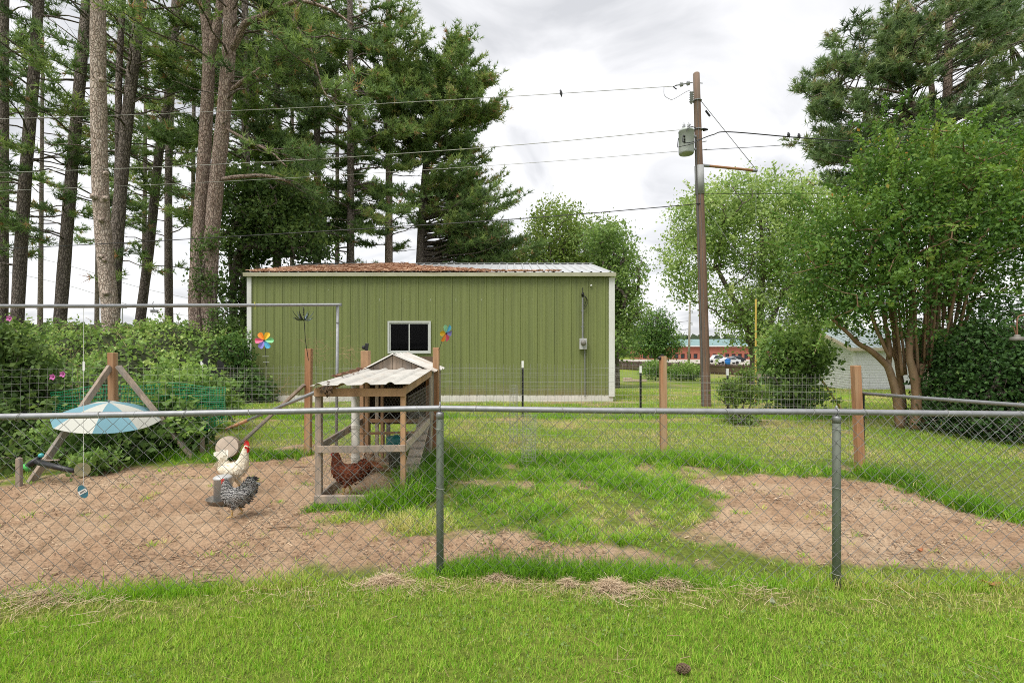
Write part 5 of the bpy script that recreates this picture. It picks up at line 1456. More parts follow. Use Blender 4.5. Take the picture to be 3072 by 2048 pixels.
def chicken(name, label, cat, loc, heading, scale, fmat, rings, comb_h=.03, legs=True, tail=(), tail_mat=None):
    t = thing(name, label, cat, loc, 'poultry in the pen')
    t.rotation_euler = (0, 0, heading); t.scale = (scale,) * 3
    def put(o): o.location = (0, 0, 0); return o
    mb = MB(); mb.add(*loft(rings))
    if legs:
        for s in (-1, 1):
            dx = .03 * s
            mb.tube([(-.01, .045 * s, .19), (-.005 + dx * .2, .05 * s, .13), (.012 + dx * .5, .05 * s, .075), (.002 + dx, .05 * s, .012)], [.042, .034, .014, .0095], 10)
            for a in (-.5, 0, .5, math.pi):
                l_ = .055 if abs(a) < 1 else .03
                mb.tube([(.002 + dx, .05 * s, .012), (.002 + dx + l_ * .55 * math.cos(a), .05 * s + l_ * .55 * math.sin(a), .011), (.002 + dx + l_ * math.cos(a), .05 * s + l_ * math.sin(a), .004)], [.008, .006, .004], 6)
    b_ = put(mb.build('body', fmat, t, smooth=True))
    rm = b_.modifiers.new('join', 'REMESH'); rm.mode = 'VOXEL'; rm.voxel_size = .0055; rm.use_smooth_shade = True
    sm = b_.modifiers.new('soften', 'SMOOTH'); sm.iterations = 5; sm.factor = .5
    hx, hz = rings[-2][0], rings[-2][1]
    put(MB().tube([(hx + .012, 0, hz), (hx + .030, 0, hz - .003), (hx + .046, 0, hz - .012)], [.011, .008, .001], 8).build('beak', M['beak'], t, smooth=True))
    cs = .5 if comb_h < .015 else .8
    ol = [(-.030 * cs, .012), (-.036 * cs, .03 * cs)]
    for i in range(5):
        x_ = (-.030 + i * .014) * cs
        ol += [(x_ + .0, (.03 * cs) + comb_h * (.75 if i in (0, 4) else 1.0)), (x_ + .007, .026 * cs + comb_h * .35)]
    ol += [(.036 * cs, .012)]
    put(MB().plate(ol, .009, (hx, 0, hz - .004), (1, 0, 0), (0, 0, 1)).build('comb', M['comb'], t))
    for s in (-1, 1):
        put(MB().ball((hx + .016, .008 * s, hz - .032), (.011, .006, .019 + comb_h * .25), 8, 6).build('wattle', M['comb'], t, smooth=True))
        put(MB().ball((hx + .006, .0205 * s, hz - .004), (.017, .005, .015), 10, 6).build('face_patch', M['comb'], t, smooth=True))
        put(MB().ball((hx + .008, .0245 * s, hz + .004), .0042, 8, 6).build('eye', M['black'], t, smooth=True))
    for (a, l_, w_, s) in tail:
        x0, z0 = rings[1][0] + .04, rings[1][1] - .02
        pts = []
        for q in np.linspace(0, 1, 6):
            pts.append((x0 - math.cos(a) * l_ * q - .02 * q * q * (1 if a < 1.2 else -1), s * .03 * q, z0 + math.sin(a) * l_ * q - .05 * q ** 3 * l_ / .15))
        V = []
        for i, p in enumerate(pts):
            ww = w_ * (.5, .9, 1, .95, .8, .15)[i]
            V += [(p[0] - math.sin(a) * ww, p[1] - .004, p[2] - math.cos(a) * ww), (p[0] + math.sin(a) * ww, p[1] + .004, p[2] + math.cos(a) * ww)]
        put(MB().add(V, [(2*i, 2*i+1, 2*i+3, 2*i+2) for i in range(5)]).build('tail_feather', tail_mat or fmat, t))
    # overlapping small feathers over the trunk, laid backwards
    rf = np.random.default_rng(int(scale * 1000) + len(label)); fv = []; nf = 620
    ar = np.array(rings); cen = np.stack([ar[:, 0], 0 * ar[:, 0], ar[:, 1]], 1); tg = unit(np.gradient(cen, axis=0))
    for _ in range(nf):
        u_ = rf.uniform(1.2, len(rings) - 3.2); i = int(u_); f_ = u_ - i
        c0 = cen[i] * (1 - f_) + cen[i + 1] * f_; w_ = ar[i, 2] * (1 - f_) + ar[i + 1, 2] * f_; h_ = ar[i, 3] * (1 - f_) + ar[i + 1, 3] * f_; t0 = unit(tg[i] * (1 - f_) + tg[i + 1] * f_)
        nr = np.array([-t0[2], 0, t0[0]]); a = rf.uniform(0, 2 * math.pi); out = unit(np.array([0, 1, 0]) * math.cos(a) / w_ + nr * math.sin(a) / h_)
        p = c0 + np.array([0, 1, 0]) * w_ * math.cos(a) + nr * h_ * math.sin(a)
        bk = unit(-t0 + out * rf.uniform(.12, .4) + np.array([0, 0, -.25])); sd_ = unit(np.cross(bk, out)); l_ = rf.uniform(.022, .042) * (.6 if u_ > 6.5 else 1); ww = l_ * .33
        fv += [p - out * .004, p + bk * l_ * .6 + sd_ * ww, p + bk * l_, p + bk * l_ * .6 - sd_ * ww]
    put(npmesh('plumage', np.array(fv), np.arange(4 * nf).reshape(-1, 4), fmat, t))
    # wings
    for s in (-1, 1):
        put(MB().ball((-.035, .078 * s, rings[4][1] + .02), (.095, .022, .052), 14, 8, Matrix.Rotation(math.radians(14), 3, 'Y')).build('wing', fmat, t, smooth=True))
    return t

HEN0 = [(-.215, .325, .006, .02), (-.195, .315, .018, .055), (-.155, .275, .04, .068), (-.10, .225, .075, .082), (-.03, .195, .092, .098), (.045, .195, .088, .096),
       (.098, .228, .068, .080), (.118, .275, .047, .056), (.126, .315, .034, .040), (.131, .348, .027, .030), (.143, .374, .0235, .0235), (.162, .372, .013, .014)]
UPR = [(-.19, .30, .006, .02), (-.175, .285, .018, .05), (-.14, .25, .04, .065), (-.085, .21, .075, .08), (-.02, .19, .088, .095), (.045, .205, .082, .092),
       (.085, .25, .062, .072), (.098, .30, .046, .052), (.102, .345, .036, .04), (.108, .385, .028, .03), (.122, .412, .024, .024), (.142, .410, .013, .014)]
ROO0 = [(-.20, .345, .006, .02), (-.185, .33, .018, .05), (-.155, .285, .035, .06), (-.10, .245, .066, .07), (-.03, .23, .080, .085), (.045, .25, .076, .085),
       (.092, .295, .060, .072), (.112, .35, .044, .054), (.124, .405, .034, .040), (.134, .45, .027, .030), (.149, .482, .0245, .024), (.168, .480, .013, .014)]
HEN = [(a * .76 if a < 0 else a * .85, b + (.03 if a < -.14 else 0), c, d * 1.06) for a, b, c, d in HEN0]
ROO = [(a * .82 if a < 0 else a * .9, b, c, d) for a, b, c, d in ROO0]
M['barred'] = feather_mat('barred_feathers', (.025, .025, .027), (.36, .35, .335), 'bars', (.55, .36, .14))
M['black_feather'] = mat('dark_barred_tail', (.06, .06, .062), .7, var=.9, vscale=60)
M['cream'] = feather_mat('cream_feathers', (.80, .74, .60), (.66, .58, .44), 'mottle', (.6, .42, .1))
M['russet'] = feather_mat('russet_feathers', (.22, .058, .022), (.085, .022, .012), 'mottle', (.5, .35, .12))
M['rust_tail'] = mat('russet_tail', (.26, .09, .04), .8, var=.4, vscale=50)
M['tan'] = feather_mat('tan_white_feathers', (.42, .20, .07), (.62, .55, .46), 'mottle', (.5, .35, .12))
g = G(712, 1548)
chicken('hen', 'black and white barred hen facing the umbrella on bare soil', 'chicken', g, math.radians(186), .98, M['barred'], HEN, .002,
        tail=[(.85, .12, .02, -.3), (1.05, .13, .02, .2), (1.25, .12, .02, .6), (.7, .11, .02, .5), (1.4, .10, .016, -.6)], tail_mat=M['black_feather'])
g = G(703, 1482)
chicken('rooster', 'cream white rooster with tall red comb behind the barred hen', 'chicken', g, math.radians(-8), 1.12, M['cream'], ROO, .045,
        tail=[(1.1, .19, .03, -.4), (1.3, .21, .03, .3), (1.5, .19, .03, .8), (.9, .18, .03, .6), (1.7, .13, .02, -.8)], tail_mat=mat('cream_tail', (.76, .73, .63), .8))
chicken('hen', 'dark russet hen standing upright inside the coop run', 'chicken', (-1.82, 5.36, 0.02), math.radians(190), 1.2, M['russet'], UPR, .010,
        tail=[(.35, .15, .022, -.3), (.15, .17, .022, .3), (.5, .13, .02, .7), (.25, .15, .02, -.8)], tail_mat=M['rust_tail'])
chicken('hen', 'tan and white hen half hidden behind the white pipe', 'chicken', (-1.90, 6.38, 0.02), math.radians(120), .85, M['tan'], HEN, .012,
        tail=[(.75, .12, .02, -.3), (.95, .13, .02, .4)])

# ------------------------------------------------------------------ trees
M['bark_light'] = bark_mat('pine_bark_pale', (.38, .29, .235), (.62, .53, .46), 24, .42)
M['bark_mid'] = bark_mat('pine_bark', (.27, .19, .155), (.46, .37, .315), 24, .42)
M['bark_dark'] = bark_mat('pine_bark_dark', (.14, .112, .094), (.30, .255, .225), 22, .4)
M['bark_grey'] = bark_mat('grey_bark', (.10, .085, .07), (.22, .19, .165), 24, .3)
M['bark_myrtle'] = mat('smooth_tan_bark', (.22, .135, .075), .75, var=.3, vscale=9, stretch=(1, 1, .25), col2=(.30, .22, .15), c2pos=(.5, .75))
PINE_STOPS = [(0, (.070, .115, .048)), (.4, (.165, .265, .090)), (.75, (.285, .385, .115)), (.93, (.40, .42, .16)), (1, (.44, .27, .15))]
M['needles'] = leaf_mat('pine_needles', PINE_STOPS, transl=.35, rough=.55)
M['needles_blue'] = leaf_mat('pine_needles_cool', [(0, (.075, .120, .058)), (.5, (.165, .255, .105)), (.9, (.30, .38, .16)), (1, (.34, .28, .15))], transl=.35, rough=.55)

def needle_tufts(C, D, L, n, w, tint, rg):
    N_ = len(C)
    Cr = np.repeat(C, n, 0); Dr = np.repeat(D, n, 0); Lr = np.repeat(L, n)
    r = unit(rg.normal(size=(N_ * n, 3)))
    d = unit(Dr * .75 + r * .85)
    s = unit(np.cross(d, unit(rg.normal(size=(N_ * n, 3))))) * (w / 2)
    Cr = Cr + Dr * (rg.random((N_ * n, 1)) - .6) * .10
    tip = Cr + d * (Lr * rg.uniform(.75, 1.1, N_ * n))[:, None]
    V = np.stack([Cr - s, Cr + s, tip], 1).reshape(-1, 3)
    tt = np.clip(np.repeat(tint, n) + rg.normal(0, .06, N_ * n), 0, 1)
    return V, np.arange(3 * N_ * n).reshape(-1, 3), np.repeat(tt, 3)

class Pine:
    def __init__(s, label, trunk, r0, r1, bark, seed, needle='needles', group='pine trees', name='pine_tree'):
        s.rg = np.random.default_rng(seed); s.label = label
        s.tr = smooth_path(np.array(trunk, float), 8); s.r0, s.r1 = r0, r1; s.bark = bark; s.needle = needle
        s.segA, s.segB, s.ra, s.rb = [], [], [], []
        s.tc, s.td, s.tl, s.tt = [], [], [], []
        s.group = group; s.name = name; s.extra = []
    def at(s, z):
        zz = s.tr[:, 2]; o = np.argsort(zz)
        return np.array([np.interp(z, zz[o], s.tr[o, 0]), np.interp(z, zz[o], s.tr[o, 1]), z])
    def seg(s, pts, ra, rb):
        r = np.linspace(ra, rb, len(pts))
        for i in range(len(pts) - 1):
            s.segA.append(pts[i]); s.segB.append(pts[i + 1]); s.ra.append(r[i]); s.rb.append(r[i + 1])
    def branch(s, p0, az, L, elev, droop, dens, tipup=.15, dead=False, tint0=.42, start=.35, tuft=4, thick=1.0):
        rg = s.rg
        h = np.array([math.cos(az), math.sin(az), 0]); side = np.array([-h[1], h[0], 0])
        T = np.linspace(0, 1, 7); wob = np.cumsum(rg.normal(0, .035 * L, 7)); wob -= wob[0]; wz = np.cumsum(rg.normal(0, .025 * L, 7)); wz -= wz[0]
        pts = np.array([p0 + h * (L * t) + side * wob[i] + np.array([0, 0, L * (elev * t - droop * t * t + tipup * t ** 4) + wz[i]]) for i, t in enumerate(T)])
        s.seg(pts, (.012 + .0105 * L) * thick, .006)
        tint0 = tint0 + rg.normal(0, .16)
        s.fill(pts, L, dens, dead, tint0, start, tuft)
    def fill(s, pts, L, dens, dead, tint0, start=.35, tuft=4):
        rg = s.rg
        n = max(int(L * dens), 2)
        T = np.linspace(0, 1, len(pts))
        for k in range(n):
            t = start + (1 - start) * (k + rg.random()) / n
            p = np.array([np.interp(t, T, pts[:, j]) for j in range(3)])
            i = min(int(t * (len(pts) - 1)), len(pts) - 2); d = unit(pts[i + 1] - pts[i])
            sd = unit(np.cross(d, [0, 0, 1.0])) * (1 if k % 2 else -1)
            tl = rg.uniform(.35, 1.15) * min(1.0, .35 + L / 4) * (1.15 - .5 * t)
            td = unit(d * rg.uniform(.5, 1.1) + sd * rg.uniform(.3, 1.0) + np.array([0, 0, rg.uniform(-.3, .85)]))
            if k == n - 1: td = unit(d + np.array([0, 0, .25]))
            e = p + td * tl
            s.seg(np.array([p, p + td * tl * .5 + rg.normal(0, .02, 3), e]), .009, .004)
            if dead: continue
            base = tint0 + rg.normal(0, .13)
            for q in range(tuft):
                f = 1 - q * .21 + rg.normal(0, .04)
                s.tc.append(p + td * tl * f + rg.normal(0, .035, 3)); s.td.append(unit(td + np.array([0, 0, .35]) + rg.normal(0, .3, 3)))
                s.tl.append(rg.uniform(.20, .32)); s.tt.append(np.clip(base + rg.normal(0, .08), 0, .95) if rg.random() > .03 else 1.0)
    def whorls(s, z0, z1, n, L0, L1, az=None, elev=(.05, .35), droop=(.1, .35), dens=3.2, dead=False, tint0=.42, tuft=5, start=.48, tipup=.2):
        if not dead: n = int(n * .74); dens = dens * 1.25
        rg = s.rg
        for k in range(n):
            f = (k + rg.random()) / n; z = z0 + (z1 - z0) * f
            L = (L0 + (L1 - L0) * f) * rg.uniform(.65, 1.15)
            a = rg.uniform(0, 2 * math.pi) if az is None else az[0] + rg.normal(0, az[1])
            s.branch(s.at(z), a, L, rg.uniform(*elev), rg.uniform(*droop), dens, tipup, dead, tint0, start, tuft)
    def crown(s, c, R, n, dens=5.0, tint0=.5, shell=.72, rise=.35, tuft=6, start=.4):
        """boughs whose tips fill an ellipsoid"""
        rg = s.rg
        for _ in range(n):
            for _try in range(12):
                u = unit(rg.normal(size=3)); e = np.array(c) + u * np.array(R) * (shell + (1 - shell) * rg.random()) * rg.choice([1, 1, .6])
                t = s.at(np.clip(e[2], s.tr[0][2] + 1, s.tr[-1][2])); dh = np.linalg.norm((e - t)[:2])
                if dh > 1.1: break
            z0 = np.clip(e[2] - rise * dh - .3, s.tr[0][2] + 3, s.tr[-1][2]); p0 = s.at(z0); d = e - p0; L = max(np.linalg.norm(d[:2]), .5)
            s.branch(p0, math.atan2(d[1], d[0]), L, d[2] / L, .12, dens * max(1, 1.6 / L), .12, False, tint0, start, tuft)
    def build(s, needles_per=9, w=.030):
        base = s.tr[0]
        t = thing(s.name, s.label, 'tree', base, s.group)
        rr = np.linspace(0, 1, len(s.tr)); rad = s.r0 + (s.r1 - s.r0) * rr ** .9
        rad = rad * (1 + .10 * np.exp(-rr * 14)) * (1 + .025 * np.sin(rr * 60 + s.r0 * 99))
        MB().tube(s.tr, rad, 16).build('trunk', M[s.bark], t, smooth=True)
        for nm, pts, r in s.extra:
            MB().tube(smooth_path(pts, 6), r, 12).build(nm, M[s.bark], t, smooth=True)
        if s.segA:
            ra_ = np.array(s.ra); th_ = ra_ > .0125; A_, B_, rb_ = np.array(s.segA), np.array(s.segB), np.array(s.rb)
            V, F = cat_vf([seg_tubes(A_[th_], B_[th_], ra_[th_], rb_[th_], 5), seg_tubes(A_[~th_], B_[~th_], ra_[~th_], rb_[~th_], 3)]); npmesh('branches', V, F, M['bark_dark' if s.bark != 'bark_light' else 'bark_mid'], t, smooth=True)
        if s.tc:
            V, F, T = needle_tufts(np.array(s.tc), np.array(s.td), np.array(s.tl), needles_per, w, np.array(s.tt), s.rg)
            npmesh('crown', V, F, M[s.needle], t, tint=T)
        return t
def pix(Y, pts, zbase=None, ztop=None, dY=0):
    """trunk polyline through photograph pixels at distance Y, run down to the soil and up to ztop"""
    q = [P(a, b, Y) for a, b in pts]
    d = q[0] - q[1]; zb = float(terr(q[0][0], Y)) - .2 if zbase is None else zbase
    if q[0][2] > zb + .05: q.insert(0, q[0] + d / max(-d[2], .05) * (q[0][2] - zb) * .6 + np.array([0, 0, -(q[0][2] - zb) * .4])); q[0][2] = zb
    if ztop is not None and q[-1][2] < ztop:
        d = q[-1] - q[-2]; q.append(q[-1] + d / d[2] * (ztop - q[-1][2]))
    return q

# left stand, from the picture's edge to the barn
p = Pine('slim dark pine trunk at the far left edge', pix(20, [(5, 980), (8, 588), (10, 130), (12, 0)], ztop=19), .22, .14, 'bark_dark', 11)
p.whorls(7, 17, 16, 2.4, 2.6, dens=2.2); p.build()
p = Pine('dark straight pine, first full trunk from the left edge', pix(18, [(50, 990), (72, 588), (98, 261), (114, 33)], ztop=18), .215, .14, 'bark_dark', 12)
p.whorls(4.6, 9.0, 20, 2.6, 2.6, az=(2.9, 1.2), dens=4.2, tint0=.36, droop=(.2, .5)); p.whorls(7.2, 17, 40, 2.6, 2.6, dens=4.0, tint0=.36); p.build()
p = Pine('dark pine leaning slightly, second full trunk from the left edge', pix(18.5, [(178, 990), (209, 588), (238, 261), (261, 0)], ztop=18), .22, .15, 'bark_dark', 13)
p.whorls(5.4, 9.0, 14, 2.2, 2.4, az=(3.6, 1.1), dens=4.2, tint0=.36, droop=(.2, .5)); p.whorls(9, 17, 34, 2.4, 2.4, dens=4.0, tint0=.36); p.build()
p = Pine('pale barked pine trunk with knots standing before the others', pix(14.6, [(335, 1040), (330, 930), (318, 800), (302, 588), (295, 261), (294, 0)], ztop=15), .235, .185, 'bark_light', 14)
p.whorls(13, 15, 8, 2.5, 2.5); t_ = p.build()
for (px, py, s) in ((283, 590, 1.2), (316, 595, 1.0), (305, 240, .9), (318, 520, .8), (303, 660, .9), (318, 880, 1.0), (303, 770, .8), (314, 780, .7)):
    c = P(px, py, 14.6 - .2); MB().ball(c, (.10 * s, .09 * s, .085 * s), 12, 8).build('knot', M['bark_light'], t_, smooth=True)
p = Pine('dark forked pine directly behind the pale trunk', pix(17, [(340, 900), (352, 700), (366, 520), (392, 261), (425, 0)], ztop=17), .225, .15, 'bark_dark', 15)
p.extra.append(('fork', [P(352, 560, 17), P(355, 470, 17), P(356, 250, 17), P(368, 0, 17), P(372, -120, 17)], [.11, .10, .08]))
p.whorls(3.8, 5.6, 5, 1.2, 1.2, az=(0, .8), dens=4, tint0=.3, droop=(.5, .8)); p.whorls(8, 12.5, 16, 2.6, 2.6, dens=1.2, dead=True, elev=(.1, .6)); p.whorls(10, 16, 32, 2.4, 2.8, dens=3.4); p.build()
p = Pine('slender pine leaning towards the barn', pix(22, [(418, 985), (451, 718), (477, 457), (503, 294), (529, 65)], ztop=19), .215, .13, 'bark_dark', 16)
p.whorls(5.0, 8.5, 10, 2.2, 2.4, dens=2.6, tint0=.34, droop=(.2, .5)); p.whorls(8, 18, 46, 2.6, 2.6, dens=3.4, tint0=.46); p.whorls(8, 14, 10, 2.8, 2.4, dens=1.4, dead=True); p.build()
p = Pine('thin straight pine between the leaning pine and the twin trunks', pix(25, [(507, 985), (505, 700), (507, 457), (522, 65)], ztop=20), .21, .14, 'bark_dark', 17)
p.whorls(7, 19, 46, 2.4, 2.8, dens=3.4, tint0=.38); p.build()
# twin-trunk pine in front of the barn's end
p = Pine('large pine with twin pinkish grey trunks beside the barn corner', pix(15.8, [(640, 1040), (628, 900), (640, 653), (666, 392), (686, 163), (692, 0)], ztop=16.5), .25, .19, 'bark_mid', 18)
Yt = 15.8
p.extra.append(('second_trunk', [P(596, 1060, Yt + .3), P(588, 900, Yt + .3), P(597, 718, Yt + .3), P(617, 392, Yt + .3), P(626, 160, Yt + .3), P(613, 0, Yt + .3), P(606, -150, Yt + .3)], [.24, .19, .15]))
p.extra.append(('upper_fork', [P(628, 170, Yt + .3), P(648, 90, Yt + .3), P(662, 0, Yt + .3), P(672, -140, Yt + .3)], [.15, .13, .12]))
lim = [P(688, 155, Yt), P(712, 120, Yt - .2), P(735, 72, Yt - .4), P(790, 48, Yt - .7), P(850, 20, Yt - 1.0), P(905, 4, Yt - 1.2), P(990, 30, Yt - 1.4), P(1060, 75, Yt - 1.5)]
p.extra.append(('limb', lim, [.12, .10, .075, .05, .03]))
lim2 = [P(690, 275, Yt), P(735, 238, Yt - .3), P(790, 200, Yt - .6), P(850, 150, Yt - .9)]
p.extra.append(('limb', lim2, [.07, .055, .035]))
lim3 = [P(655, 540, Yt), P(720, 530, Yt - .2), P(800, 528, Yt - .3), P(870, 545, Yt - .4)]
p.extra.append(('limb', lim3, [.075, .06, .04]))
lim4 = [P(668, 380, Yt), P(740, 420, Yt - .4), P(810, 455, Yt - .8), P(860, 500, Yt - 1.0)]
p.extra.append(('limb', lim4, [.05, .04, .02]))
lim5 = [P(905, 4, Yt - 1.2), P(880, 60, Yt - 1.3), P(930, 140, Yt - 1.4), P(970, 270, Yt - 1.5), P(1010, 310, Yt - 1.5)]
p.extra.append(('limb', lim5, [.045, .03, .015]))
for L_, n_ in ((lim, 5), (lim2, 4), (lim3, 4), (lim4, 4), (lim5, 7)):
    sp = smooth_path(L_, 6); ln = np.linalg.norm(np.diff(sp, axis=0), axis=1).sum()
    for k in range(n_):
        i = int(len(sp) * (.4 + .55 * (k + .5) / n_)); i = min(i, len(sp) - 1)
        p.branch(sp[i], p.rg.uniform(-2.2, .9), p.rg.uniform(.9, 2.0), p.rg.uniform(-.2, .25), p.rg.uniform(.1, .5), 4.5, tint0=.42, start=.2)
p.whorls(9.5, 16, 30, 3.0, 3.2, az=(-.2, 1.2), dens=4.0); p.whorls(11.5, 16, 12, 2.6, 3.0, dens=3.6); p.whorls(7, 12, 6, 1.0, 1.6, dens=1.5, dead=True); p.build()

# dense pines behind the barn
def dense(label, px, Y, ytop, ztop, r0, seed, specs, needle='needles', px_top=None, bark='bark_dark', path=None):
    p = Pine(label, pix(Y, path or [(px, 950), (px + 2, 600), ((px_top or px), ytop)], ztop=ztop), r0, .09, bark, seed, needle)
    for s in specs:
        if 'crown' in s: p.crown(**s['crown']); continue
        s['n'] = int(s['n'] * 1.25); s.setdefault('tuft', 6); p.whorls(**s)
    return p.build(9, .042)
dense('pine just right of the twin trunks, dense drooping crown', 735, 19.5, 40, 17.5, .24, 21, [dict(z0=6.2, z1=17, n=62, L0=3.0, L1=3.0, dens=4.6, tint0=.36, droop=(.2, .5))])
dense('dense pine behind the barn roof, second from the twin trunks', 830, 23, 40, 19.5, .26, 22, [dict(z0=6.5, z1=19.3, n=66, L0=3.4, L1=3.0, dens=4.4, tint0=.40, droop=(.15, .45))])
dense('dense tall pine behind the barn roof, third from the twin trunks', 950, 24.5, 30, 21, .27, 23, [dict(z0=6.0, z1=20.5, n=76, L0=3.8, L1=3.0, dens=4.4, tint0=.45, droop=(.15, .45))])
dense('pine with bright hanging boughs left of the reddish trunk', 1050, 22.6, 40, 18.5, .24, 24, [dict(z0=6.0, z1=17.5, n=62, L0=3.2, L1=2.8, dens=4.6, tint0=.55, droop=(.2, .55))])
dense('pine with a bare reddish trunk showing above the barn window', 1165, 25, 30, 20.0, .28, 25, [dict(z0=6.6, z1=9.5, n=9, L0=3.4, L1=3.0, dens=4), dict(crown=dict(c=P(1180, 250, 25), R=(2.4, 2.3, 4.6), n=84)), dict(z0=6.5, z1=13, n=10, L0=2.5, L1=2.5, dens=1.5, dead=True)], bark='bark_mid')
dense('broad conical pine standing last in the row behind the barn', 1268, 26, 90, 16.4, .28, 26, [dict(crown=dict(c=P(1338, 330, 26), R=(3.2, 3.0, 4.3), n=150, dens=5.2, rise=.25)), dict(crown=dict(c=P(1385, 610, 26), R=(3.5, 3.4, 2.8), n=84, dens=4.2, rise=.15)), dict(crown=dict(c=P(1480, 735, 26), R=(2.9, 2.4, .9), n=26, dens=4.2, rise=.1)), dict(z0=6, z1=9, n=6, L0=4.5, L1=4, dens=1.2, dead=True, az=(-.2, .5))], path=[(1253, 950), (1270, 600), (1290, 420), (1318, 300), (1340, 220)])
for k, (px, Y) in enumerate(((770, 30), (875, 33), (1010, 31))):
    dense(('thin far pine trunk glimpsed left of the broadleaf tree', 'thin far pine trunk in the gap above the barn', 'thin far pine trunk nearest the bright boughs')[k], px, Y, 60, 20, .20, 31 + k, [dict(z0=11, z1=20, n=26, L0=3.4, L1=2.5, dens=3, tint0=.38)])

for k, (px, Y, zt) in enumerate(((120, 33, 22), (290, 36, 23), (430, 31, 21), (575, 29, 20))):
    p_ = Pine(('far bushy pine behind the two leftmost dark trunks', 'far bushy pine seen past the pale trunk', 'far bushy pine behind the leaning pine', 'far bushy pine just left of the twin trunks')[k], pix(Y, [(px, 990), (px + 4, 600), (px + 8, 100)], ztop=zt), .2, .08, 'bark_dark', 140 + k)
    p_.whorls(8.5 + k * .4, zt, 30, 3.6, 2.8, dens=3.6, tint0=.5, tuft=5); p_.build(7, .055)
# large pine on the right, behind the crepe myrtle
Yr = 20.
p = Pine('large spreading pine rising behind the crepe myrtle', pix(Yr, [(2800, 900), (2812, 700), (2828, 500), (2842, 300), (2846, 120)], ztop=18.5), .30, .10, 'bark_mid', 41, 'needles_blue')
limbs = [([(2820, 640), (2790, 480), (2740, 320), (2720, 230), (2700, 120)], .14), ([(2824, 560), (2800, 300), (2785, 180), (2800, 60)], .15),
         ([(2790, 470), (2740, 305), (2680, 275), (2600, 265), (2510, 270)], .09), ([(2815, 620), (2860, 540), (2920, 440), (2980, 350)], .12), ([(2838, 350), (2900, 250), (2960, 170), (3030, 130)], .10),
         ([(2842, 230), (2790, 90), (2740, 30), (2700, -40)], .09), ([(2806, 760), (2860, 560), (2900, 500), (3000, 470)], .12)]
for pts, r in limbs:
    p.extra.append(('limb', [P(a, b, Yr - .4 * i * (1 if r > .1 else -1) * .4) for i, (a, b) in enumerate(pts)], [r, r * .6, r * .3]))
# boughs aimed at the clumps the photograph shows
rgq = np.random.default_rng(77)
LP_ = np.concatenate([smooth_path(e_[1], 8) for e_ in p.extra] + [p.tr])
clumps = [(2900,10,140,40),(3010,30,110,50),(2780,120,90,50),(2680,230,80,40),(2930,380,110,40),(3040,420,80,60),(2760,300,70,40),(2830,440,80,40),(2900,500,110,50),(3030,600,80,60),(2700,450,70,40),(2640,120,150,70),(2720,60,120,60),(2830,40,110,60),(2940,60,130,70),(3040,110,90,80),(2560,200,110,45),(2480,270,70,50),(2620,190,100,40),(2700,150,90,50),(2500,330,60,60),(2600,300,90,35),
          (2880,150,90,60),(2960,220,100,60),(2540,390,70,45),(2640,370,80,40),(2480,440,60,45),(2560,430,70,40),(2900,300,110,40),(3000,330,90,60),(2860,330,80,30),(2600,500,70,40),(2520,480,50,40),(2980,430,90,40),(2740,380,60,30),(3060,250,60,90),(2780,220,70,30),(2560,540,70,25),(3040,520,60,60)]
for (cx, cy, rx, ry) in clumps:
    for _ in range(int(rx * ry / 330) + 5):
        a, b = rgq.normal(0, .5, 2)
        tgt = P(cx + a * rx, cy + b * ry, Yr + rgq.uniform(-3, 3))
        src = tgt + np.array([(2830 - cx) / 800 * 1.4, -.2 * np.sign(tgt[1] - Yr), -.35]) * rgq.uniform(.5, 1.1)
        k_ = np.argmin(np.linalg.norm(LP_ - src, axis=1) + .8 * np.maximum(LP_[:, 2] - src[2], 0)); nr = LP_[k_]
        p.seg(np.array([nr, nr * .5 + src * .5 + [0, 0, .08], src]), .03, .014)
        d = tgt - src
        p.branch(src, math.atan2(d[1], d[0]), np.linalg.norm(d[:2]) + .3, .25, .1, 8, start=.2, tint0=.5 + rgq.normal(0, .1), tuft=5)
p.build(9, .036)

# ---- broadleaf trees
def leaves(C, size, rg, tint, aspect=.55, droop=0.0, up=0.0):
    n = len(C)
    d = unit(rg.normal(size=(n, 3)) + np.array([0, 0, -droop])); nn = unit(rg.normal(size=(n, 3)) + np.array([0, 0, up])); s = unit(np.cross(d, nn))
    L = (size * rg.uniform(.55, 1.4, n))[:, None]
    V = np.stack([C - d * L * .5, C - d * L * .02 + s * L * aspect * .5, C + d * L * .5, C - d * L * .02 - s * L * aspect * .5], 1).reshape(-1, 3)
    return V, np.arange(4 * n).reshape(-1, 4), np.repeat(tint, 4)

def grow(nodes, targets, rtip=.006, up_pen=.6):
    """connect each target to the nearest node of the growing skeleton; returns segments with pipe-model radii"""
    P_ = [np.array(q[0]) for q in nodes]; par = [q[1] for q in nodes]
    base = np.array(nodes[0][0])
    order = np.argsort(np.linalg.norm(np.array(targets) - base, axis=1))
    for i in order:
        t = targets[i]; A = np.array(P_)
        dd = np.linalg.norm(A - t, axis=1) + up_pen * np.maximum(A[:, 2] - t[2] + .1, 0)
        j = int(np.argmin(dd)); 
        mid = (A[j] * .5 + t * .5) + np.array([0, 0, -.04 * np.linalg.norm(t - A[j])])
        P_.append(mid); par.append(j); P_.append(np.array(t)); par.append(len(P_) - 2)
    cnt = np.ones(len(P_))
    for i in range(len(P_) - 1, 0, -1):
        if par[i] >= 0: cnt[par[i]] += cnt[i]
    return np.array(P_), np.array(par), rtip * cnt ** .47

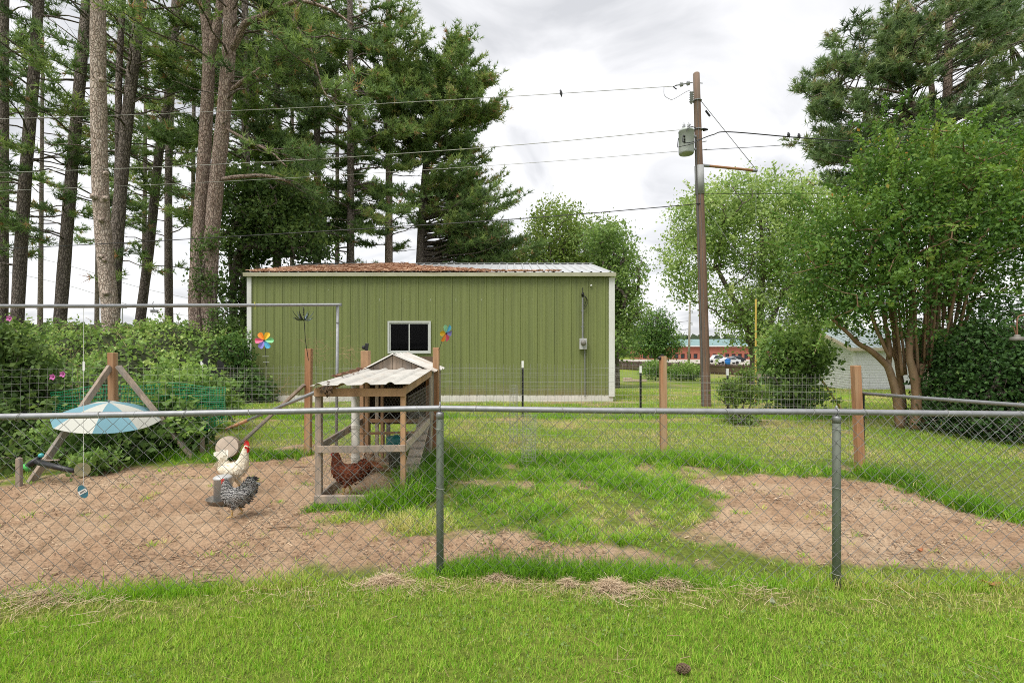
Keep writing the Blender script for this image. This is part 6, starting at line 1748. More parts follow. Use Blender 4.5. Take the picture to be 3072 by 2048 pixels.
M['leaf_maple'] = leaf_mat('maple_leaves', [(0, (0.094, 0.165, 0.050)), (.4, (0.204, 0.319, 0.094)), (.8, (0.396, 0.517, 0.176)), (1, (0.550, 0.627, 0.286))], .42)
M['leaf_gum'] = leaf_mat('sweetgum_leaves', [(0, (.035, .070, .022)), (.5, (.095, .165, .045)), (1, (.21, .30, .085))], .38)
M['leaf_dark'] = leaf_mat('dark_leaves', [(0, (0.026, 0.064, 0.019)), (.5, (0.066, 0.142, 0.038)), (.9, (0.142, 0.255, 0.061)), (1, (0.208, 0.321, 0.085))], .3)
M['leaf_myrtle'] = leaf_mat('crepe_myrtle_leaves', [(0, (0.039, 0.092, 0.020)), (.45, (0.099, 0.203, 0.042)), (.8, (0.197, 0.323, 0.065)), (.93, (0.342, 0.381, 0.079)), (1, (0.605, 0.290, 0.079))], .38)
M['leaf_bright'] = leaf_mat('bright_shrub_leaves', [(0, (0.066, 0.125, 0.037)), (.5, (0.178, 0.297, 0.079)), (.85, (0.330, 0.475, 0.132)), (1, (0.488, 0.594, 0.211))], .42)
M['leaf_yellow'] = leaf_mat('olive_leaves', [(0, (0.087, 0.147, 0.039)), (.5, (0.196, 0.293, 0.070)), (1, (0.391, 0.450, 0.128))], .4)

def broadleaf(name, label, cat, trunks, lobes, nclump, per, size, leafm, bark, seed, Rc=.4, rtip=.008, tint0=.5, group=None, shell=.55, aspect=.6, crown='crown', toptint=.0, shoots=0, shoot_len=.6):
    """trunks: list of (polyline, r0, r1); lobes: (centre, radii, weight)"""
    rg = np.random.default_rng(seed)
    t = thing(name, label, cat, trunks[0][0][0], group)
    nodes = []
    for pl, r0, r1 in trunks:
        sp = smooth_path(pl, 5)
        MB().tube(sp, [r0, (r0 + r1) / 2, r1], 10).build('trunk' , M[bark], t, smooth=True)
        b = len(nodes)
        for i, q in enumerate(sp):
            if i >= len(sp) * .35: nodes.append((q, -1 if len(nodes) == b else len(nodes) - 1))
    w = np.array([l[2] for l in lobes], float); w /= w.sum()
    pick = rg.choice(len(lobes), nclump, p=w)
    C = np.array([lobes[i][0] for i in pick]); R = np.array([lobes[i][1] for i in pick])
    u = unit(rg.normal(size=(nclump, 3))) * (rg.random((nclump, 1)) ** (1 / 3.) * (1 - shell) + shell * rg.random((nclump, 1)) ** .15)
    u = u * rg.choice([1.0, 1.0, 1.0, 1.22], (nclump, 1))
    T = C + u * R
    tw = T[rg.random(nclump) < min(1, 420 / nclump)]
    Pn, par, rad = grow(nodes, tw, rtip)
    k = par >= 0
    V, F = seg_tubes(Pn[par[k]], Pn[k], np.minimum(rad[par[k]], rad[k] * 1.6), rad[k], 5); npmesh('branches', V, F, M[bark], t, smooth=True)
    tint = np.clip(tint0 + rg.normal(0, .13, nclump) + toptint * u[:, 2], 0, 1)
    CC = np.repeat(T, per, 0) + rg.normal(0, Rc * .5, (nclump * per, 3)) * np.array([1, 1, .75])
    tt = np.clip(np.repeat(tint, per) + rg.normal(0, .09, nclump * per), 0, 1)
    if shoots:
        A, B, sc, st = [], [], [], []
        for _ in range(shoots):
            i = rg.choice(len(lobes), p=w); d0 = unit(rg.normal(size=3) + np.array([0, 0, .55])); p = lobes[i][0] + d0 * lobes[i][1] * .8
            d = unit(d0 + np.array([0, 0, .5]) + rg.normal(0, .25, 3)); Ls = shoot_len * rg.uniform(.5, 1.3); ti = np.clip(tint0 + .2 + rg.normal(0, .12), 0, 1); nl = int(Ls / (size * .32)) + 2
            for q in range(nl):
                f = q / nl; c = p + d * Ls * f + np.array([0, 0, -.25 * Ls * f * f]); 
                if q: A.append(last); B.append(c)
                last = c
                sc += [c + rg.normal(0, size * .4, 3), c + rg.normal(0, size * .4, 3)]; st += [ti, ti]
        Vs_, Fs_ = seg_tubes(np.array(A), np.array(B), .004, .003, 4); npmesh('shoots', Vs_, Fs_, M[bark], t)
        CC = np.concatenate([CC, np.array(sc)]); tt = np.concatenate([tt, np.array(st)])
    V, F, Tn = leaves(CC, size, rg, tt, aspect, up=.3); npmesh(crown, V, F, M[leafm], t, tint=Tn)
    return t
def lobe(px, py, Y, rx, ry, ryy, w=None):
    """an ellipsoid of foliage: centre pixel, radii in pixels, depth radius in metres"""
    k = Y / FPX
    return (P(px, py, Y), np.array([rx * k, ryy, ry * k]), w or rx * ry * ryy)

# maple behind the pole
Ym = 36
tb = np.array([P(2262, 0, Ym)[0], Ym, terr(0, Ym) - .2])
broadleaf('maple_tree', 'tall light green maple behind the utility pole', 'tree',
    [([tb, P(2262, 1060, Ym), P(2235, 960, Ym), P(2190, 880, Ym), P(2150, 800, Ym)], .38, .12), ([tb + [.3, 0, .5], P(2275, 1020, Ym), P(2285, 900, Ym), P(2290, 760, Ym), P(2280, 650, Ym)], .30, .10), ([tb + [.4, 0, .5], P(2300, 1010, Ym), P(2340, 900, Ym), P(2380, 800, Ym)], .25, .10)],
    [lobe(2110, 660, Ym, 95, 90, 3), lobe(2060, 790, Ym, 70, 100, 2.6), lobe(2200, 600, Ym, 80, 75, 3), lobe(2320, 590, Ym, 80, 70, 3), lobe(2420, 640, Ym, 90, 90, 3), lobe(2250, 720, Ym, 130, 110, 3.2), lobe(2400, 780, Ym, 120, 110, 3.2), lobe(2330, 930, Ym, 120, 80, 3), lobe(2200, 900, Ym, 80, 60, 2.5), lobe(2250, 990, Ym, 90, 55, 2.6), lobe(2480, 900, Ym, 80, 100, 2.8), lobe(2450, 1010, Ym, 80, 50, 2.8), lobe(2070, 870, Ym, 50, 40, 2)],
    2100, 26, .21, 'leaf_maple', 'bark_dark', 51, Rc=.85, rtip=.012, tint0=.60, toptint=.15, shell=.35, shoots=120, shoot_len=1.6)
# trees right behind the barn
Yb1 = 31
broadleaf('maple_tree', 'yellow green tree peeking over the right half of the barn roof', 'tree', [([P(1690, 1110, Yb1), P(1685, 900, Yb1), P(1690, 740, Yb1)], .22, .08)],
    [lobe(1670, 690, Yb1, 80, 85, 2.2), lobe(1600, 760, Yb1, 50, 50, 2), lobe(1745, 740, Yb1, 75, 75, 2.2), lobe(1800, 700, Yb1, 40, 35, 1.6), lobe(1690, 830, Yb1, 120, 80, 2.4)], 650, 26, .18, 'leaf_yellow', 'bark_dark', 52, Rc=.75, rtip=.012, tint0=.55)
Yb2 = 27
broadleaf('oak_tree', 'darker green tree just right of the barn end wall', 'tree', [([P(1850, 1090, Yb2) * [1, 1, 0] + [0, 0, -.8], P(1848, 1000, Yb2), P(1842, 850, Yb2)], .2, .07)],
    [lobe(1835, 740, Yb2, 55, 60, 1.8), lobe(1870, 830, Yb2, 60, 70, 1.9), lobe(1820, 860, Yb2, 60, 80, 1.9), lobe(1880, 930, Yb2, 48, 60, 1.8), lobe(1850, 1010, Yb2, 60, 60, 1.8), lobe(1790, 720, Yb2, 50, 40, 1.8)], 620, 26, .17, 'leaf_maple', 'bark_dark', 53, Rc=.65, rtip=.010, tint0=.40)
# small upright ornamental tree in the far yard
Ys = 52
broadleaf('pear_tree', 'small grey green tree with upright twigs far beyond the barn', 'tree', [([P(1965, 1100, Ys), P(1965, 1060, Ys), P(1965, 990, Ys)], .16, .06)],
    [lobe(1968, 985, Ys, 48, 52, 1.9), lobe(1945, 1030, Ys, 48, 40, 1.9), lobe(1995, 1030, Ys, 42, 40, 1.9)], 420, 26, .22, 'leaf_dark', 'bark_grey', 54, Rc=.9, rtip=.012, tint0=.72)
for k in range(1):
    rg = np.random.default_rng(541); A, B = [], []
    for _ in range(70):
        a0 = P(rg.uniform(1935, 2000), rg.uniform(960, 1020), Ys); d = np.array([(a0[0] - P(1967, 0, Ys)[0]) * .5, 0, rg.uniform(1.0, 2.0)]); A.append(a0); B.append(a0 + d)
    tw_ = [o for o in bpy.data.objects if o.name.startswith('pear_tree')][0]
    V, F = seg_tubes(np.array(A), np.array(B), .03, .012, 4); npmesh('twigs', V, F, M['bark_grey'], tw_)
# dark broadleaf tree among the pines, left of the barn roof
Yd = 18.5
broadleaf('sweetgum_tree', 'dark broadleaf tree below the pines at the barn roof corner', 'tree', [([P(705, 1010, Yd), P(700, 860, Yd), P(735, 700, Yd), P(770, 600, Yd)], .16, .06), ([P(700, 880, Yd), P(690, 760, Yd), P(700, 640, Yd)], .10, .04)],
    [lobe(770, 570, Yd, 90, 50, 1.6), lobe(880, 580, Yd, 80, 50, 1.6), lobe(720, 640, Yd, 55, 60, 1.4), lobe(830, 660, Yd, 110, 55, 1.7), lobe(740, 740, Yd, 60, 40, 1.5), lobe(900, 730, Yd, 80, 50, 1.6), lobe(700, 850, Yd, 35, 60, 1.0), lobe(720, 940, Yd, 30, 50, 1.0)],
    640, 26, .15, 'leaf_gum', 'bark_dark', 55, Rc=.55, rtip=.008, tint0=.5, toptint=.3, shell=.4)
broadleaf('climbing_vine', 'leafy vine climbing the foot of the twin trunks', 'vine', [([P(655, 1050, 15.4), P(650, 960, 15.4), P(640, 850, 15.45)], .03, .015)],
    [lobe(660, 960, 15.4, 30, 60, .35), lobe(615, 850, 15.5, 35, 35, .3), lobe(640, 720, 15.5, 25, 30, .25), lobe(690, 1000, 15.4, 40, 40, .4), lobe(600, 780, 15.55, 14, 60, .2)], 150, 20, .09, 'leaf_gum', 'bark_dark', 56, Rc=.3, rtip=.004, tint0=.5)

# crepe myrtle
Yc = 9.8
def cm(px, py, dy=0): return P(px, py, Yc + dy)
cb0 = [(2680, 1290, .0), (2735, 1290, -.2), (2765, 1290, .25), (2800, 1285, .1)]
tr_ = [([(cm(2700, 1284)), cm(2690, 1190), cm(2668, 1110), cm(2650, 1085), cm(2610, 1050), cm(2575, 1030), cm(2545, 1000), cm(2500, 960)], .085, .03),
       ([cm(2665, 1100, .02), cm(2668, 1040, .05), cm(2655, 960, .1), cm(2640, 850, .1), cm(2620, 700, .1)], .055, .022),
       ([cm(2712, 1286, .3), cm(2706, 1180, .3), cm(2690, 1060, .3), cm(2680, 940, .3), cm(2670, 780, .4), cm(2660, 600, .4)], .075, .025),
       ([cm(2745, 1290, -.2), cm(2750, 1180, -.2), cm(2738, 1110, -.2), cm(2728, 1060, -.2), cm(2735, 960, -.1), cm(2744, 800, 0), cm(2752, 560, 0)], .095, .028),
       ([cm(2748, 1150, -.15), cm(2765, 1100, -.1), cm(2785, 1060, .0), cm(2795, 960, .0), cm(2800, 800, .1), cm(2790, 560, .1)], .07, .024),
       ([cm(2785, 1288, .15), cm(2790, 1190, .15), cm(2812, 1110, .1), cm(2840, 1070, .1), cm(2850, 980, .1), cm(2855, 820, .2), cm(2880, 600, .2)], .085, .026),
       ([cm(2812, 1110, .1), cm(2795, 1080, 0), cm(2790, 1050, -.1), cm(2775, 940, -.1), cm(2780, 780, -.2)], .045, .02),
       ([cm(2775, 1290, .6), cm(2760, 1150, .6), cm(2770, 1000, .7), cm(2830, 830, .8), cm(2920, 640, .8)], .07, .024),
       ([cm(2840, 1075, .1), cm(2880, 1010, .1), cm(2920, 900, .1), cm(2980, 760, .2)], .045, .018)]
rs = np.random.default_rng(571)
for k in range(20):
    f_ = (k + rs.uniform(.2, .8)) / 20; xb = 2665 + 190 * f_; xt = 2400 + 690 * f_ + rs.normal(0, 20); yt = 540 + 280 * abs(f_ - .5) * 1.4 + rs.uniform(0, 180); dy = rs.uniform(-.9, .6)
    xm = xb + (xt - xb) * .42 + rs.normal(0, 12)
    tr_.append(([cm(xb, 1110 + rs.uniform(-40, 20), dy * .3), cm(xb + (xm - xb) * .35, 990, dy * .5), cm(xm, 800, dy * .8), cm(xt, yt, dy)], rs.uniform(.022, .034), .007))
broadleaf('crepe_myrtle', 'large multi-stemmed crepe myrtle with tan trunks beside the white garage', 'tree', tr_,
    [lobe(2620, 700, Yc, 130, 130, 1.2), lobe(2700, 560, Yc, 90, 110, 1.1), lobe(2720, 430, Yc, 50, 60, .6), lobe(2800, 520, Yc, 90, 110, 1.2), lobe(2900, 480, Yc, 70, 90, 1.0), lobe(2960, 620, Yc, 120, 140, 1.4), lobe(2800, 720, Yc, 160, 130, 1.5), lobe(2520, 720, Yc, 90, 110, 1.1), lobe(2560, 860, Yc, 110, 90, 1.2), lobe(2440, 800, Yc, 60, 80, .9), lobe(2480, 900, Yc, 80, 60, 1.0), lobe(2680, 880, Yc, 130, 60, 1.3, 8000), lobe(2850, 860, Yc, 140, 70, 1.4, 9000), lobe(3010, 820, Yc, 110, 130, 1.4), lobe(2640, 990, Yc, 110, 22, 1.0, 2500), lobe(2900, 1000, Yc, 110, 30, 1.2, 6000), lobe(2620, 480, Yc, 40, 60, .6, 2500), lobe(3080, 600, Yc, 80, 160, 1.3), lobe(2650, 600, Yc + .2, 40, 150, .8)],
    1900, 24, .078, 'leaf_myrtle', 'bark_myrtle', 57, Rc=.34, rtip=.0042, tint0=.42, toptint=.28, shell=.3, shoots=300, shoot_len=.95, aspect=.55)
# shrub at the fence, below the garage
Yf = 11.8
broadleaf('elderberry_shrub', 'rounded leafy shrub in front of the white garage', 'shrub', [([G(2395, 1245), P(2395, 1180, Yf), P(2390, 1090, Yf)], .05, .02), ([G(2405, 1245), P(2420, 1170, Yf), P(2440, 1080, Yf)], .03, .015), ([G(2385, 1245), P(2370, 1150, Yf), P(2345, 1080, Yf)], .03, .015)],
    [lobe(2395, 1060, Yf, 75, 45, .5), lobe(2340, 1100, Yf, 50, 40, .5), lobe(2425, 1100, Yf, 34, 45, .4), lobe(2395, 1180, Yf, 60, 45, .45), lobe(2345, 1015, Yf, 32, 20, .35), lobe(2300, 1060, Yf, 20, 16, .25), lobe(2330, 1170, Yf, 30, 25, .3), lobe(2430, 1010, Yf, 20, 22, .3)], 250, 24, .105, 'leaf_bright', 'bark_dark', 58, Rc=.34, rtip=.005, tint0=.44, toptint=.35, shell=.25, shoots=60, shoot_len=.5)
# low sapling clump
Yg2 = 10.3
broadleaf('sapling', 'low branching sapling on the lawn beside the utility pole', 'shrub',
    [([G(2218, 1276), P(2200, 1190, Yg2), P(2170, 1140, Yg2)], .02, .008), ([G(2222, 1276), P(2235, 1190, Yg2), P(2250, 1110, Yg2)], .02, .008), ([G(2226, 1276), P(2260, 1200, Yg2), P(2295, 1170, Yg2)], .02, .008), ([G(2215, 1276), P(2185, 1220, Yg2), P(2165, 1200, Yg2)], .015, .006)],
    [lobe(2195, 1180, Yg2, 22, 45, .2), lobe(2240, 1150, Yg2, 22, 60, .2), lobe(2275, 1185, Yg2, 25, 25, .2), lobe(2225, 1260, Yg2, 40, 16, .25), lobe(2165, 1165, Yg2, 10, 25, .1)], 170, 20, .06, 'leaf_yellow', 'bark_dark', 59, Rc=.16, rtip=.003, tint0=.35)

# hedge mass on the right edge: three separate shrubs
for k, (lb, lobes_, seed, ti) in enumerate((
    ('dark evergreen shrub right of the crepe myrtle trunks', [lobe(2880, 1180, 9.3, 60, 90, .7), lobe(2900, 1080, 9.4, 70, 70, .8), lobe(2860, 1250, 9.2, 50, 40, .6)], 61, .30),
    ('dark arching evergreen shrub in the middle of the hedge', [lobe(2985, 1170, 8.8, 80, 110, .9), lobe(2960, 1060, 9.0, 90, 80, .9), lobe(2990, 1270, 8.6, 70, 40, .7)], 62, .25),
    ('tall dark evergreen shrub at the right edge of the view', [lobe(3090, 1150, 8.4, 90, 130, 1.0), lobe(3080, 1000, 8.6, 90, 100, 1.0), lobe(3110, 1290, 8.2, 90, 50, .8), lobe(3170, 1100, 8.2, 90, 150, 1.0)], 63, .32))):
    c = lobes_[0][0]
    broadleaf('evergreen_shrub', lb, 'shrub', [([np.array([c[0], c[1] + .3, -.1]), np.array([c[0], c[1] + .3, .6]), np.array([c[0], c[1] + .2, 1.2])], .06, .03)], lobes_, 380, 28, .068, 'leaf_dark', 'bark_dark', seed, Rc=.36, rtip=.005, tint0=ti, group='dark evergreen hedge', shell=.5, toptint=.3, shoots=40, shoot_len=.5)

# ---- the bramble bank on the left
rg = np.random.default_rng(90)
def bank_h(x, y):
    edge = sstep(0.0, 1.6, (-7.35 + .25 * np.sin(y * 1.3)) - x) * sstep(7.8, 9.6, y + .25 * np.sin(x * 2))
    h = .42 + 1.5 * sstep(8.5, 15.0, y) + (fbm(x * .7, y * .7, 95) - .5) * 1.6 + (fbm(x * 2.3, y * 2.3, 96, 3) - .5) * .9
    return np.maximum(h, .2) * edge
bx, by = np.meshgrid(np.linspace(-24, -6.8, 120), np.linspace(7.8, 20, 90))
bz = bank_h(bx, by) - .10
ii = (np.arange(89)[:, None] * 120 + np.arange(119)[None]).ravel()
bank = thing('bramble_bank', 'rising bank of brambles and vines under the pines', 'undergrowth', (-10, 12, 0)); bank['kind'] = 'stuff'
npmesh('shaded_interior', np.stack([bx, by, bz], -1).reshape(-1, 3), np.stack([ii, ii + 1, ii + 121, ii + 120], 1), mat('bramble_shade_fill', (.030, .038, .014), .95, var=.4, vscale=8), bank, smooth=True)  # dark green filler sheet blocks see-through; shade inside the brambles put into its colour
n = 105000
x = rng.uniform(-22, -6.8, n); y = rng.uniform(8.0, 19, n)
k = (np.abs(x) < 1.09 * y + 1.0) & (rng.random(n) < np.clip(16 / y, .3, 1)); x, y = x[k], y[k]
h = bank_h(x, y); k = h > .08; x, y, h = x[k], y[k], h[k]
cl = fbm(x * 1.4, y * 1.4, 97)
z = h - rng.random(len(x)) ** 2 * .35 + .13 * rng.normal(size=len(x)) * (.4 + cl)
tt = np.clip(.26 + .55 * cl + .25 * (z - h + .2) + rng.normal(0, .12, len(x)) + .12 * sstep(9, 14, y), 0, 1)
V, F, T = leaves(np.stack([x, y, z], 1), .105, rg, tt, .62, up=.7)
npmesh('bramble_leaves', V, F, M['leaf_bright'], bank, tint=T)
A, B = [], []
LC, LT = [], []
for _ in range(520):
    x_, y_ = rg.uniform(-17, -7.2), rg.uniform(8.2, 16); h_ = float(bank_h(np.array(x_), np.array(y_)))
    if h_ < .2: continue
    a = np.array([x_, y_, h_ - .15]); d = rg.normal(0, .22, 3) + [0, 0, .28]; e_ = a + d
    e2 = e_ + rg.normal(0, .18, 3) + [0, 0, -.04]
    A += [a, e_]; B += [e_, e2]
    if rg.random() < .75:
        ti = np.clip(rg.normal(.62, .18), 0, 1)
        for f in np.linspace(.3, 1, 7):
            LC += [a * (1 - f) + e_ * f + rg.normal(0, .04, 3), e_ * (1 - f) + e2 * f + rg.normal(0, .04, 3)]; LT += [ti, ti]
V, F = seg_tubes(np.array(A), np.array(B), .006, .004, 4); npmesh('dry_canes', V, F, M['dry_vine'], bank)
V, F, T = leaves(np.array(LC), .10, rg, np.array(LT), .6, up=.4); npmesh('cane_leaves', V, F, M['leaf_bright'], bank, tint=T)

def shrub_leafy(name, label, cat, base, lobes, n, per, size, leafm, seed, tint0, Rc=.25, group=None, toptint=.25, aspect=.6):
    b = np.array(base, float)
    return broadleaf(name, label, cat, [([b + [0, 0, -.1], b + [.02, 0, .25], b + [.0, .02, .5]], .025, .012)], lobes, n, per, size, leafm, 'bark_dark', seed, Rc=Rc, rtip=.003, tint0=tint0, group=group, shell=.6, toptint=toptint, aspect=aspect, shoots=int(n * .16), shoot_len=.4)
o = shrub_leafy('hibiscus_shrub', 'tall shrub with pink flowers at the left edge of the pen', 'shrub', (-7.3, 7.2, 0), [lobe(30, 1150, 7.4, 90, 110, .6), lobe(90, 1190, 7.6, 60, 80, .4), lobe(0, 1020, 7.5, 60, 60, .5), lobe(40, 1300, 6.9, 70, 80, .5), lobe(-60, 1200, 7.2, 90, 200, .6), lobe(20, 1400, 6.3, 45, 45, .3)], 540, 26, .085, 'leaf_gum', 71, .45)
M['pink'] = plain('pink_petals', (.50, .12, .36), .6)
for (px, py) in ((160, 1130), (190, 1122), (30, 955)):
    c = Vector(P(px, py, 6.95))
    fl = MB()
    for k in range(5):
        a = 2 * math.pi * k / 5; ux_, uy_ = Vector((math.cos(a), 0, math.sin(a))), Vector((-math.sin(a), 0, math.cos(a)))
        V = [c, c + (ux_ * .03 + uy_ * .02) + Vector((0, -.012, 0)), c + ux_ * .05 + Vector((0, -.022, 0)), c + (ux_ * .03 - uy_ * .02) + Vector((0, -.012, 0))]
        fl.add(V, [(0, 1, 2, 3)])
    fo_ = fl.build('flower', M['pink'], o)
    MB().ball(c + Vector((0, -.008, 0)), .010, 8, 6).build('flower_eye', plain('flower_eye', (.20, .01, .08)), fo_)
shrub_leafy('maple_seedling_bush', 'bright leafy bush beside the umbrella at the corner post', 'shrub', (-5.6, 7.7, 0), [lobe(540, 1220, 7.8, 65, 50, .35), lobe(560, 1180, 8.0, 60, 35, .4), lobe(440, 1320, 7.2, 70, 40, .3), lobe(560, 1290, 7.5, 50, 45, .35), lobe(500, 1275, 7.4, 60, 30, .25)], 330, 24, .095, 'leaf_bright', 72, .36, toptint=.4)
shrub_leafy('maple_seedling_bush', 'light green vine bush behind the netting near the rooster silhouette', 'shrub', (-6.9, 9.2, 0), [lobe(560, 1170, 9.3, 90, 45, .5), lobe(620, 1210, 9.5, 70, 35, .5), lobe(500, 1150, 9.2, 60, 30, .4)], 260, 24, .10, 'leaf_bright', 73, .58)
shrub_leafy('weedy_bush', 'low weedy bush under the umbrella in front of the netting', 'weeds', (-5.9, 6.9, 0), [lobe(250, 1340, 6.7, 60, 40, .3), lobe(290, 1390, 6.3, 40, 28, .25), lobe(180, 1310, 6.9, 50, 40, .3)], 150, 22, .07, 'leaf_bright', 74, .40, Rc=.18)
shrub_leafy('weedy_bush', 'ivy clump at the foot of the barn left corner', 'weeds', (-8.5, 14.4, 0), [lobe(720, 1150, 14.4, 50, 45, .5), lobe(700, 1060, 14.6, 45, 60, .5), lobe(770, 1180, 14.5, 40, 18, .4)], 150, 24, .10, 'leaf_dark', 75, .55)

# clover patches in the mown lawn
n = 9000
x, y = rect(n, -4.5, 4.5, 1.9, 3.3)
k = fbm(x * 1.7, y * 1.7, 151) > .64; x, y = x[k], y[k]
V, F, T = leaves(np.stack([x, y, rng.uniform(.02, .045, len(x))], 1), .015, rng, rng.uniform(.8, 1, len(x)), .95, up=2.5)
tag(npmesh('clover', V, F, M['leaf_gum'], tint=T), 'small dark clover patches in the mown lawn', 'clover', kind='stuff')

# ------------------------------------------------------------------ right neighbour's garage
M['siding'] = mat('white_siding', (.70, .70, .69), .6, var=.05, vscale=3)
M['roof_blue'] = mat('pale_green_metal_roof', (.42, .49, .48), .45, .2, var=.07, vscale=3)
M['soffit'] = mat('cream_soffit', (.50, .43, .33), .7, var=.1)
gar = thing('garage', 'white lap-sided garage with pale green metal roof behind the shrubs', 'garage', (18, 25, -.6))
GY = 25.0; gz0 = -.62; gze = 1.66
gxa, gxb, gxc = P(2425, 0, GY)[0], P(2558, 0, GY)[0], P(2700, 0, GY)[0]
gxa = P(2440, 0, GY + 5)[0]
A_ = np.array([gxb, GY, 0]); B_ = np.array([gxc + 1.2, GY + .6, 0]); D_ = np.array([gxa, GY + 5.2, 0])
nb_ = 17; bh = (gze - gz0) / nb_
for k in range(nb_):
    z0 = gz0 + k * bh
    for (p_, q_) in ((A_, B_), (D_, A_)):
        d_ = unit(q_ - p_); nrm = np.array([d_[1], -d_[0], 0])
        V = [p_ + nrm * .022 + [0, 0, z0], q_ + nrm * .022 + [0, 0, z0], q_ + nrm * .004 + [0, 0, z0 + bh + .004], p_ + nrm * .004 + [0, 0, z0 + bh + .004], p_ - nrm * .01 + [0, 0, z0], q_ - nrm * .01 + [0, 0, z0], q_ - nrm * .01 + [0, 0, z0 + bh], p_ - nrm * .01 + [0, 0, z0 + bh]]
        MB().add(V, [(0, 1, 2, 3), (5, 4, 7, 6), (1, 0, 4, 5), (3, 2, 6, 7), (0, 3, 7, 4), (2, 1, 5, 6)]).build('siding_board', M['siding'], gar)
MB().beam(A_ + [0, -.03, gz0], A_ + [0, -.03, gze], .14, .14, up=(0, 1, 0)).build('corner_board', M['white_paint'], gar)
# roof: ridge runs parallel to the right wall, gable end toward the left
rid0 = np.array([gxa + (gxb - gxa) * .45 - .9, GY + 2.6, gze + 1.0]); E_ = A_ + np.array([-.45, -.5, gze - .05]); E2 = B_ + np.array([.5, -.5, gze - .05]); rid1 = rid0 + (B_ - A_) + np.array([.9, 0, 0])
Bk = D_ + np.array([-.5, .5, gze - .05]); Bk2 = Bk + (B_ - A_) + np.array([.9, 0, 0])
V = [E_, E2, rid1, rid0]; mb = MB(); mb.add(V + [v + np.array([0, 0, -.05]) for v in V], [(0, 1, 2, 3), (7, 6, 5, 4), (0, 4, 5, 1), (3, 2, 6, 7), (0, 3, 7, 4), (1, 5, 6, 2)]); mb.build('roof_slope', M['roof_blue'], gar)
for t in np.linspace(.02, .98, 14):
    a = E_ * (1 - t) + E2 * t; b = rid0 * (1 - t) + rid1 * t
    MB().beam(a + [0, 0, .015], b + [0, 0, .015], .03, .03).build('standing_seam', M['roof_blue'], gar)
V = [Bk, rid0, rid1, Bk2]; MB().add(V, [(0, 1, 2, 3)]).build('roof_slope', M['roof_blue'], gar)
MB().add([A_ + [0, 0, gze], D_ + [0, 0, gze], rid0 + [.3, 0, -.06]], [(0, 1, 2)]).build('gable', M['siding'], gar)
MB().beam(E_ + [0, 0, -.06], rid0 + [0, 0, -.06], .05, .16).build('fascia', M['soffit'], gar)
MB().beam(E_ + [0, 0, -.08], E2 + [0, 0, -.08], .05, .16).build('fascia', M['soffit'], gar)
MB().beam(Bk + [0, 0, -.06], rid0 + [0, 0, -.06], .05, .16).build('fascia', M['soffit'], gar)

# bird feeder bowl on a rusty pole at the right edge
fp = P(3052, 1015, 7.6)
o = thing('hanging_feeder', 'grey bowl-shaped feeder hanging from a rusty hook by the hedge', 'bird feeder', (fp[0] + .25, 7.6, 0))
M['rust'] = mat('rusty_iron', (.20, .10, .06), .8, var=.3, vscale=25)
MB().lathe([(.0, .065), (.035, .06), (.04, .03), (.085, .02), (.095, -.03), (.09, -.035), (.07, .0), (0, .01)], fp, 18).build('bowl', mat('weathered_grey_metal', (.16, .15, .13), .6, .3), o, smooth=True)
MB().tube([fp + [0, 0, .06], fp + [.0, 0, .28], fp + [.05, 0, .36], fp + [.22, 0, .34], fp + [.26, 0, .1], fp + [.26, 0, -1.75]], .010, 8, smooth=4).build('hook_pole', M['rust'], o)
MB().tube([fp + [-.02, 0, .06], fp + [-.05, 0, .17], fp + [-.10, 0, .20]], .007, 6).build('arm', M['rust'], o)

# ------------------------------------------------------------------ far yard
# dark board fence
df = thing('board_fence', 'dark brown board fence across the far end of the lawn', 'fence', (22, 70, -2))
fa, fb = np.array([15.6, 81.0]), np.array([33.0, 56.0])
Ln = np.linalg.norm(fb - fa); nb2 = int(Ln / .15); mb = MB(); rgf = random.Random(3)
for k in range(nb2):
    q = fa + (fb - fa) * (k + .5) / nb2; d_ = (fb - fa) / Ln
    zt = -.62 + rgf.uniform(-.03, .03)
    a0, a1 = q - d_ * .07, q + d_ * .07
    mb.add([(a0[0], a0[1], -2.1), (a1[0], a1[1], -2.1), (a1[0], a1[1], zt), (a0[0], a0[1], zt)], [(0, 1, 2, 3)])
mb.build('board_run', M['dark_wood'], df)
for k in range(int(Ln / 2.4)):
    q = fa + (fb - fa) * k * 2.4 / Ln; MB().box((q[0], q[1] - .08, -1.3), (.1, .1, 1.6)).build('post', M['dark_wood'], df)
for z_ in (-.9, -1.75): MB().beam((fa[0], fa[1] - .06, z_), (fb[0], fb[1] - .06, z_), .05, .09).build('rail', M['dark_wood'], df)
# low shrubs and boards at its foot
for k, (lb, px, py, rx, ry, Y) in enumerate((('low green shrub before the dark fence, nearer the barn', 1965, 1105, 35, 22, 48), ('wider low green shrub before the dark fence, touching the pole', 2058, 1112, 50, 24, 47))):
    c = P(px, py, Y); shrub_leafy('low_shrub', lb, 'shrub', (c[0], c[1], terr(0, Y)), [lobe(px, py, Y, rx, ry, 1.0), lobe(px - rx * .4, py + 8, Y, rx * .7, ry * .8, 1.0), lobe(px + rx * .5, py + 8, Y, rx * .6, ry * .8, 1.0)], 130, 24, .17, 'leaf_bright', 80 + k, .45, Rc=.5, group='low shrubs in the far yard')
c = P(1905, 1128, 42)
o = MB(); o.box((c[0], c[1], float(terr(0, 42)) + .12), (2.0, .3, .2)); o.box((c[0] - .6, c[1] + .2, float(terr(0, 42)) + .3), (.7, .35, .14), Matrix.Rotation(.2, 3, 'Z'))
tag(o.build('timber_edging', M['pale_wood'], bevel=.02), 'pale timber pieces lying on the far lawn', 'timber')
c = P(2292, 1145, 36)
o = thing('garden_cart', 'small grey box cart on the lawn under the maple', 'cart', (c[0], c[1], terr(0, 36)))
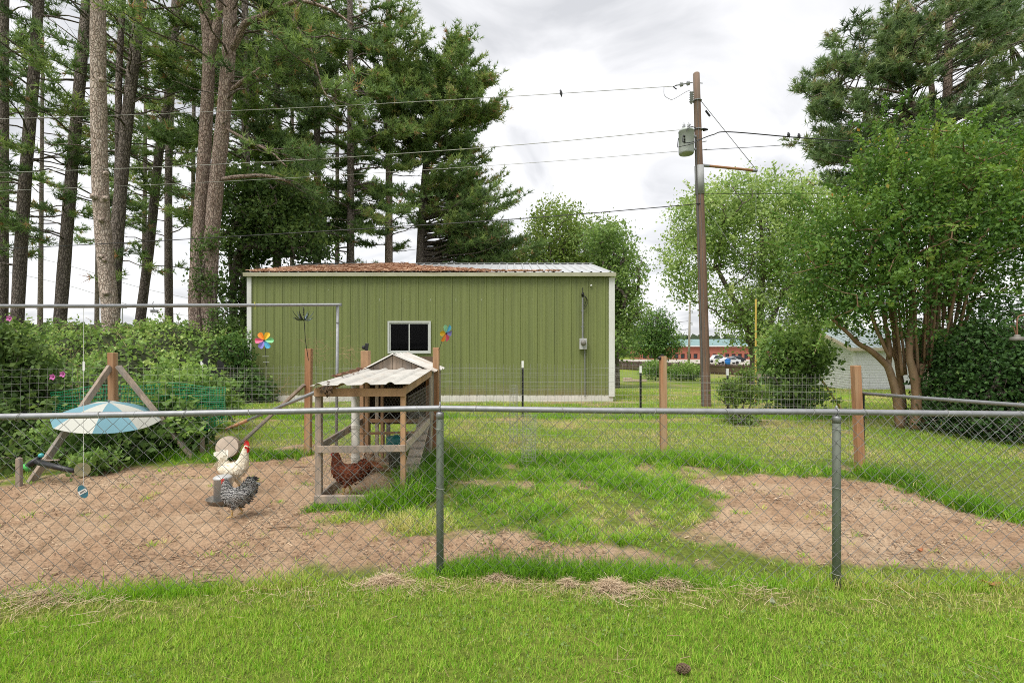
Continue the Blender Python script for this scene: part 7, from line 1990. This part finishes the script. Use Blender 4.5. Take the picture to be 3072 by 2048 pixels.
zc_ = float(terr(0, 36))
MB().box((c[0], c[1], zc_ + .55), (1.3, .8, .4)).build('box', M['pale_wood'], o, bevel=.02); MB().box((c[0], c[1], zc_ + .28), (1.2, .7, .12)).build('chassis', M['dark_wood'], o)
for s in (-.4, .4): MB().lathe([(.2, -.04), (.2, .04)], (c[0] + s, c[1] - .42, zc_ + .2), 14, Matrix.Rotation(math.pi / 2, 3, 'X')).build('wheel', M['black'], o)

# pavement of the parking lot
mb = MB(); mb.add([(20, 92, -1.985), (140, 92, -1.985), (160, 141, -1.985), (10, 141, -1.985)], [(0, 1, 2, 3)])
tag(mb.build('parking_lot', mat('pale_pavement', (.36, .33, .28), .9, var=.1, vscale=.3)), 'pale paved parking lot before the brick building', kind='structure')
# brick building
M['brick'] = mat('red_brick_far', (.36, .125, .085), .9, var=.10, vscale=.5)
M['roof_teal'] = mat('teal_metal_roof', (.17, .27, .27), .5, .1, var=.08, vscale=.4)
M['far_glass'] = mat('dark_far_glass', (.035, .045, .06), .25, var=.3, vscale=.3)
BYY = 141.
bk = thing('brick_building', 'long low red brick building with teal metal roof in the distance', 'building', (55, BYY, -2))
x0, x1 = P(1925, 0, BYY)[0], P(2420, 0, BYY)[0]
zt_w = P(0, 1037, BYY)[2]
wz_t = P(0, 1061, BYY)[2]
MB().span((x0, BYY, wz_t), (x1, BYY + 14, zt_w)).build('wall', M['brick'], bk)
nbay = 26; bwid = (x1 - x0) / nbay
MB().span((x0, BYY, -2.0), (x1, BYY + 14, -1.7)).build('plinth', M['brick'], bk)
for k in range(nbay + 1): MB().span((x0 + k * bwid - .35, BYY, -1.7), (x0 + k * bwid + .35, BYY + .8, wz_t)).build('pier', M['brick'], bk)
for k in range(nbay):
    f_ = MB().span((x0 + k * bwid + .35, BYY + .35, -1.7), (x0 + (k + 1) * bwid - .35, BYY + .42, wz_t)).build('window', M['black'], bk)
    for s in range(2):
        a = x0 + k * bwid + .42 + s * (bwid - .84) / 2; MB().span((a, BYY + .30, -1.5), (a + (bwid - .84) / 2 - .08, BYY + .34, wz_t - .1)).build('pane', M['far_glass'], f_)
zr_ = P(0, 1025, BYY)[2] + .35
V = [(x0 - .6, BYY - .8, zt_w), (x1 + .6, BYY - .8, zt_w), (x1 + .6, BYY + 6, zr_ + .5), (x0 - .6, BYY + 6, zr_ + .5)]
MB().add(V, [(0, 1, 2, 3)]).build('roof', M['roof_teal'], bk)
MB().span((x0 - .6, BYY - .82, zt_w - .25), (x1 + .6, BYY - .3, zt_w - .002)).build('eaves', M['white_paint'], bk)
# parked cars
def car(px, Y, L_, col, label, name='parked_car', van=False):
    c = P(px, 0, Y); x_, z_ = c[0], -1.98
    t = thing(name, label, 'car', (x_, Y, z_), 'cars parked before the brick building')
    h = 1.75 if van else 1.45
    pr = [(-L_/2, .35), (-L_/2, .75), (-L_/2 + .15, .92), (-L_*.27, .98), (-L_*.14, h - .05), (L_*.2, h), (L_*.36, 1.02), (L_/2 - .1, .95), (L_/2, .6), (L_/2, .35)]
    MB().plate([(a, b) for a, b in pr], 1.7, (x_, Y, z_), (1, 0, 0), (0, 0, 1)).build('body', mat('car_paint_' + str(px), col, .3, .1, var=.04), t, bevel=.05)
    MB().plate([(-L_*.23, 1.0), (-L_*.13, h - .1), (L_*.03, h - .08), (L_*.03, 1.0)], 1.74, (x_, Y, z_), (1, 0, 0), (0, 0, 1)).build('side_window', M['far_glass'], t)
    MB().plate([(L_*.05, 1.0), (L_*.05, h - .08), (L_*.19, h - .08), (L_*.31, 1.02)], 1.74, (x_, Y, z_), (1, 0, 0), (0, 0, 1)).build('side_window', M['far_glass'], t)
    for s in (-.32, .32):
        for yy in (-.8, .8): MB().lathe([(.0, -.1), (.32, -.1), (.32, .1), (0, .1)], (x_ + s * L_, Y + yy, z_ + .32), 16, Matrix.Rotation(math.pi / 2, 3, 'X')).build('wheel', M['black'], t)
    MB().box((x_ - L_/2 + .02, Y - .6, z_ + .68), (.06, .3, .14)).build('headlight', M['white_paint'], t)
    MB().box((x_ + L_/2 - .02, Y - .6, z_ + .72), (.06, .25, .16)).build('tail_light', plain('tail_light', (.4, .02, .02)), t)
car(2150, 112, 4.6, (.62, .62, .62), 'white car parked farther back before the brick building', van=True)
car(2185, 102, 4.7, (.55, .57, .60), 'silver car parked nearest, just right of the utility pole')
car(2205, 116, 4.5, (.03, .03, .035), 'black car parked behind the silver one')
c = P(2183, 1088, 88)
o = thing('blue_bin', 'bright blue bin standing beyond the dark fence', 'bin', (c[0], 88, -2))
MB().lathe([(.42, -1.98), (.52, -.75), (.5, -.7)], (c[0], 88, 0), 16).build('barrel', plain('blue_plastic', (.02, .16, .55), .4), o, smooth=True)
MB().lathe([(.55, -.72), (.55, -.62), (0, -.5)], (c[0], 88, 0), 16).build('lid', plain('blue_plastic_lid', (.02, .14, .5), .4), o, smooth=True)

# far utility pole with its lines
Yp = 66
o = thing('utility_pole', 'weathered grey utility pole in the distance near the brick building', 'utility pole', (P(2068, 0, Yp)[0], Yp, -2))
q0, q1 = P(2066, 1095, Yp), P(2070, 905, Yp); q0[2] = -2.1
MB().tube([q0, q1], [.17, .13], 12).build('pole', mat('grey_pole_wood', (.27, .24, .20), .9, var=.2, stretch=(1, 1, .1)), o, smooth=True)
for (dx, z_) in ((.22, P(0, 932, Yp)[2]), (.2, P(0, 968, Yp)[2])): MB().tube([(q1[0], Yp - .15, z_), (q1[0] + dx, Yp - .2, z_ + .05), (q1[0] + dx, Yp - .2, z_ - .35)], .07, 8).build('insulator', M['porcelain'], o)
for (a, b, nm) in ((963, 972, 'upper'), (987, 990, 'lower')):
    ln_ = MB().tube([P(2064, a, Yp - .1), P(2030, a + 4, Yp + 3), P(1960, b + 4, Yp + 8), P(1850, b, Yp + 16)], .03, 6, smooth=4).build('power_line', M['black_metal']); tag(ln_, nm + ' of two lines running left from the distant grey pole', 'power line', 'overhead lines')
# lamp posts far left behind the pines
for k, (px, yt, arm) in enumerate(((123, 926, -.9), (367, 924, .6))):
    Yl = 120; c0 = P(px, 1010, Yl); c0[2] = -2; c1 = P(px, yt, Yl)
    o = thing('light_pole', ('thin lamp post seen between the two leftmost dark pines', 'thin lamp post seen just right of the pale trunk')[k], 'lamp post', c0, 'distant lamp posts')
    MB().tube([c0, c1], .13, 8).build('pole', M['galv'], o); MB().box(c1 + [arm * .5, 0, 0], (1.4, .3, .14)).build('lamp_head', M['galv'], o)
for k, (ya, yb) in enumerate(((770, 860), (830, 905))):
    ln_ = MB().tube([P(-200, ya - 60, 60), P(180, ya + 20, 60), P(430, ya + 95, 62), P(700, yb + 60, 64)], .03, 6, smooth=5).build('power_line', M['wire']); tag(ln_, ('upper faint line crossing the gaps between the left pines', 'lower faint line crossing the gaps between the left pines')[k], 'power line', 'overhead lines')

# distant wood along the horizon
rg = np.random.default_rng(101)
M['far_leaf'] = leaf_mat('far_wood_leaves', [(0, (.045, .075, .04)), (1, (.12, .155, .085))], .3)
Vs = []
n = 17000
ang = rg.uniform(-1.0, 1.0, n); R_ = rg.uniform(165, 230, n)
x = np.tan(ang * .86) * R_; 
hgt = np.interp(x, [-260, -120, -60, 0, 60, 110, 180, 300], [12, 10, 9, 8, 7.5, 7, 9, 12]) * (.55 + .9 * fbm(x * .045, R_ * .01, 111))
z = -2 + hgt * rg.random(n) ** .6
V, F, T = leaves(np.stack([x, R_, z], 1), 2.6, rg, np.clip(.25 + .5 * fbm(x * .09, z * .3, 112) + rg.normal(0, .1, n), 0, 1), .8)
tag(npmesh('distant_wood', V, F, M['far_leaf'], tint=T), 'distant line of trees along the horizon', 'trees', kind='stuff')
